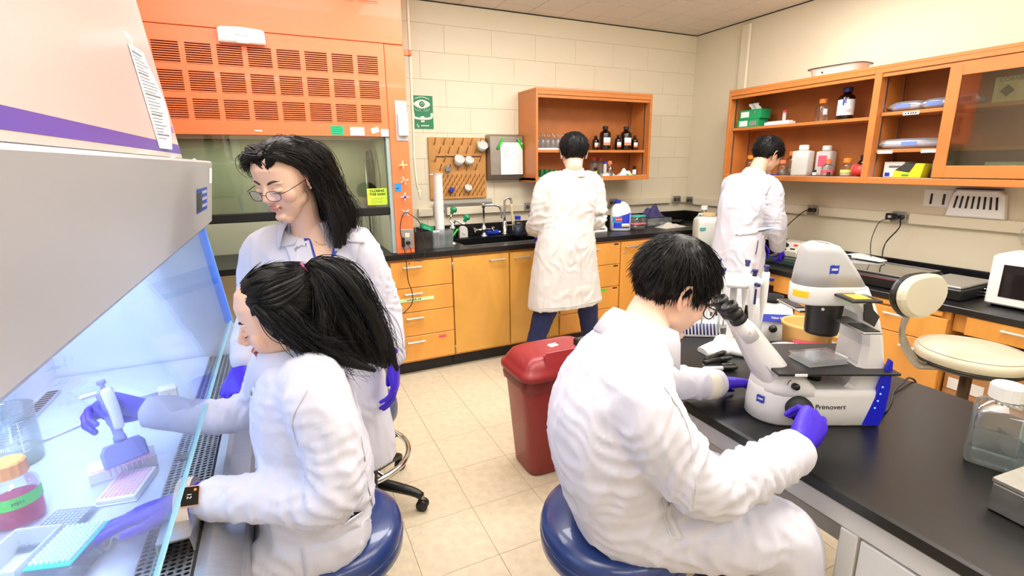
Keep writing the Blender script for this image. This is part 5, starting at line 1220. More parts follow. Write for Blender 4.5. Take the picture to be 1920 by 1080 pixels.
o = T('carton_box', 'orange-brown carton behind the tan tub', 'box', (-1.99 - .055, -2.95, zt_)); MB().box(-.035, .035, -.05, .05, 0, .10, .002).build('carton_body', M('tan carton', '#cf9a4c', .7), o); MB().box(-.0365, -.035, -.04, .03, .05, .08).build('paper_label', PAPER, o)
# markers
for k in range(6):
    a = -.35 + .13 * k; o = T('marker_pen', ('black marker pen, %s of the loose bundle' % ('nearest', 'second', 'third', 'fourth', 'fifth', 'farthest')[k]), 'pen', (-2.53 + .022 * k * .6, -2.80 + .018 * k, zt_ + .0095 + (.015 if k in (2, 4) else 0)), a, 'marker pens by the stand')
    MB().lathe([(0, -.065), (.008, -.065), (.009, -.06), (.009, .01), (0, .01)], (0, 0, 0), 12, (1, -.0, 0)).build('barrel', LGREY if k in (0, 3) else BLK, o)
    MB().lathe([(.0095, .01), (.0095, .055), (.005, .068), (0, .07)], (0, 0, 0), 12, (1, 0, 0)).build('cap', BLK, o)
# liquid bottle and metal box at the right edge
o = bottle('media_bottle', 'clear ribbed bottle of liquid with a white cap at the table edge', (-2.36, -3.515, zt_), .213, .055, .026, .038, GL('heavy glass', '#f3f6f6', rough=.02, gloss=.5, haze=.05), WHITE, None, (.3, LIQ), .66, square=1., rot=.35)
lb = MB(); lb.box(-.040, .036, -.0572, -.0560, .035, .125); lb.build('paper_label', LABW, o, label='white label with an orange top stripe'); MB().box(-.040, .036, -.0578, -.0571, .112, .125).build('label_stripe', LABO, o)
b = MB()
for k, (x0, x1, zz) in enumerate(((-.034, -.02, .104), (-.012, .024, .104), (-.034, .0, .098), (-.034, -.004, .088), (-.034, -.015, .075), (-.0, .008, .07), (.016, .022, .072), (-.034, .028, .052), (-.034, .024, .048), (-.034, .03, .044))): b.box(x0, x1, -.0578, -.0571, zz, zz + .0028)
b.build('print', INK, o)
o = T('tissue_box', 'pale green and white tissue box behind the clear bottle', 'box', (-2.235, -3.56, zt_), .3); MB().box(-.06, .06, -.04, .04, 0, .10, .002).build('carton_body', M('mint card', '#a5bfb4', .6), o); MB().box(-.055, .055, -.0412, -.04, .05, .085).build('panel', LGREY, o); text('KIM', .03, M('slate ink', '#44515a', .6), o, (-.0, -.0418, .055), (1, 0, 0), (0, 0, 1), bold=.0008)
o = T('metal_box', 'brushed metal box with a lid at the lower table edge', 'box', (-2.515, -3.665, zt_), -.10); MB().box(-.085, .085, -.06, .06, 0, .066, .003).build('box_body', M('worn aluminium', '#8e8c86', .45, metal=.85, var=.15, vs=25), o); MB().box(-.087, .087, -.062, .062, .0665, .08, .003).build('lid', M('dull tin', '#98968e', .5, metal=.7, var=.1, vs=30), o)
# ------------------------------------------------------------------ red waste bin
RED = M('bin red', '#8e1f24', .38, coat=.1); REDB = GL('red bag', '#c05a5e', rough=.25, gloss=.4, haze=.55, hazecol='#a8373c')
o = T('waste_bin', 'dark red biohazard bin with a swing lid and red bag liner', 'bin', (-2.78, -2.0, .0005)); o.scale = (1, 1, .93)
def rr(w, d, z, e=.35, n=40): return [(w * math.copysign(abs(math.cos(a)) ** e, math.cos(a)), d * math.copysign(abs(math.sin(a)) ** e, math.sin(a)), z) for a in [2 * PI * i / n for i in range(n)]]
MB().loft([rr(.165, .105, 0), rr(.178, .115, .012), rr(.218, .145, .52), rr(.222, .148, .56)]).build('bin_body', RED, o)
b = MB(); b.loft([rr(.226, .152, .515), rr(.231, .156, .53), rr(.229, .155, .575)], cap=False); rb = random.Random(4)
for i in range(len(b.v)):
    v = b.v[i]; b.v[i] = (v[0] * (1 + rb.uniform(-.008, .012)), v[1] * (1 + rb.uniform(-.008, .012)), v[2] - (rb.uniform(0, .03) if v[2] < .52 else 0))
b.build('bag_liner', REDB, o, fix=False)
MB().loft([rr(.232, .158, .562), rr(.24, .164, .568), rr(.24, .164, .592), rr(.225, .152, .604), rr(.215, .145, .625), rr(.19, .128, .66), rr(.165, .105, .674), rr(.1, .06, .678)]).build('lid', RED, o)
fp = [(-.12, .0), (.14, .0), (.14, .09), (.125, .105), (-.105, .105), (-.12, .09)]
MB().prism(fp, -.004, .006, frame((0, -.147, .598), (1, 0, 0), V((0, .035, .1)).normalized(), V((0, -.1, .035)).normalized()), .004).build('swing_flap', M('bin red two', '#93242a', .38, coat=.1), o)
packet('paper_scrap', 'white paper scrap lying on top of the red bin', (-2.78, -2.0, .632), .05, .035, .015, .2, PAPER, 5, cat='scrap')
# ------------------------------------------------------------------ stools
BLUV = M('blue vinyl', '#12306e', .28, coat=.35, bump=.015, bs=120)
def stool(label, loc, r, zt, mat, ringz, legs=5, a0=.3, ring=.2, legr=.29):
    o = T('lab_stool', label, 'stool', loc)
    MB().lathe([(0, zt - .095), (r * .93, zt - .095), (r * .99, zt - .085), (r, zt - .062), (r * .985, zt - .05), (r, zt - .038), (r * .97, zt - .016), (r * .85, zt - .004), (r * .5, zt), (0, zt)], n=48).build('seat', mat, o)
    MB().tube([(r * .99 * math.cos(a), r * .99 * math.sin(a), zt - .05) for a in [2 * PI * i / 48 for i in range(48)]], .003, 6, closed=True).build('piping', mat, o)
    MB().cyl((0, 0, zt - .13), (0, 0, zt - .096), .09, .12).build('seat_plate', BLK, o)
    MB().cyl((0, 0, .14), (0, 0, zt - .12), .026).build('column', BLK, o)
    if ringz:
        MB().tube([(ring * math.cos(a), ring * math.sin(a), ringz) for a in [2 * PI * i / 40 for i in range(40)]], .0125, 10, closed=True).build('foot_ring', CHROME, o)
        for k in range(4): a = PI / 2 * k + .4; MB().tube([(0, 0, ringz - .01), (ring * math.cos(a), ring * math.sin(a), ringz)], .007, 6).build('ring_spoke', CHROME, o)
    for k in range(legs):
        a = a0 + 2 * PI * k / legs; d_ = V((math.cos(a), math.sin(a), 0)); t = V((-d_.y, d_.x, 0))
        MB().tube([V((0, 0, .125)), d_ * .12 + V((0, 0, .115)), d_ * (legr * .85) + V((0, 0, .09)), d_ * legr + V((0, 0, .068))], [.03, .026, .021, .017], 10, 3).build('leg', BLK, o)
        MB().cyl(d_ * legr + V((0, 0, .045)), d_ * legr + V((0, 0, .075)), .01).build('caster_stem', STEELD, o)
        for s in (-1, 1): MB().lathe([(0, 0), (.018, 0), (.0265, .003), (.0265, .014), (.02, .017), (0, .017)], d_ * legr + t * (.003 * s) + V((0, 0, .0275)), 18, t * s).build('caster', BLK, o)
    return o
stool('blue vinyl stool under the seated woman at the cabinet', (-3.91, -2.77, .0005), .19, .585, BLUV, .22, a0=.75)
stool('blue vinyl stool under the seated man at the microscope', (-3.215, -3.09, .0005), .2, .605, BLUV, .20, a0=.2, ring=.22)
stool('grey-blue stool with a chrome foot ring behind the standing woman', (-3.755, -1.93, .0005), .2, .525, M('grey blue vinyl', '#3b4a66', .35, coat=.2), .25, a0=-.57, ring=.235, legr=.3)
# ------------------------------------------------------------------ biological safety cabinet along the left
SSP = M('satin panel', '#d6d4d2', .32, metal=.35, coat=.1)
LIP = M('satin lip', '#bbbcc0', .42, metal=.3)
o = T('safety_cabinet', 'large stainless biosafety cabinet with a slanted glass sash', 'safety cabinet', (-4.6, -2.7, 0)); BS = o
def CB_(): return MB(Matrix.Translation((4.6, 2.7, 0)))
y0, y1, zw = -3.75, -1.66, .74
FY = frame((4.6, 2.7, 0), (1, 0, 0), (0, 0, 1), (0, -1, 0))      # profile plane (x, z), depth -> -y
def prof(poly, ya, yb, name, mat, par, c=0.): return MB().prism(poly, -yb, -ya, FY, c).build(name, mat, par)
# front sloping panel, blue-violet stripe, control hood (lip)
prof([(-4.268, 1.552), (-4.360, 2.34), (-4.42, 2.34), (-4.42, 1.552)], y0, y1, 'upper_panel', SSP, BS, .003)
n_ = V((.787, 0, .092)).normalized()
def onpanel(y, z, off=.001):   # point on the sloping upper panel
    t = (z - 1.552) / .788; return V((-4.268 - .092 * t + off + 4.6, y + 2.7, z))
b = MB(); b.add([onpanel(y0 + .01, 1.568), onpanel(y1 - .002, 1.568), onpanel(y1 - .002, 1.602), onpanel(y0 + .01, 1.602)], [(0, 1, 2, 3)]); 
m_ = M('violet stripe', '#4b3f9f', .4)
b.build('stripe', m_, BS, fix=False)
prof([(-4.45, 1.545), (-4.176, 1.540), (-4.170, 1.533), (-4.200, 1.302), (-4.206, 1.297), (-4.232, 1.272), (-4.45, 1.272)], y0, y1, 'control_hood', LIP, BS, .002)
def onlip(y, z, off=.0012):
    t = (1.533 - z) / .231; return V((-4.170 - .03 * t + off + 4.6, y + 2.7, z))
b = MB(); b.add([onlip(-2.10, 1.365), onlip(-1.83, 1.365), onlip(-1.83, 1.445), onlip(-2.10, 1.445)], [(0, 1, 2, 3)]); b.build('control_panel', M('control blue', '#2a4fb0', .4), BS, fix=False)
b = MB(); b.add([onlip(-2.085, 1.372, .002), onlip(-1.99, 1.372, .002), onlip(-1.99, 1.430, .002), onlip(-2.085, 1.430, .002)], [(0, 1, 2, 3)]); b.build('display', M('olive lcd', '#3e4420', .3), BS, fix=False)
for z in (1.425, 1.402, 1.378):
    b = MB()
    for k in range(4): b.add([onlip(-1.97 + .032 * k, z, .0022), onlip(-1.95 + .032 * k, z, .0022), onlip(-1.95 + .032 * k, z + .010, .0022), onlip(-1.97 + .032 * k, z + .010, .0022)], [(0, 1, 2, 3)])
    b.build('button', WHITE, BS, fix=False)
b = MB(); b.add([onlip(-1.76, 1.455, .0012), onlip(-1.675, 1.455, .0012), onlip(-1.675, 1.512, .0012), onlip(-1.76, 1.512, .0012)], [(0, 1, 2, 3)]); b.build('paper_label', PAPER, BS, fix=False)
for y in (-1.70, -2.15): CB_().ell((-4.225, y, 1.545), (.008, .008, .005), 12, 6).build('screw', STEEL, BS)
# papers taped on the sloping panel
def sheet(name, lab, ya, yb, z0, z1, curl, lines, mat=PAPER, off=.002):
    p = T(name, lab, 'paper', (-4.6, -2.7, 0)); w = yb - ya
    def pt(u, v, e=0.): return onpanel(ya + w * u, z0 + (z1 - z0) * v, off + curl * u * (.4 + .6 * math.sin(PI * min(1, v * 1.1))) + e)
    b = MB(); b.grid(lambda u, v: pt(u, v), 6, 10); b.build('sheet', mat, p, fix=False)
    rl = random.Random(len(lab)); 
    b = MB()
    for k in range(lines):
        v = .93 - .86 * k / lines; hh = .008 if k % 6 else .016; e = rl.uniform(.5, .9)
        b.add([pt(.1, v, .0012), pt(e, v, .0012), pt(e, v + hh, .0012), pt(.1, v + hh, .0012)], [(0, 1, 2, 3)])
    b.build('print', PRINT, p, fix=False); return p
sheet('taped_sheet', 'long curling white form taped to the sloping cabinet front', -2.06, -1.92, 1.577, 1.885, .03, 26)
sheet('taped_sheet', 'pale printed sheet flat on the cabinet front by the form', -1.90, -1.80, 1.665, 1.84, 0.0, 16, M('pink paper', '#ead9d6', .7), .0015)
sheet('taped_sheet', 'small white card stuck to the lower cabinet front', -1.90, -1.84, 1.625, 1.70, .004, 6)
p = T('tape_tab', 'small strip of clear tape above the curling form', 'tape', (-4.6, -2.7, 0)); b = MB(); b.grid(lambda u, v: onpanel(-2.08 + .06 * u, 1.90 + .016 * v - .02 * u, .003 + .01 * math.sin(PI * u)), 4, 1); b.build('tape_strip', MILKY, p, fix=False)
b = MB()
for k in range(6): b.add([onpanel(-1.79 + .018 * k, 1.645, .0012), onpanel(-1.777 + .018 * k, 1.645, .0012), onpanel(-1.777 + .018 * k, 1.668, .0012), onpanel(-1.79 + .018 * k, 1.668, .0012)], [(0, 1, 2, 3)])
b.add([onpanel(-1.785, 1.685, .0012), onpanel(-1.755, 1.685, .0012), onpanel(-1.76, 1.715, .0012), onpanel(-1.79, 1.715, .0012)], [(0, 1, 2, 3)])
b.build('faded_print', M('violet print', '#b08bc0', .6), BS, fix=False)
# glass sash and its blue side channel
CABG = GL('sash pane glass', '#f3f7ff', rough=.015, gloss=.2, k=.28)
prof([(-4.226, 1.275), (-4.176, .885), (-4.182, .885), (-4.232, 1.275)], y0, -1.72, 'sash_pane', CABG, BS)
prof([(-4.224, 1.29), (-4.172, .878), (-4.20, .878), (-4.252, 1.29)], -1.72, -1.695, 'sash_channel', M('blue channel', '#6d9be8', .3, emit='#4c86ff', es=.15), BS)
prof([(-4.1745, .8835), (-4.1835, .8835), (-4.1835, .8865), (-4.1745, .8865)], y0, -1.72, 'glass_edge', M('glass edge', '#9fd4d6', .2), BS)
# interior shell
INS = M('interior steel', '#d5dbe3', .35, metal=.15, var=.04, vs=6)
CB_().box(-4.80, -4.78, y0, y1, .0, 1.64).build('back_wall', INS, BS)
prof([(-4.79, zw - .03), (-4.168, zw - .03), (-4.18, .88), (-4.25, 1.29), (-4.30, 1.64), (-4.79, 1.64)], -1.69, y1, 'side_wall', INS, BS)
CB_().box(-4.80, -4.30, y0, y1, 1.64, 1.66).build('ceiling_diffuser', WHITE, BS)
prof([(-4.80, 1.66), (-4.35, 1.66), (-4.42, 2.34), (-4.80, 2.34)], y0, y1, 'upper_casing', SSP, BS)
WS = M('work surface steel', '#ccd2da', .33, metal=.35, var=.05, vs=9)
CB_().box(-4.78, -4.275, y0, -1.70, zw - .012, zw, .001).build('work_surface', WS, BS)
# front grille with real openings
gx0, gx1 = -4.275, -4.175
b = CB_(); ny = 0; nrow = 7; cw = (gx1 - gx0) / nrow
sl = .009
# plate as a lattice of cells around hexagonal slots
y = -3.05; N = 88
plate = CB_()
py_ = .0128
def cell(cx, cy, dx, dy, sx, sy, z):
    out = [(cx - dx, cy - dy, z), (cx, cy - dy, z), (cx + dx, cy - dy, z), (cx + dx, cy, z), (cx + dx, cy + dy, z), (cx, cy + dy, z), (cx - dx, cy + dy, z), (cx - dx, cy, z)]
    inn = [(cx + sx * math.cos(-3 * PI / 4 + PI / 4 * i), cy + sy * math.sin(-3 * PI / 4 + PI / 4 * i), z) for i in range(8)]
    low = [(p[0], p[1], z - .003) for p in inn]
    plate.add(out + inn + low, [(i, (i + 1) % 8, 8 + (i + 1) % 8, 8 + i) for i in range(8)] + [(8 + i, 8 + (i + 1) % 8, 16 + (i + 1) % 8, 16 + i) for i in range(8)])
for i in range(nrow):
    for k in range(int(1.35 / py_)):
        cell(gx0 + cw * (i + .5), -1.715 - py_ * (k + .5), cw / 2, py_ / 2, cw * .40, py_ * .33, zw - .0005)
g = plate.build('grille', STEELD, BS, fix=False); g['kind'] = 'stuff'
CB_().box(gx0, gx1, y0, -3.06, zw - .004, zw - .0005).build('grille_end', STEELD, BS)
CB_().box(gx0 - .0, gx1, y0, -1.70, zw - .06, zw - .05).build('grille_trough', DARK, BS)
CB_().box(gx1, -4.168, y0, -1.69, zw - .06, zw, .001).build('grille_gap', DARK, BS)
prof([(-4.168, zw + .002), (-4.148, zw + .004), (-4.135, zw - .002), (-4.09, zw - .03), (-4.085, zw - .05), (-4.085, zw - .11), (-4.168, zw - .11)], y0, y1, 'front_rail', STEEL, BS, .002)
prof([(-4.172, .2), (-4.108, .2), (-4.108, zw - .112), (-4.172, zw - .112)], y0, y1, 'front_casing', M('casing lilac grey', '#c9c7d2', .4, metal=.2), BS)
CB_().box(-4.78, -4.175, y0, -1.70, zw - .14, zw - .1).build('drain_pan', STEELD, BS)
for y in (-3.68, -1.75):
    for x in (-4.74, -4.2): CB_().box(x - .025, x + .025, y - .025, y + .025, .0, .64).build('stand_leg', LGREY, BS)
# two plugs in the grille
for y in (-2.53, -2.845):
    CB_().lathe([(.017, 0), (.017, .0025), (.013, .003), (0, .003)], (-4.248, y, zw - .0004), 20).build('grille_plug', M('worn brass grey', '#6f6a60', .4, metal=.6), BS)
# rear slotted grille
b = CB_(); b.box(-4.755, -4.715, -3.0, -1.86, zw, zw + .012, .002); b.build('rear_grille', STEEL, BS)
for k in range(52): CB_().box(-4.75, -4.72, -2.9 + .02 * k, -2.892 + .02 * k, zw + .0118, zw + .0126).build('rear_slot', DARK, BS)
# ports on the back wall + tube
p = T('wall_port', 'white round port cover on the rear wall of the cabinet', 'port', (-4.778, -1.99, 1.02)); MB().lathe([(.046, 0), (.046, .006), (.04, .01), (0, .011)], (0, 0, 0), 28, (1, 0, 0)).build('cover', WHITE, p); MB().lathe([(.047, 0), (.049, .003), (.047, .004)], (0, 0, 0), 28, (1, 0, 0)).build('flange', LGREY, p)
p = T('wall_port', 'white port with an orange-tagged tube on the rear cabinet wall', 'port', (-4.778, -2.20, 1.03)); MB().lathe([(.046, 0), (.046, .006), (.04, .012), (.018, .014), (.015, .05), (0, .05)], (0, 0, 0), 26, (1, 0, -.2)).build('cover', WHITE, p); MB().box(.05, .056, -.04, .0, .0, .05, .002).build('orange_tag', M('orange tag', '#f08a4a', .5), p); MB().box(.05, .056, -.05, -.005, -.085, -.02, .002).build('clear_tab', CLEARP, p); MB().tube([(.03, -.01, .01), (.06, -.03, .0), (.055, -.035, -.04)], .003, 6, 3).build('blue_loop', BLUE, p)
# ------------------------------------------------------------------ things inside the cabinet
zi = zw + .0006
o = T('glass_beaker', 'large glass beaker with white graduations and a little yellow liquid', 'beaker', (-4.665, -2.36, zi))
MB().lathe([(0, .001), (.055, .001), (.062, .006), (.063, .012), (.063, .148), (.067, .155), (.065, .156), (.0605, .148), (.0605, .012), (0, .005)], n=36).build('beaker_shell', GLASS, o)
MB().lathe([(0, .005), (.0595, .006), (.0595, .034), (0, .034)], n=32).build('liquid', GL('yellow liquid', '#e9f0b0', rough=.02, gloss=.15, haze=.25, hazecol='#eaf0a8'), o)
fa = face_ang((-4.665, -2.36)); b = MB(); band(b, .0632, .045, .13, fa + .35, .03, 2)
for k in range(9): band(b, .0632, .045 + .0105 * k, .0465 + .0105 * k, fa + .35 + (.0 if k % 2 else .06), .18 if k % 2 else .34, 4)
b.build('graduations', WHITE, o, fix=False)
d_ = V((math.cos(fa - .45), math.sin(fa - .45), 0)); text('1000 mL', .018, WHITE, o, d_ * .0645 + V((0, 0, .07)), (-d_.y, d_.x, 0), (0, 0, 1))
PINK = GL('pink medium', '#f59ab8', rough=.02, gloss=.15, haze=.8, hazecol='#f8508e')
o = bottle('media_bottle', 'bottle of pink medium with an orange cap inside the cabinet', (-4.545, -2.66, zi), .150, .044, .02, .034, GLASS, M('bright orange cap', '#f39a34', .42), (.34, .52, 2.8, M('lime tape two', '#55d94a', .6)), (.40, PINK), .6, capr=.031)
fa = face_ang((-4.545, -2.66)); d_ = V((math.cos(fa), math.sin(fa), 0)); text('MEM', .0105, INK, o, d_ * .0452 + V((0, 0, .064)), (-d_.y, d_.x, 0), (0, 0, 1))
o = well_plate('well_plate', 'empty clear lid leaning by the pink bottle', (-4.455, -2.745, zi + .003), 1.30, .064, .043, .010, ring=WELL)
# tip box with open lid
TEAL = M('teal plastic', '#2fd0c8', .35)
o = T('tip_box', 'teal topped pipette tip box with its clear lid swung open', 'box', (-4.392, -2.875, zi), 1.30)
MB().box(-.062, .062, -.042, .042, 0, .042, .003).build('box_body', CLEARP, o); MB().box(-.06, .06, -.04, .04, .042, .048, .002).build('tip_deck', TEAL, o)
tip = MB().lathe([(.0032, 0), (.0032, .006), (.0022, .006), (.0022, .001)], n=8).mesh('tip')
for i in range(12):
    for j in range(8): link('tip', tip, M('tip white', '#e8f4f4', .4) if not (i or j) else bpy.data.materials['tip white'], o, (-.0495 + .009 * i, -.0315 + .009 * j, .048))
lid = MB(); lid.box(-.063, .063, .05, .135, .0, .003, .001); lid.box(-.063, -.06, .05, .135, .003, .05); lid.box(.06, .063, .05, .135, .003, .05); lid.box(-.06, .06, .132, .135, .003, .05); lid.box(-.06, .06, .05, .053, .003, .05); lid.build('lid', MILKY, o)
o = T('wipe_strip', 'twisted white wipe strip lying beside the tip box', 'wipe', (-4.335, -2.835, zi)); b = MB(); b.grid(lambda u, v: ((u - .5) * .035 - .0 + .008 * math.sin(9 * v), (v - .5) * .09 * .6, .008 + .007 * math.sin(12 * v + 3 * u) + .002 * u), 4, 24); b.build('wipe_sheet', PAPER, o, fix=False); o.rotation_euler = (0, 0, -1.0)
o = T('reagent_reservoir', 'white V-shaped reagent reservoir holding pink liquid', 'reservoir', (-4.385, -2.53, zi), .28)
MB().prism([(-.03, 0), (.03, 0), (.034, .03), (.031, .03), (.006, .006), (-.006, .006), (-.031, .03), (-.034, .03)], -.07, .07, frame((0, 0, 0), (0, 1, 0), (0, 0, 1), (1, 0, 0)), 0).build('trough', M('white styrene', '#f4eef2', .35), o)
MB().box(-.066, .066, -.012, .012, .0065, .014).build('liquid', M('pink liquid', '#f58fae', .2), o)
o = well_plate('well_plate', 'white multi-well plate being filled under the multichannel pipette', (-4.355, -2.63, zi), 1.40, .064, .043, .015, M('white plate', '#f5f2f6', .4), M('pink well', '#f3b6cc', .4))
o = T('metal_ruler', 'thin steel rod lying on the work surface behind the pipette', 'rod', (-4.56, -2.18, zi + .004)); MB().cyl((-.13, -.13, 0), (.13, .12, 0), .0035).build('rod_body', STEEL, o)
for k in range(5): MB().cyl((-.08 + .04 * k, -.081 + .0385 * k, 0), (-.077 + .04 * k, -.078 + .0385 * k, 0), .0042).build('rod_band', STEELD, o)
o = T('sheet_clip', 'bent steel bracket resting on the front grille near the watch', 'bracket', (-4.21, -2.87, zw)); MB().prism([(-.028, 0), (-.025, 0), (-.025, .035), (.03, .035), (.034, .004), (.037, .004), (.033, .039), (-.028, .039)], -.075, .075, frame((0, 0, 0), (1, 0, 0), (0, 0, 1), (0, -1, 0)), 0).build('bracket_plate', STEEL, o)
o = T('pipette_stand_piece', 'grey pipette controller with a cream tip lying behind the sleeve', 'pipette', (-4.40, -2.12, zi), .25); MB().cyl((-.10, 0, .02), (.02, 0, .022), .012, .016).build('grip', M('slate', '#8c94ae', .35), o); MB().box(.02, .075, -.022, .022, .004, .05, .005).build('head', CREAM, o); MB().cyl((.048, -.0225, .03), (.048, -.024, .03), .004).build('screw', GREY, o)
# ------------------------------------------------------------------ people
COATM = None
def cloth_mat(name, col):
    m = M(name, col, .75, spec=.25, bump=.10, bs=14)
    return m
COATM = cloth_mat('lab coat cotton', '#d3d3e0')
COATB = cloth_mat('lab coat cotton worn', '#d4d1cf')
GLOVE = M('nitrile glove', '#3a17c6', .42, spec=.5, bump=.12, bs=60)
def skin_mat(name):
    m = M(name, '#d9a286', .48, sub=.12, bump=.02, bs=300); nt = m.node_tree
    at = nt.nodes.new('ShaderNodeAttribute'); at.attribute_name = 'paint'; nt.links.new(at.outputs['Color'], nt.nodes['Principled BSDF'].inputs['Base Color']); return m
SKIN = skin_mat('skin')
HAIR = M('black hair', '#0a0808', .44, spec=.28, var=.3, vs=40)
HAIRB = M('dark brown hair', '#130b08', .42, spec=.35, var=.35, vs=40)
LASH = M('lash brown', '#1b110d', .6)
BROWM = M('brow brown', '#2a1b15', .8)
JEAN = M('navy jeans', '#141f4d', .8, var=.15, vs=30, bump=.05, bs=200)
SHOE = M('dark shoe', '#17171a', .5)
LENS = GL('spectacle lens', '#fcfdff', rough=.02, gloss=.4, k=.4)
RIMM = M('gunmetal rim', '#3a3838', .3, metal=.7)

def remesh(mb, vox, it=3, fac=.5):
    me = mb.mesh('raw'); o = bpy.data.objects.new('raw', me); COL.objects.link(o)
    m = o.modifiers.new('r', 'REMESH'); m.mode = 'VOXEL'; m.voxel_size = vox; m.use_smooth_shade = True
    if it: s = o.modifiers.new('s', 'SMOOTH'); s.factor = fac; s.iterations = it
    dg = bpy.context.evaluated_depsgraph_get(); dg.update()
    r = bpy.data.meshes.new_from_object(o.evaluated_get(dg)); bpy.data.objects.remove(o); bpy.data.meshes.remove(me)
    r.materials.clear()
    return r
def coords(me):
    a = np.empty(len(me.vertices) * 3); me.vertices.foreach_get('co', a); return a.reshape(-1, 3)
def normals(me):
    a = np.empty(len(me.vertices) * 3); me.vertices.foreach_get('normal', a); return a.reshape(-1, 3)
def folds(me, base=.0022, fq=7., hot=(), seed=0.):
    """cloth folds: broad soft creases everywhere, tighter bands around the hot spots
    hot: (centre, radius, axis across which the bands repeat, amplitude, wavelength)"""
    P = coords(me); N = normals(me); d = np.zeros(len(P)); off = V((seed, seed * 1.7, -seed))
    w = np.array([noise.noise(V(p) * fq + off) for p in P]); w2 = np.array([noise.noise(V((p[0] * fq * 2.6, p[1] * fq * 2.6, p[2] * fq * .9)) + off * 2) for p in P])
    d += base * (2.2 * (.5 - np.abs(w)) + 1.8 * (np.maximum(0, .30 - np.abs(w2)) / .30 - .35))
    for c, r, ax, a, wl in hot:
        c = np.array(c); ax = np.array(V(ax).normalized()); q = P - c; g = np.exp(-(q * q).sum(1) / (r * r))
        ph = (q @ ax) / (wl * 1.7) * 2 * PI + w * 7.5 + w2 * 1.2
        d += a * g * (1 - np.abs(np.sin(ph)) ** .7 * 2) * .6
    P = P + N * d[:, None]; me.vertices.foreach_set('co', P.ravel()); me.update(); return me
def limb(b, pts, n=20, sub=5, lat=(0, 0, 1)):
    """pts: (x, y, z, r) or (x, y, z, r_lat, r_depth)"""
    b.body([p if len(p) == 5 else (p[0], p[1], p[2], p[3], p[3]) for p in pts], lat, n, sub, 2.)
def bvh_of(me): return BVHTree.FromPolygons([v.co[:] for v in me.vertices], [p.vertices[:] for p in me.polygons])
def cast(bv, p, d, off):
    h = bv.ray_cast(V(p) - V(d) * .5, V(d))
    if h[0] is None: h = bv.find_nearest(V(p)); return h[0] + h[1] * off
    return h[0] - V(d) * off
def patch(bv, name, quad, d, mat, par, n=10, off=.003, rim=.004, label=None):
    """cloth patch: the quad (four points) projected along d on to the cloth below"""
    q = [V(c) for c in quad]; d = V(d).normalized(); b = MB(); ok = []
    def pt(u, v):
        p = (q[0] * (1 - u) + q[1] * u) * (1 - v) + (q[3] * (1 - u) + q[2] * u) * v
        e = min(u, 1 - u, v, 1 - v); r = cast(bv, p, d, off if e > 1e-6 else -rim)
        return r if r is not None else p
    ts = [0, .0001] + [i / n for i in range(1, n)] + [.9999, 1]
    vs = [pt(u, v) for v in ts for u in ts]; w = len(ts)
    b.add(vs, [(j * w + i, j * w + i + 1, (j + 1) * w + i + 1, (j + 1) * w + i) for j in range(w - 1) for i in range(w - 1)], True)
    o = b.build(name, mat, par, fix=False)
    if label: o['label'] = label
    return o
def ribbon(bv, name, pts, wd, d, mat, par, off=.003, sub=8):
    P = [V(p[:3]) for p in crom(pts, sub)]; d = V(d).normalized(); vs = []
    for i, p in enumerate(P):
        t = (P[min(i + 1, len(P) - 1)] - P[max(i - 1, 0)]).normalized(); s = t.cross(d).normalized() * wd / 2
        for k, oo in ((-1, -.002), (-.98, off), (.98, off), (1, -.002)):
            r = cast(bv, p + s * k, d, oo); vs.append(r if r is not None else p + s * k)
    b = MB(); b.add(vs, [(4 * i + j, 4 * i + j + 1, 4 * i + j + 5, 4 * i + j + 4) for i in range(len(P) - 1) for j in range(3)], True)
    return b.build(name, mat, par, fix=False)
def snap(bv, p, d, par, r=.006, mat=None):
    c = cast(bv, p, d, .001)
    if c is not None: MB().lathe([(r, 0), (r, .002), (r * .7, .0026), (r * .5, .0016), (0, .0016)], c, 14, -V(d)).build('snap_button', mat or STEELD, par)
def collar(name, c, ax, fwd, r, gap, h, drop, flare, mat, par, fy=1.15):
    """turned-down collar around the neck: gap = half angle left open in front"""
    ax = V(ax).normalized(); f = V(fwd); f = (f - ax * f.dot(ax)).normalized(); s = ax.cross(f); c = V(c); b = MB()
    sec = ((0, -.012), (.001, h * .55), (.004, h), (.010, h * .98), (.018 + flare * .5, h * .3), (.024 + flare, -drop), (.021 + flare, -drop - .003), (.012 + flare * .5, h * .2))
    vs = []; n = 40
    for i in range(n + 1):
        t = gap + (2 * PI - 2 * gap) * i / n; e = abs(math.cos(t / 2)) if False else 1.
        tip = max(0, 1 - min(i, n - i) / 5)
        for dr, z in sec:
            rr = r + dr + (.008 * tip if z < 0 else 0); q = z - (.014 * tip if z < 0 else 0)
            vs.append(c + f * (rr * fy * math.cos(t)) + s * (rr * math.sin(t)) + ax * q)
    w = len(sec); b.add(vs, [(i * w + j, i * w + j + 1, (i + 1) * w + j + 1, (i + 1) * w + j) for i in range(n) for j in range(w - 1)], True)
    return b.build(name, mat, par, fix=False)

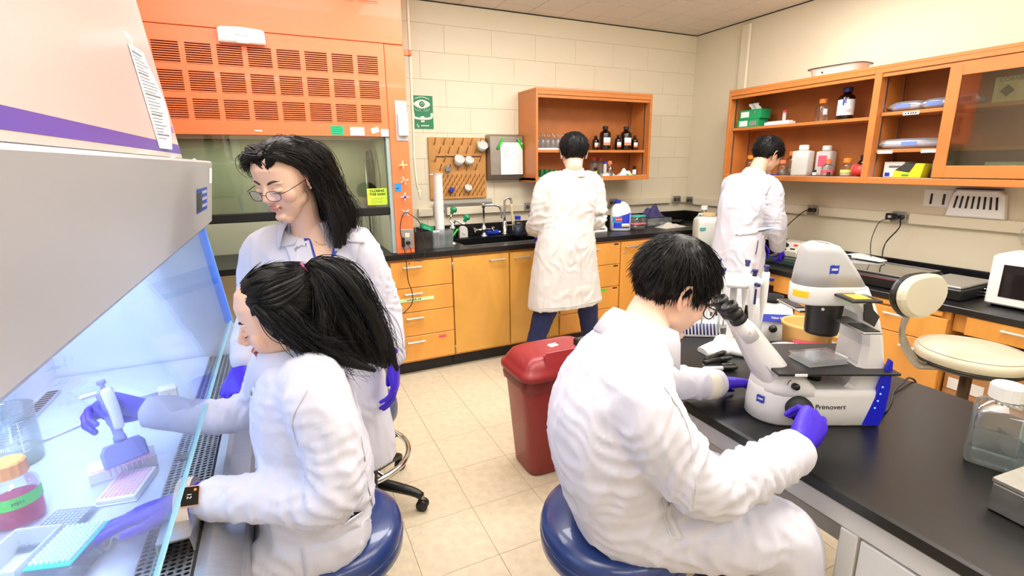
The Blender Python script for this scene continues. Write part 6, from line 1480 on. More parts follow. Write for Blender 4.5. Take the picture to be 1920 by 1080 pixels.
# ---- heads
def head_frame(c, fwd, up=(0, 0, 1), s=1.):
    f = V(fwd).normalized(); x = f.cross(V(up)).normalized(); u = x.cross(f)
    return frame(c, x * s, f * s, u * s)
def head_shapes(b, H, neck, chest=(), male=False, nose=1.):
    b.M = H
    b.ell((0, -.012, .030), (.0745, .093, .084), 32, 22)
    j = 1.05 if male else 1.
    b.body([(0, .014, .045, .070, .070), (0, .022, .0, .0675 * j, .064), (0, .027, -.04, .060 * j, .058), (0, .036, -.078, .046 * j, .044), (0, .050, -.103, .024 * j, .026)], (1, 0, 0), 32, 5, 2.15)
    b.body([(0, .079, .016, .0065, .006), (0, .0885, -.004, .0075, .009), (0, .096 + .003 * nose, -.024, .0105, .0115)], (1, 0, 0), 14, 4, 2.)
    for s in (-1, 1):
        b.ell((.0115 * s, .090, -.030), (.0075, .0095, .007), 12, 8)
        b.ell((.029 * s, .0715, .018), (.024, .0085, .0065), 14, 8)
        b.ell((.039 * s, .053, -.026), (.026, .022, .028), 16, 10)
        b.ell((.031 * s, .0742, -.003), (.0155, .0112, .0098), 16, 10)
        b.ell((.041 * s, .012, -.055), (.018, .034, .028), 14, 8)
        e = Matrix.Rotation(-.38 * s, 3, 'Z') @ Matrix.Rotation(-.15, 3, 'X')
        b.ell((.0765 * s, -.012, -.004), (.0045, .015, .028), 14, 10, e)
        pth = [V((.0765 * s, -.002, -.024)), V((.077 * s, -.004, -.006)), V((.08 * s, -.003, .014)), V((.084 * s, -.014, .026)), V((.087 * s, -.026, .018)), V((.086 * s, -.029, .0)), V((.081 * s, -.022, -.018)), V((.0775 * s, -.012, -.031)), V((.0765 * s, -.005, -.03))]
        b.tube(pth, [.003, .003, .0035, .004, .0042, .004, .004, .0055, .005], 8, 3)
    b.ell((0, .0855, -.0545), (.021, .0075, .0048), 16, 8); b.ell((0, .0835, -.0645), (.0175, .0075, .0056), 16, 8)
    b.ell((0, .073, -.093), (.018, .014, .013), 14, 8)
    b.M = None
    n0 = H @ V((0, -.022, -.035)); n1 = H @ V((0, -.028, -.085)); nb = V(neck)
    r = .058 if male else .049
    x = (H.to_3x3() @ V((1, 0, 0)))
    mid = n1.lerp(nb, .5)
    b.body([(n0.x, n0.y, n0.z, r, r * 1.0), (n1.x, n1.y, n1.z, r, r), (mid.x, mid.y, mid.z, r * 1.02, r), (nb.x, nb.y, nb.z, r * 1.15, r * 1.05)], x, 26, 4, 2.)
    for c in chest: b.body(c, x, 26, 4, 2.2)
def paint_head(me, H, base, lips, blush=.5, beard=0.):
    I = H.inverted(); P = coords(me); m3 = np.array(I.to_3x3()); t = np.array(I.translation); L = P @ m3.T + t
    c0 = np.array(lin(base)[:3]); cl = np.array(lin(lips)[:3]); col = np.tile(c0, (len(P), 1))
    x, y, z = L[:, 0], L[:, 1], L[:, 2]
    def g(cx, cy, cz, rx, ry, rz): return np.exp(-(((np.abs(x) - cx) / rx) ** 2 + ((y - cy) / ry) ** 2 + ((z - cz) / rz) ** 2))
    red = c0 * np.array([1.03, .72, .68])
    for k, a in ((g(.042, .07, -.025, .02, .03, .02), blush), (g(0, .105, -.026, .014, .02, .014), blush * .7), (g(.082, -.012, 0, .012, .03, .04), blush)):
        col += (red - col) * (k * a)[:, None]
    lipw = .021 * np.sqrt(np.clip(1 - ((z + .0595) / .0115) ** 2, 0, 1))
    k = ((np.abs(x) < lipw) & (y > .074) & (z > -.071) & (z < -.049)).astype(float); col += (cl - col) * (k * .8)[:, None]
    k = (np.abs(z + .0595) < .0011) & (np.abs(x) < .021) & (y > .07); col[k] *= .55
    k = g(.007, .098, -.0365, .0035, .012, .0022); col *= (1 - .75 * k)[:, None]
    a = me.color_attributes.new('paint', 'FLOAT_COLOR', 'POINT'); a.data.foreach_set('color', np.c_[col, np.ones(len(P))].ravel())
def face_bits(par, H, me, brow=BROWM, bw=1.):
    """lashes, lid crease and brows, laid on the face in head space"""
    bv = bvh_of(me); fd = -(H.to_3x3() @ V((0, 1, 0))).normalized()
    def on(p, e): return cast(bv, H @ V((p[0], p[1] - .03, p[2])), fd, e)
    for s in (-1, 1):
        pts = []
        for i in range(9):
            t = -1 + 2 * i / 8; xx = .031 + .0135 * t; zz = -.0085 - .0022 * (1 - t * t) + .0012 * t
            k = max(0, 1 - ((xx - .031) / .0165) ** 2 - ((zz + .003) / .0105) ** 2)
            pts.append(on((s * xx, .0725, zz), .0004))
        b = MB(); b.tube(pts, [.0005, .0012, .0015, .0016, .0016, .0017, .0017, .0015, .0007], 6, 2); b.build('eyelashes', LASH, par)
        b = MB(); pts = []
        for i in range(7):
            t = -1 + 2 * i / 6; xx = .031 + .012 * t; zz = .003 + .003 * (1 - t * t); k = max(0, 1 - ((xx - .031) / .0158) ** 2 - ((zz + .003) / .0098) ** 2); pts.append(on((s * xx, .0725, zz), .0))
        b.tube(pts, .0005, 5, 2); b.build('lid_crease', BROWM, par)
        b = MB(); pts = []
        for i in range(8):
            t = i / 7; xx = .013 + .036 * t; zz = .0185 + .0065 * math.sin(PI * min(1, t * 1.15) * .75) ; yy = .0715 + .0086 * math.sqrt(max(0, 1 - ((xx - .029) / .026) ** 2)) + .0002
            yy = max(yy, .0835 - 4.2 * xx * xx)
            pts.append(on((s * xx, yy, zz), .0002))
        b.tube(pts, [.0018 * bw, .0027 * bw, .003 * bw, .003 * bw, .0028 * bw, .0022 * bw, .0015, .0007], 6, 2); b.build('eyebrow', brow, par)
def spectacles(par, H, rim, half=False, w=.024, h=.017, fy=.1, fz=-.006, r=.0011, tilt=0.):
    g = MB(H); 
    for s in (-1, 1):
        pt = [V((s * (.032 + w * math.copysign(abs(math.cos(a)) ** .8, math.cos(a))), fy - 2.2 * (abs(.032 + w * math.cos(a)) ** 2), fz + h * math.copysign(abs(math.sin(a)) ** .8, math.sin(a)))) for a in [2 * PI * i / 28 for i in range(28)]]
        g.tube(pt, r, 6, closed=True)
        g.tube([V((s * .056, fy - .007, fz + .006)), V((s * .072, fy - .02, fz + .009)), V((s * .078, .03, fz + .010)), V((s * .0795, -.005, fz + .010)), V((s * .081, -.028, fz - .006))], r * 1.15, 6, 4)
    g.tube([V((-.0095, fy - .0004, fz + .003)), V((0, fy + .003, fz + .006)), V((.0095, fy - .0004, fz + .003))], r, 6, 3)
    o = g.build('spectacles', rim, par, label='thin spectacles')
    for s in (-1, 1):
        b = MB(H); pts = [V((s * (.032 + w * .97 * math.copysign(abs(math.cos(a)) ** .8, math.cos(a))), fy - 2.2 * (abs(.032 + w * math.cos(a)) ** 2), fz + h * .97 * math.copysign(abs(math.sin(a)) ** .8, math.sin(a)))) for a in [2 * PI * i / 28 for i in range(28)]]
        b.add(pts, [tuple(range(28))]); b.build('lens', LENS, o, fix=False)
# ---- hair
def strands(b, paths, r0=.0009, tip=.25):
    for path in paths:
        n = len(path); P = path; vs = []
        for i in range(n):
            d = (P[min(i + 1, n - 1)] - P[max(i - 1, 0)])
            x = d.cross(V((.31, .52, .79))); x = x.normalized() if x.length > 1e-9 else V((1, 0, 0)); y = d.cross(x).normalized()
            r = r0 * (1 - (1 - tip) * (i / (n - 1)) ** 2)
            for k in range(3): a = 2 * PI * k / 3; vs.append(P[i] + x * (r * math.cos(a)) + y * (r * math.sin(a)))
        b.add(vs, [(i * 3 + k, i * 3 + (k + 1) % 3, (i + 1) * 3 + (k + 1) % 3, (i + 1) * 3 + k) for i in range(n - 1) for k in range(3)], True)
def locks(b, H, defs, seed, core=True, wave=.006, per=1.):
    """defs: (points in head space, radius start, radius mid, radius end, strand count)"""
    rr = random.Random(seed)
    for pts, ra, rm, re_, n in defs:
        K = crom(pts, 5); N = len(K)
        if core:
            b.M = H; b.body([(p[0], p[1], p[2], (ra if i == 0 else re_ if i == len(pts) - 1 else rm) * .86, (ra if i == 0 else re_ if i == len(pts) - 1 else rm) * .7) for i, p in enumerate(pts)], (.3, 1, .1), 12, 4, 2.); b.M = None
        out = []
        for _ in range(int(n * per)):
            a = rr.uniform(0, 2 * PI); q = rr.uniform(.55, 1.08); ph = rr.uniform(0, 6.3); ph2 = rr.uniform(0, 6.3); ws = wave * rr.uniform(.3, 1.2); cut = rr.uniform(.82, 1.06); path = []
            for i, p in enumerate(K):
                t = i / (N - 1); rad = (ra + (rm - ra) * min(1, t * 2.2)) if t < .5 else rm + (re_ - rm) * (t - .5) * 2
                d = V(K[min(i + 1, N - 1)] - K[max(i - 1, 0)]).normalized(); x = d.cross(V((.3, 1, .1))).normalized(); y = d.cross(x)
                c = V(p) + (x * math.cos(a + .6 * t) * .9 + y * math.sin(a + .6 * t)) * (rad * q) + x * (ws * t * math.sin(ph + 7 * t)) + y * (ws * t * math.sin(ph2 + 6 * t))
                path.append(H @ c)
            m = max(3, min(N, int(N * cut))); path = path[:m]
            out.append(path)
        strands(b, out, .0011)
def short_hair(b, H, region, seed, n=1500, length=.035, lift=.35, whorl=(0, -.055, .1), cen=(0, -.012, .030), rad=(.079, .098, .089), amp=.006, droop=.0, top=.012, jit=.3):
    """scalp shell plus combed short strands wherever region(x, y, z) holds (head space)"""
    rr = random.Random(seed); b.M = H; nu, nv = 64, 40; vs = {}; fs = []; lst = []
    def sp(u, v):
        a = 2 * PI * u / nu; t = PI * v / nv; d = V((math.sin(t) * math.cos(a), math.sin(t) * math.sin(a), math.cos(t)))
        p = V((d.x * rad[0], d.y * rad[1], d.z * rad[2])); th = 1 + max(0, d.z) * top / rad[2] + (noise.noise(d * 4 + V((seed, 0, 0))) * amp / .09)
        return V(cen) + p * th
    for v in range(nv):
        for u in range(nu):
            q = [sp(u, v), sp(u + 1, v), sp(u + 1, v + 1), sp(u, v + 1)]; c = (q[0] + q[1] + q[2] + q[3]) / 4
            if region(c.x, c.y, c.z):
                ids = []
                for (a, e) in ((u, v), ((u + 1) % nu, v), ((u + 1) % nu, v + 1), (u, v + 1)):
                    if (a, e) not in vs: vs[(a, e)] = len(lst); lst.append(sp(a, e))
                    ids.append(vs[(a, e)])
                fs.append(ids)
    b.add(lst, fs, True); b.M = None; out = []; k = 0; W = V(whorl)
    while k < n:
        d = V((rr.gauss(0, 1), rr.gauss(0, 1), rr.gauss(0, 1))).normalized(); p = V(cen) + V((d.x * rad[0], d.y * rad[1], d.z * rad[2])) * (1 + max(0, d.z) * top / rad[2] * .9)
        if not region(p.x, p.y, p.z): continue
        k += 1; nn = V((d.x / rad[0], d.y / rad[1], d.z / rad[2])).normalized(); t = (p - W); t = t - nn * t.dot(nn); t = t.normalized() if t.length > 1e-5 else V((0, 1, 0))
        t = (t + V((rr.gauss(0, jit), rr.gauss(0, jit), rr.gauss(0, jit * .7) - droop))).normalized(); ln = length * rr.uniform(.6, 1.25) * (1 if p.z > .02 else .55); lf = lift * rr.uniform(.3, 1.3) * (1.2 if p.z > .06 else .7)
        path = [p]; cur = p; dr = (t + nn * lf).normalized()
        for i in range(4):
            dr = (dr - nn * (lf * .35) + V((0, 0, -.06))).normalized(); cur = cur + dr * (ln / 4); path.append(cur)
        out.append([H @ q for q in path])
    strands(b, out, .0011, .2)
# ---- hands
def hand_mesh(Mw, side, curl, spread=(.14, .04, -.05, -.16), thumb=((.030, .030, -.008), (.052, .056, -.018), (.060, .085, -.024)), s=1., cuff=.06, vox=.0024, wr=.031):
    """gloved hand: wrist at the origin, fingers along +y, palm towards -z, thumb on +x (side 1) or -x (side -1)
    curl: four (knuckle, middle, tip) bends in radians"""
    b = MB(Mw @ Matrix.Diagonal((s * side, s, s, 1)))
    b.body([(0, -cuff, 0, wr + .006, wr), (0, -cuff * .5, 0, wr + .001, wr - .005), (0, 0, 0, .031, .022), (.001, .035, 0, .039, .019), (0, .07, 0, .043, .0155), (0, .094, -.001, .0405, .0125)], (1, 0, 0), 24, 4, 2.5)
    base = ((.0305, .090), (.0105, .096), (-.0105, .092), (-.0300, .082)); lens = ((.044, .026, .021), (.049, .030, .022), (.045, .028, .022), (.034, .021, .019)); rad = (.0096, .0098, .0094, .0085)
    for i in range(4):
        p = V((base[i][0], base[i][1], -.001)); a = 0; sp = spread[i]; pts = [(p.x, p.y - .02, p.z, rad[i] * 1.05, rad[i] * 1.05), (p.x, p.y, p.z, rad[i] * 1.08, rad[i] * 1.1)]
        for k in range(3):
            a += curl[i][k]; d = V((math.sin(sp) * math.cos(a), math.cos(sp) * math.cos(a), -math.sin(a))); m = p + d * (lens[i][k] * .5); p = p + d * lens[i][k]
            pts += [(m.x, m.y, m.z, rad[i] * (.97 - .06 * k), rad[i] * (.95 - .06 * k)), (p.x, p.y, p.z, rad[i] * (1. - .1 * k), rad[i] * (.98 - .1 * k))]
        b.body(pts, (math.cos(sp), -math.sin(sp), 0), 14, 3, 2.)
    t = [V(q) for q in thumb]; b.body([(.012, .006, -.006, .014, .013), (t[0].x, t[0].y, t[0].z, .0145, .0135), (t[1].x, t[1].y, t[1].z, .0115, .011), (*(t[1].lerp(t[2], .55)), .0108, .0098), (t[2].x, t[2].y, t[2].z, .0085, .008)], (.5, -.5, .6), 14, 4, 2.)
    me = remesh(b, vox, 2, .4)
    P = coords(me); N = normals(me); I = np.array(Mw.inverted().to_3x3()); L = (P - np.array(Mw.translation)) @ I.T
    d = np.array([noise.noise(V((p[0] * 90, p[1] * 45, p[2] * 90))) for p in L]); cu = np.clip((-L[:, 1] - .0) / .03, 0, 1)
    P = P + N * ((.0007 + .0016 * cu) * (.4 - np.abs(d)))[:, None]; me.vertices.foreach_set('co', P.ravel()); me.update(); return me
def hframe(wrist, fwd, palm):
    """palm: direction the palm looks"""
    f = V(fwd).normalized(); z = -V(palm); z = (z - f * z.dot(f)).normalized(); x = f.cross(z); return frame(wrist, x, f, z)
def glove(par, wrist, fwd, palm, side, curl, label=None, **k):
    o = link('glove', hand_mesh(hframe(wrist, fwd, palm), side, curl, **k), GLOVE, par)
    return o
def coat(par, parts, vox=.0085, mat=None, base=.0024, hot=(), seed=1., it=4, fq=7.):
    b = MB()
    for kind, *a in parts:
        if kind == 'body': b.body(a[0], a[1], 36, 5, 2.5, False)
        else: limb(b, a[0], 22, 6, a[1] if len(a) > 1 else (0, 0, 1))
    me = folds(remesh(b, vox, it), base, fq, hot, seed); o = link('lab_coat', me, mat or COATM, par); return o, bvh_of(me)
def cuffring(par, p, d, r, mat, ex=1.):
    d = V(d).normalized(); b = MB(); b.lathe([(r * .8, -.004), (r * .98, -.002), (r * 1.04, .004), (r * 1.04, .03), (r, .034)], V(p) - d * .016, 24, d); b.build('cuff', mat, par)
def P_(name, label, loc):
    o = T('person', label, 'person', loc); return o

# =================================================================== seated woman at the cabinet
S = P_('person', 'woman with long black tied hair in a white coat seated at the cabinet', (-3.91, -2.76, .0))
def W2L(par, loc):
    for ch in par.children: ch.matrix_parent_inverse = Matrix.Translation(loc).inverted()
PEOPLE = [(S, V((-3.91, -2.76, 0)))]
sl, el, wl = (-3.915, -2.905, 1.015), (-3.905, -2.965, .80), (-4.150, -2.842, .788)
sr, er, wr_ = (-3.965, -2.59, 1.02), (-4.06, -2.52, .845), (-4.295, -2.53, .885)
so, sb = coat(S, [
    ('body', [(-3.945, -2.755, .592, .165, .12), (-3.935, -2.755, .66, .18, .14), (-3.925, -2.755, .74, .175, .14), (-3.93, -2.755, .84, .165, .128), (-3.94, -2.755, .95, .168, .118), (-3.945, -2.755, 1.03, .15, .09), (-3.945, -2.755, 1.08, .08, .065)], (0, 1, 0)),
    ('limb', [(-3.90, -2.85, .62, .095), (-4.0, -2.86, .60, .085), (-4.065, -2.86, .56, .07), (-4.075, -2.86, .40, .075)]),
    ('limb', [(-3.90, -2.65, .62, .095), (-4.0, -2.64, .60, .085), (-4.065, -2.64, .56, .07), (-4.075, -2.64, .40, .075)]),
    ('body', [(-3.99, -2.75, .60, .17, .08), (-4.03, -2.75, .48, .18, .085), (-4.04, -2.75, .30, .185, .09)], (0, 1, 0)),
    ('limb', [(-3.92, -2.83, 1.035, .07), (*sl, .075), (-3.89, -2.945, .91, .068), (*el, .066), (-4.03, -2.895, .79, .056), (*wl, .047)]),
    ('limb', [(-3.945, -2.67, 1.035, .07), (*sr, .072), (-4.02, -2.55, .93, .064), (*er, .058), (-4.17, -2.525, .838, .047), (*wr_, .045)])],
    hot=[(el, .13, (-.5, .2, -.8), .010, .045), ((-4.05, -2.88, .80), .09, (-1, .5, 0), .005, .035), (wl, .05, (-1, .5, 0), .003, .03), (er, .12, (-1, 0, .2), .009, .04), ((-3.93, -2.9, .93), .12, (.4, 0, 1), .008, .05), ((-3.86, -2.88, .70), .2, (.3, .2, 1), .008, .07), ((-3.98, -2.9, .55), .16, (1, 0, .5), .008, .06)], seed=3.)
HS = head_frame((-3.965, -2.765, 1.172), (-.95, .06, -.30))
b = MB(); head_shapes(b, HS, (-3.925, -2.758, 1.06), [[(-3.95, -2.755, 1.09, .07, .055), (-3.965, -2.755, 1.03, .10, .07)]]); me = remesh(b, .0027, 2, .4); paint_head(me, HS, '#e9bd9f', '#c24a63', .5)
link('body', me, SKIN, S); face_bits(S, HS, me, BROWM, bw=1.1)
b = MB(); short_hair(b, HS, lambda x, y, z: y < .045 and z > .066 - .02 * (y < .05) - 1.1 * max(0, -(y - .045)) and z > -.055, 11, 500, .05, .02, (0, .13, .07), amp=.002, top=.004, jit=.06)
PT = (0, -.093, .082)   # where the ponytail is tied
df = []
for i in range(18):
    a = PI * (i + .5) / 18; df.append(([(.079 * math.cos(a), .056 - .045 * abs(math.cos(a)), .050 + .044 * math.sin(a)), (.083 * math.cos(a), -.015, .038 + .066 * math.sin(a)), (.052 * math.cos(a), -.07, .052 + .042 * math.sin(a)), PT], .0028, .014, .011, 80))
locks(b, HS, df, 5, wave=.0015)
df = []
rt = random.Random(9)
for i in range(34):
    sx = -1 + 2 * (i % 7) / 6 + rt.uniform(-.12, .12); k = (i // 7) / 4 + rt.uniform(-.08, .08); q = rt.uniform(-.014, .014)
    def mx(a, c): return a + (c - a) * k
    df.append(([PT, (.02 * sx, mx(-.100, -.132), mx(.055, .080)), (.055 * sx, mx(-.088, -.165) + q, mx(-.005, .035)), (.072 * sx + q, mx(-.068, -.188), mx(-.075, -.06)), (.07 * sx + q, mx(-.085, -.182) + q, mx(-.135, -.135)), (.06 * sx + 2 * q, mx(-.125, -.165) + 2 * q, mx(-.175, -.20) + 2 * q)], .009, .021, .006, 70))
for i in range(8):    # loose side hair over the ears and neck
    sx = -1 if i % 2 else 1; q = rt.uniform(-.01, .01)
    df.append(([(.07 * sx, .035 - .008 * i, .055), (.086 * sx, .018 - .008 * i, .01), (.088 * sx, -.004 - .008 * i + q, -.045), (.08 * sx, -.03 - .01 * i, -.10), (.075 * sx, -.06 - .01 * i + q, -.16)], .009, .014, .005, 60))
locks(b, HS, df, 6, wave=.034)
b.build('hair', HAIR, S, fix=False)
b = MB(HS); b.tube([V((.016 * math.cos(a), -.092 + .004 * math.sin(a), .078 + .016 * math.sin(a))) for a in [2 * PI * i / 16 for i in range(16)]], .006, 7, closed=True); b.build('hair_tie', M('magenta tie', '#b02a78', .4), S, label='magenta hair tie')
collar('collar', (-3.945, -2.757, 1.075), (-.12, 0, 1), (-1, 0, -.1), .064, .5, .03, .03, .004, COATM, S)
glove(S, (-4.205, -2.826, .787), (-1, .02, -.06), (.15, -.25, -1), -1, ((.18, .22, .15), (.12, .18, .12), (.15, .2, .15), (.22, .25, .2)), spread=(.30, .10, -.10, -.32), thumb=((.034, .028, -.006), (.062, .058, -.010), (.072, .092, -.012)), cuff=.03)
glove(S, (-4.315, -2.527, .895), (-.80, .25, .30), (-.5, -.72, -.35), 1, ((1.05, 1.0, .6), (1.1, 1.05, .6), (1.15, 1.05, .6), (1.2, 1.05, .6)), spread=(.05, .02, -.02, -.05), thumb=((.030, .035, -.012), (.048, .066, -.016), (.046, .098, -.016)), cuff=.015, wr=.025)
b = MB(hframe((-4.196, -2.833, .788), (-1, .10, 0), (.1, .1, -1))); b.loft([[((.054) * math.cos(a), y, .052 * math.sin(a)) for a in [2 * PI * i / 32 for i in range(32)]] for y in (-.014, .014)], cap=False); wa = b.build('watch_strap', M('cream strap', '#e3cdb4', .5), S, fix=False)
Wd = V((.25, -.72, .65)).normalized(); wc = V((-4.196, -2.833, .788)) + Wd * .056; wx = V((-1, .1, 0)); wx = (wx - Wd * wx.dot(Wd)).normalized(); wy = Wd.cross(wx); Fw = frame(wc, wx, wy, Wd)
b = MB(Fw); b.box(-.019, .019, -.022, .022, -.004, .006, .005); b.build('watch_case', M('rose case', '#d9b79c', .3, metal=.5), wa)
b = MB(Fw); b.box(-.016, .016, -.019, .019, .0055, .0072, .003); b.build('watch_face', M('watch glass', '#0b0c10', .12), wa)
b = MB(Fw); b.lathe([(.003, .0072), (.003, .0075), (0, .0076)], (-.009, -.012, 0), 10); b.build('watch_dot', ORCAP, wa)
text('12', .012, WHITE, wa, Fw @ V((.002, .0, .0076)), wy * 1, -wx, name='watch_digits')
patch(sb, 'pocket', [(-3.98, -3.1, .66), (-3.82, -3.1, .66), (-3.82, -3.1, .50), (-3.98, -3.1, .50)], (0, 1, 0), COATM, S)
for p in ((-4.4, -2.79, .80), (-4.4, -2.79, 1.0)): snap(sb, p, (1, 0, 0), S)
ribbon(sb, 'sleeve_seam', [(-3.93, -3.2, 1.06), (-3.965, -3.2, 1.0), (-3.96, -3.2, .92)], .004, (0, 1, 0), COATM, S, .0022)
ribbon(sb, 'side_seam', [(-3.83, -3.2, .93), (-3.82, -3.2, .80), (-3.80, -3.2, .62)], .004, (0, 1, 0), COATM, S, .0022)
# the multichannel pipette in her right hand
o = T('multichannel_pipette', 'white and violet multichannel pipette held in the seated woman’s right glove', 'pipette', (-4.352, -2.60, .772))
pa = V((-.20, .36, .90)).normalized(); px_ = V((.8, .45, .0)); px_ = (px_ - pa * px_.dot(pa)).normalized(); py2 = pa.cross(px_); Fq = frame((0, 0, 0), px_, py2, pa)
PV = M('violet grey plastic', '#8f8fd6', .4)
b = MB(Fq); b.prism([(-.046, .022), (.046, .022), (.046, .062), (.035, .078), (-.035, .078), (-.046, .062)], -.011, .011, frame((0, 0, 0), (1, 0, 0), (0, 0, 1), (0, -1, 0)), .004); b.build('channel_head', PV, o)
for i in range(8): MB(Fq).lathe([(.0012, .0), (.0026, .022), (.0032, .024)], (-.0385 + .011 * i, 0, 0), 8).build('tip', M('pink tip', '#f4c3d2', .3) if not i else bpy.data.materials['pink tip'], o)
b = MB(Fq); b.lathe([(.014, .078), (.014, .09), (.011, .095), (.012, .12), (.016, .13), (.017, .19), (.019, .20), (.018, .215), (0, .217)], n=20); b.build('barrel', PV, o)
b = MB(Fq); b.body([(.004, -.010, .115, .011, .010), (.004, -.012, .16, .013, .013), (.002, -.010, .205, .014, .014)], (1, 0, 0), 16, 3, 3.); b.build('handle_shell', WHITE, o)
b = MB(Fq); b.box(-.05, .0, -.008, .008, .205, .216, .004); b.build('finger_rest', WHITE, o); MB(Fq).lathe([(.005, .215), (.005, .228), (.01, .23), (.01, .24), (0, .241)], n=14).build('plunger', PV, o)

# =================================================================== standing woman with glasses
W = P_('person', 'standing woman with glasses, blue lanyard and white coat looking down', (-3.84, -2.18, 0)); PEOPLE.append((W, V((-3.84, -2.18, 0))))
latW = (.98, -.2, 0); fW = V((-.2, -.98, 0))
sl, el, wl = (-3.715, -2.25, 1.245), (-3.638, -2.265, 1.03), (-3.632, -2.32, .845)
sr, er, wr_ = (-4.005, -2.195, 1.24), (-4.06, -2.14, 1.02), (-4.105, -2.205, .88)
wo, wbv = coat(W, [
    ('body', [(-3.83, -2.17, .40, .215, .15), (-3.835, -2.17, .62, .2, .145), (-3.84, -2.17, .84, .188, .13), (-3.85, -2.18, 1.02, .165, .115), (-3.86, -2.2, 1.16, .172, .12), (-3.862, -2.215, 1.255, .15, .088), (-3.865, -2.225, 1.305, .08, .062)], latW),
    ('limb', [(-3.79, -2.24, 1.275, .062), (*sl, .066), (-3.668, -2.258, 1.14, .06), (*el, .057), (-3.628, -2.29, .93, .052), (*wl, .048)]),
    ('limb', [(-3.94, -2.2, 1.27, .062), (*sr, .066), (-4.04, -2.165, 1.13, .06), (*er, .056), (-4.09, -2.17, .94, .05), (*wr_, .046)])],
    hot=[(el, .12, (.1, .1, 1), .008, .045), (sl, .09, (.7, 0, -.7), .006, .04), ((-3.70, -2.3, 1.1), .1, (.8, .2, .5), .007, .04), ((-3.85, -2.3, .75), .2, (1, 0, .25), .007, .09), (er, .1, (0, 0, 1), .007, .04)], seed=8.)
HW = head_frame((-3.918, -2.315, 1.478), (-.62, -.66, -.36), s=1.0)
NW = (-3.868, -2.24, 1.30)
b = MB(); head_shapes(b, HW, NW, [[(-3.868, -2.24, 1.32, .065, .045), (-3.868, -2.235, 1.27, .08, .045)]]); me = remesh(b, .0027, 2, .4); paint_head(me, HW, '#ecc5ad', '#c98078', .5)
link('body', me, SKIN, W); face_bits(W, HW, me, M('soft brow', '#43322b', .8), bw=1.2); spectacles(W, HW, RIMM, w=.0235, h=.0155, fy=.102, fz=-.012, r=.0010)
b = MB(); short_hair(b, HW, lambda x, y, z: y < (.075 if z > .075 else .035) and z > .07 - .9 * max(0, .040 - y) - .25 * max(0, abs(x) - .03) and z > -.04 and not (y > .005 and abs(x) > .05 and z < .06), 21, 500, .05, .03, (-.02, .09, .10), amp=.003, top=.004, jit=.08)
df = []; rt = random.Random(4)
for i in range(15):     # hair combed from the side parting over both sides to the shoulders
    t = i / 14; y0 = .066 - .138 * t; q = rt.uniform(-.012, .012); zt2 = .107 - .50 * max(0, .3 - t) ** 2 - .3 * max(0, t - .35) ** 2
    df.append(([(-.022, y0, zt2), (-.055, y0 - .012, .094 - .02 * t), (-.084, y0 * .5 - .03 + q, .045), (-.095, y0 * .45 - .055, -.03 + q), (-.102 + q, y0 * .5 - .055, -.10), (-.112 + q, y0 * .7 - .045 + q, -.16), (-.100 + 2 * q, y0 * .8 - .035, -.215 + 2 * q)], .011, .017, .008, 80))
    df.append(([(-.016, y0, zt2 + .001), (.03, y0 - .012, .106 - .02 * t), (.072, y0 * .6 - .03 + q, .072), (.088, y0 * .4 - .055, .0 + q), (.092 + q, y0 * .45 - .06, -.08), (.095 + q, y0 * .6 - .05, -.15 + q)], .012, .016, .008, 75))
for i in range(5): df.append(([(-.014 + .004 * i, .070 - .008 * i, .100), (.03, .070 - .008 * i, .096), (.064, .054 - .01 * i, .078), (.088 + .004 * i, .028 - .012 * i, .052), (.098, .0 - .012 * i, .03)], .013, .011, .004, 60))
for i in range(9): x = -.08 + .02 * i; q = rt.uniform(-.01, .01); df.append(([(x * .4, -.06, .10), (x, -.105, .05), (x * 1.1, -.115, -.03), (x * 1.2, -.11 + q, -.10), (x * 1.25 + q, -.105, -.165), (x * 1.2, -.095 + q, -.205 + 2 * q)], .018, .024, .010, 70))
locks(b, HW, df, 12, wave=.030)
b.build('hair', HAIRB, W, fix=False)
dF = V((.2, .98, 0)).normalized(); c0 = V(NW) + V((0, -.3, 0))
def wp_(u, z): return V((-3.866, -2.5, 0)) + V(latW) * u + V((0, 0, z))
patch(wbv, 'chest_skin', [wp_(-.058, 1.325), wp_(.058, 1.325), wp_(.008, 1.125), wp_(-.008, 1.125)], dF, M('chest skin', '#ecc5ad', .5, sub=.1), W, 10, .0015, .002)
for s in (-1, 1):
    patch(wbv, 'lapel', [wp_(.050 * s, 1.325), wp_(.118 * s, 1.275), wp_(.098 * s, 1.20), wp_(.008 * s, 1.11)], dF, COATM, W, 10, .007, .001)
    patch(wbv, 'collar_flap', [wp_(.052 * s, 1.34), wp_(.125 * s, 1.31), wp_(.13 * s, 1.262), wp_(.085 * s, 1.268)], dF, COATM, W, 8, .010, .001)
    snap(wbv, wp_(.088 * s, 1.225) + V((0, 0, 0)), dF, W, .005)
    ribbon(wbv, 'lanyard', [wp_(.057 * s, 1.335), wp_(.046 * s, 1.28), wp_(.026 * s, 1.20), wp_(.006 * s, 1.12), wp_(.003 * s, 1.09)], .019, dF, M('lanyard blue' + str(s), '#1e3fb0', .5), W, .0065)
b = MB(); pts = []
for i in range(25):
    t = -1 + 2 * i / 24; p = cast(wbv, wp_(.050 * t, 1.315 - .05 * (1 - t * t)), dF, .004); pts.append(p)
b.tube(pts, .0016, 6)
for p in pts[1:-1]: b.ell(p, .0026, 8, 5)
b.build('necklace', M('gold pearl', '#d9c79a', .25, metal=.5), W, label='fine pale gold necklace')
collar('collar', (-3.866, -2.228, 1.312), (0, -.12, 1), fW, .062, .75, .03, .028, .014, COATM, W)
ribbon(wbv, 'armhole_seam', [(-3.755, -2.6, 1.29), (-3.745, -2.6, 1.2), (-3.74, -2.6, 1.13)], .004, (0, 1, 0), COATM, W, .002)
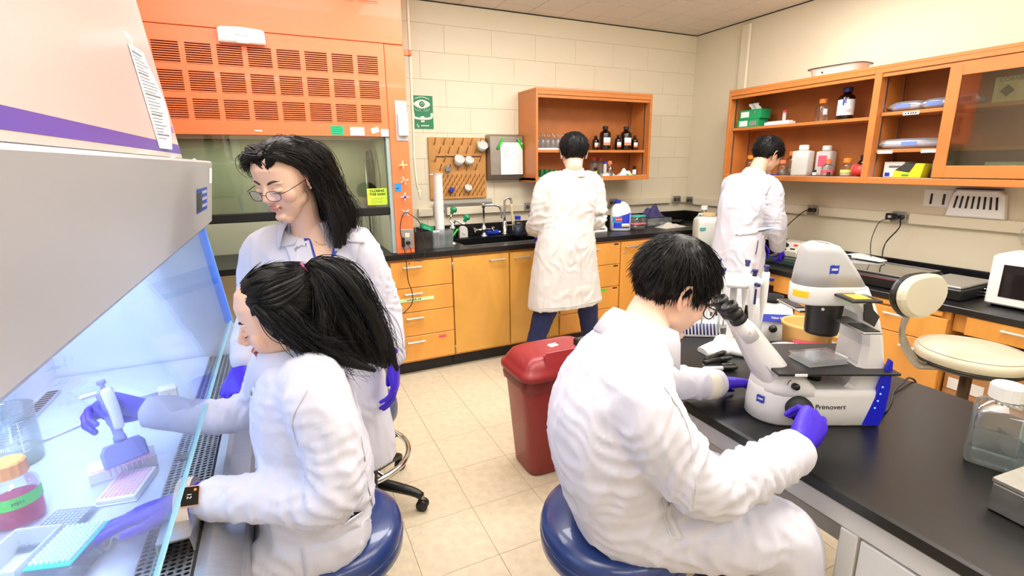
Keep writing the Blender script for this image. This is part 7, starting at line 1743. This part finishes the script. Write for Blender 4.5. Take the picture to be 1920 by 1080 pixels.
patch(wbv, 'pocket', [wp_(.06, 1.10), wp_(.145, 1.10), wp_(.145, .99), wp_(.06, .99)], dF, COATM, W)
glove(W, (-3.634, -2.335, .83), (.02, -.12, -1), (-.85, .35, 0), -1, ((.35, .3, .25), (.35, .35, .25), (.4, .4, .3), (.45, .45, .3)), spread=(.10, .03, -.03, -.10), thumb=((.030, .034, -.016), (.040, .066, -.028), (.036, .096, -.034)), cuff=.045)
glove(W, (-4.112, -2.225, .862), (-.30, -.62, -.62), (.35, .40, -.85), 1, ((.25, .25, .2), (.2, .22, .15), (.22, .25, .2), (.3, .3, .2)), cuff=.045)
b = MB(); limb(b, [(-3.90, -2.16, .44, .075), (-3.905, -2.16, .28, .06), (-3.91, -2.16, .07, .05)]); limb(b, [(-3.76, -2.16, .44, .075), (-3.755, -2.16, .28, .06), (-3.75, -2.16, .07, .05)]); link('trousers', remesh(b, .012, 3), M('dark trousers', '#20232c', .8), W)
for x in (-3.912, -3.75): b = MB(); b.body([(x, -2.13, .045, .04, .038), (x - .01, -2.2, .04, .045, .036), (x - .02, -2.30, .03, .036, .026)], (1, 0, 0), 16, 4, 2.4); b.build('shoe', SHOE, W)

# =================================================================== seated man at the microscope
Mn = P_('person', 'man in glasses and white coat seated at the microscope, back turned', (-3.24, -3.1, 0)); PEOPLE.append((Mn, V((-3.24, -3.1, 0))))
af = V((.897, -.442, 0)); an = (.442, .897, 0)
sl, el, wl = (-3.115, -2.945, 1.01), (-2.985, -2.90, .86), (-2.745, -2.965, .822)
sr, er, wr_ = (-3.285, -3.25, 1.005), (-3.165, -3.335, .825), (-2.875, -3.325, .822)
mo, mbv = coat(Mn, [
    ('body', [(-3.175, -3.115, .612, .165, .115), (-3.20, -3.11, .67, .18, .135), (-3.24, -3.105, .77, .182, .14), (-3.265, -3.1, .90, .19, .14), (-3.225, -3.095, 1.01, .175, .115), (-3.185, -3.09, 1.07, .13, .085), (-3.16, -3.085, 1.105, .075, .068)], an),
    ('limb', [(-3.22, -3.19, .66, .105), (-3.06, -3.29, .645, .098), (-2.93, -3.355, .625, .088), (-2.90, -3.365, .50, .085), (-2.905, -3.36, .34, .085)]),
    ('limb', [(-3.18, -3.02, .66, .10), (-3.0, -3.06, .62, .09), (-2.88, -3.10, .59, .082), (-2.86, -3.11, .38, .08)]),
    ('body', [(-3.15, -3.13, .64, .17, .07), (-3.0, -3.2, .625, .165, .06)], an),
    ('limb', [(-3.22, -3.17, 1.035, .075), (*sr, .08), (-3.235, -3.30, .91, .075), (*er, .068), (-3.02, -3.335, .815, .06), (*wr_, .054)]),
    ('limb', [(-3.16, -3.02, 1.04, .075), (*sl, .075), (-3.05, -2.92, .93, .066), (*el, .06), (-2.86, -2.925, .835, .054), (*wl, .048)])],
    hot=[(er, .15, (.5, 0, -.85), .012, .05), ((-3.02, -3.33, .82), .12, (1, .1, .2), .011, .045), ((-3.27, -3.23, .92), .14, (.5, .4, -1), .010, .055), ((-3.2, -3.24, .76), .16, (.4, 0, 1), .010, .06), ((-3.36, -3.05, .82), .2, (.3, -.7, .7), .005, .085), ((-3.08, -3.27, .66), .15, (1, -.5, .3), .010, .06), (sr, .1, (.6, -.3, -.6), .006, .05), (el, .1, (1, 0, 0), .008, .04)], seed=5., base=.0028)
HM = head_frame((-3.018, -3.045, 1.182), (.86, -.22, -.46), s=1.06)
NM = (-3.145, -3.083, 1.095)
b = MB(); head_shapes(b, HM, NM, [[(-3.16, -3.085, 1.09, .06, .05), (-3.19, -3.09, 1.04, .07, .06)]], True); me = remesh(b, .0028, 2, .4); paint_head(me, HM, '#f2ccb6', '#c9877c', .6)
link('body', me, SKIN, Mn); face_bits(Mn, HM, me, bw=1.2); spectacles(Mn, HM, BLK, w=.025, h=.018, fy=.103, r=.0016)
def reg_m(x, y, z): return (z > .055 if y > .055 else z > .014 - .02 * (abs(x) > .05) * (y > .012) * (y < .035) if y > -.005 else z > -.002 + .55 * y if y > -.04 else z > -.05 + .02 * noise.noise(V((x * 60, y * 60, 0))))
b = MB(); short_hair(b, HM, reg_m, 31, 3600, .040, .20, (.01, -.05, .11), rad=(.085, .105, .095), amp=.006, top=.014, droop=.08, jit=.22); b.build('hair', HAIR, Mn, fix=False)
collar('collar', (-3.155, -3.085, 1.10), (.42, .02, .9), (.9, -.35, -.3), .068, .55, .036, .034, .011, COATM, Mn, 1.1)
glove(Mn, (-2.835, -3.318, .835), (.88, .20, .40), (.20, .80, -.45), 1, ((.55, .75, .5), (.75, .8, .5), (.9, .85, .5), (1.0, .9, .5)), spread=(.05, .02, -.02, -.06), thumb=((.034, .036, -.014), (.050, .068, -.026), (.044, .100, -.032)), cuff=.045)
glove(Mn, (-2.73, -2.968, .826), (.93, -.30, -.08), (.1, -.45, -.9), -1, ((.3, .4, .3), (.3, .4, .3), (.35, .4, .3), (.4, .45, .3)), cuff=.045)
cuffring(Mn, (-2.762, -2.962, .824), (.95, -.2, -.1), .047, M('knit cuff', '#e9e2d4', .8), 1)
ribbon(mbv, 'armhole_seam', [(-3.30, -3.6, 1.07), (-3.265, -3.6, 1.0), (-3.27, -3.6, .93)], .005, (.1, 1, 0), COATM, Mn, .0024)
ribbon(mbv, 'side_seam', [(-3.27, -3.6, .90), (-3.265, -3.6, .80), (-3.25, -3.6, .69)], .005, (.1, 1, 0), COATM, Mn, .0024)
ribbon(mbv, 'pocket_slit', [(-3.245, -3.6, .76), (-3.235, -3.6, .69)], .012, (.1, 1, 0), M('slit shade', '#d9d8de', .8), Mn, .004)
snap(mbv, (-3.02, -3.24, 1.0), (0, 0, -1), Mn, .009)
b = MB(); limb(b, [(-2.905, -3.36, .42, .06), (-2.91, -3.355, .2, .05), (-2.92, -3.35, .07, .045)]); limb(b, [(-2.86, -3.11, .42, .06), (-2.86, -3.11, .2, .05), (-2.86, -3.11, .07, .045)]); link('trousers', remesh(b, .012, 3), JEAN, Mn)
for x, y in ((-2.92, -3.35), (-2.86, -3.11)): b = MB(); b.body([(x - .03, y + .01, .045, .04, .038), (x + .05, y - .03, .04, .045, .036), (x + .13, y - .06, .03, .036, .026)], an, 16, 4, 2.4); b.build('shoe', SHOE, Mn)

# =================================================================== man at the sink, seen from behind
Bm = P_('person', 'man in a white coat and navy trousers standing at the sink counter, back turned', (-2.09, -1.0, 0)); PEOPLE.append((Bm, V((-2.09, -1.0, 0))))
sl, el, wl = (-2.235, -.97, 1.365), (-2.30, -.94, 1.12), (-2.15, -.80, 1.02)
sr, er, wr_ = (-1.865, -.97, 1.365), (-1.83, -1.0, 1.12), (-1.875, -.80, 1.03)
bo_, bbv = coat(Bm, [
    ('body', [(-2.10, -1.0, .50, .295, .16), (-2.105, -1.0, .72, .262, .15), (-2.10, -1.0, .95, .225, .14), (-2.085, -.99, 1.12, .198, .125), (-2.06, -.98, 1.28, .205, .12), (-2.05, -.98, 1.38, .175, .088), (-2.03, -.97, 1.445, .08, .062)], (1, 0, 0)),
    ('limb', [(-2.13, -.98, 1.40, .07), (*sl, .078), (-2.285, -.96, 1.24, .072), (*el, .066), (-2.28, -.85, 1.06, .06), (*wl, .052)]),
    ('limb', [(-1.95, -.98, 1.40, .07), (*sr, .078), (-1.84, -.985, 1.24, .072), (*er, .068), (-1.85, -.9, 1.06, .06), (*wr_, .052)])],
    vox=.0105, mat=COATB, hot=[(er, .13, (0, .2, 1), .014, .06), (el, .13, (0, .2, 1), .012, .06), (sr, .12, (1, 0, -1), .009, .06), ((-1.97, -1.1, 1.2), .15, (1, 0, .8), .009, .07), ((-2.1, -1.15, .85), .25, (1, 0, .1), .008, .13), ((-2.0, -1.15, .6), .2, (1, 0, .25), .008, .12)], seed=2.)
HB_ = head_frame((-2.015, -.945, 1.582), (.42, .85, -.26), s=1.12)
b = MB(); head_shapes(b, HB_, (-2.03, -.965, 1.44), [], True); me = remesh(b, .004, 2, .4); paint_head(me, HB_, '#ecc4ac', '#c98a7c', .5)
link('body', me, SKIN, Bm); spectacles(Bm, HB_, BLK, r=.0016)
b = MB(); short_hair(b, HB_, reg_m, 41, 1500, .035, .16, (0, -.05, .11), rad=(.088, .106, .094), amp=.004, top=.012, jit=.15); b.build('hair', HAIR, Bm, fix=False)
collar('collar', (-2.03, -.97, 1.445), (.0, .12, 1), (.2, .97, 0), .062, .55, .034, .030, .003, COATB, Bm, 1.0)
b = MB(); limb(b, [(-2.16, -.98, .62, .10), (-2.27, -1.0, .47, .082), (-2.345, -1.0, .25, .066), (-2.39, -.98, .07, .06)]); limb(b, [(-1.99, -.98, .62, .10), (-1.885, -.96, .47, .082), (-1.84, -.94, .25, .066), (-1.80, -.92, .07, .06)])
me = folds(remesh(b, .01, 3), .002, 9., [((-2.3, -1, .35), .15, (0, 0, 1), .006, .05)]); link('trousers', me, JEAN, Bm)
for x, y, dx in ((-2.39, -.98, -.02), (-1.80, -.92, .05)): b = MB(); b.body([(x, y - .03, .045, .042, .04), (x + dx, y + .07, .04, .046, .036), (x + dx * 1.6, y + .16, .03, .036, .026)], (1, 0, 0), 16, 4, 2.4); b.build('shoe', SHOE, Bm)
for s, w_ in ((1, wl), (-1, wr_)): glove(Bm, V(w_) + V((0, .02, 0)), (.1 * s, .9, -.3), (0, 0, -1), s, ((.4, .4, .3),) * 4, cuff=.05, vox=.0045)
ribbon(bbv, 'back_seam', [(-2.05, -1.5, 1.38), (-2.07, -1.5, 1.1), (-2.05, -1.5, .55)], .006, (0, 1, 0), COATB, Bm, .0025)
ribbon(bbv, 'armhole_seam', [(-1.90, -1.5, 1.43), (-1.925, -1.5, 1.33), (-1.92, -1.5, 1.24)], .006, (0, 1, 0), COATB, Bm, .0025)
ribbon(bbv, 'hem_seam', [(-2.36, -1.5, .53), (-2.1, -1.5, .53), (-1.84, -1.5, .535)], .006, (0, 1, 0), COATB, Bm, .0025)

# =================================================================== man at the low bench, in profile
Rm = P_('person', 'dark-haired man in a belted white coat standing at the low bench', (-.88, -1.45, 0)); PEOPLE.append((Rm, V((-.88, -1.45, 0))))
sl, el, wl = (-.81, -1.28, 1.33), (-.74, -1.25, 1.08), (-.57, -1.33, .90)
sr, er, wr_ = (-.815, -1.615, 1.325), (-.77, -1.665, 1.08), (-.645, -1.60, .905)
ro_, rbv = coat(Rm, [
    ('body', [(-.875, -1.45, .50, .205, .165), (-.875, -1.45, .75, .195, .155), (-.88, -1.45, .95, .185, .14), (-.885, -1.45, 1.08, .172, .122), (-.87, -1.45, 1.22, .178, .122), (-.835, -1.45, 1.34, .155, .092), (-.785, -1.45, 1.415, .075, .062)], (0, 1, 0)),
    ('limb', [(-.83, -1.53, 1.365, .07), (*sr, .078), (-.80, -1.645, 1.2, .072), (*er, .067), (-.71, -1.635, .985, .06), (*wr_, .054)]),
    ('limb', [(-.83, -1.37, 1.365, .07), (*sl, .075), (-.77, -1.26, 1.2, .068), (*el, .062), (-.65, -1.29, .98, .055), (*wl, .05)])],
    vox=.0105, mat=COATM, hot=[(er, .14, (.2, 0, 1), .012, .06), (sr, .12, (.6, 0, -.8), .010, .055), ((-.92, -1.58, 1.15), .14, (.2, 0, 1), .009, .06), ((-.9, -1.6, .75), .22, (1, 0, .15), .008, .10)], seed=7.)
HR = head_frame((-.67, -1.455, 1.555), (.90, -.10, -.42), s=1.05)
b = MB(); head_shapes(b, HR, (-.775, -1.45, 1.41), [], True); me = remesh(b, .0035, 2, .4); paint_head(me, HR, '#e2b497', '#b97468', .5)
link('body', me, SKIN, Rm); face_bits(Rm, HR, me)
b = MB(); short_hair(b, HR, lambda x, y, z: reg_m(x, y, z) or (y > .05 and z > .048), 51, 1500, .040, .18, (0, -.05, .11), rad=(.085, .105, .094), amp=.005, top=.014, jit=.15); 
b.build('hair', HAIR, Rm, fix=False)
collar('collar', (-.785, -1.45, 1.415), (.42, 0, .9), (.9, 0, -.4), .062, .5, .034, .030, .004, COATM, Rm, 1.05)
glove(Rm, V(wr_) + V((.012, .005, -.012)), (.8, .12, -.5), (.2, .6, -.6), 1, ((.6, .7, .4), (.7, .75, .4), (.75, .8, .4), (.8, .8, .4)), cuff=.05, vox=.0035)
glove(Rm, V(wl) + V((.012, 0, -.01)), (.8, -.2, -.5), (.1, -.5, -.8), -1, ((.5, .6, .4),) * 4, cuff=.05, vox=.0045)
ribbon(rbv, 'belt', [(-1.035, -2, 1.005), (-.97, -2, 1.02), (-.90, -2, 1.035)], .026, (0, 1, 0), COATM, Rm, .004)
ribbon(rbv, 'armhole_seam', [(-.86, -2, 1.40), (-.885, -2, 1.30), (-.87, -2, 1.20)], .006, (0, 1, 0), COATM, Rm, .0025)
ribbon(rbv, 'side_slit', [(-.905, -2, .97), (-.915, -2, .87)], .007, (0, 1, 0), M('navy lining', '#1b2140', .8), Rm, .002)
b = MB(); limb(b, [(-.88, -1.54, .6, .09), (-.88, -1.54, .35, .07), (-.89, -1.54, .07, .06)]); limb(b, [(-.88, -1.36, .6, .09), (-.87, -1.36, .35, .07), (-.87, -1.36, .07, .06)]); link('trousers', remesh(b, .011, 3), M('black trousers', '#15161b', .8), Rm)
for y in (-1.54, -1.36): b = MB(); b.body([(-.91, y, .045, .042, .04), (-.82, y, .04, .046, .036), (-.73, y, .03, .036, .026)], (0, 1, 0), 16, 4, 2.4); b.build('shoe', SHOE, Rm)
for o_, l_ in PEOPLE: 
    for ch in o_.children: ch.location = V(ch.location) - l_
flush_texts()
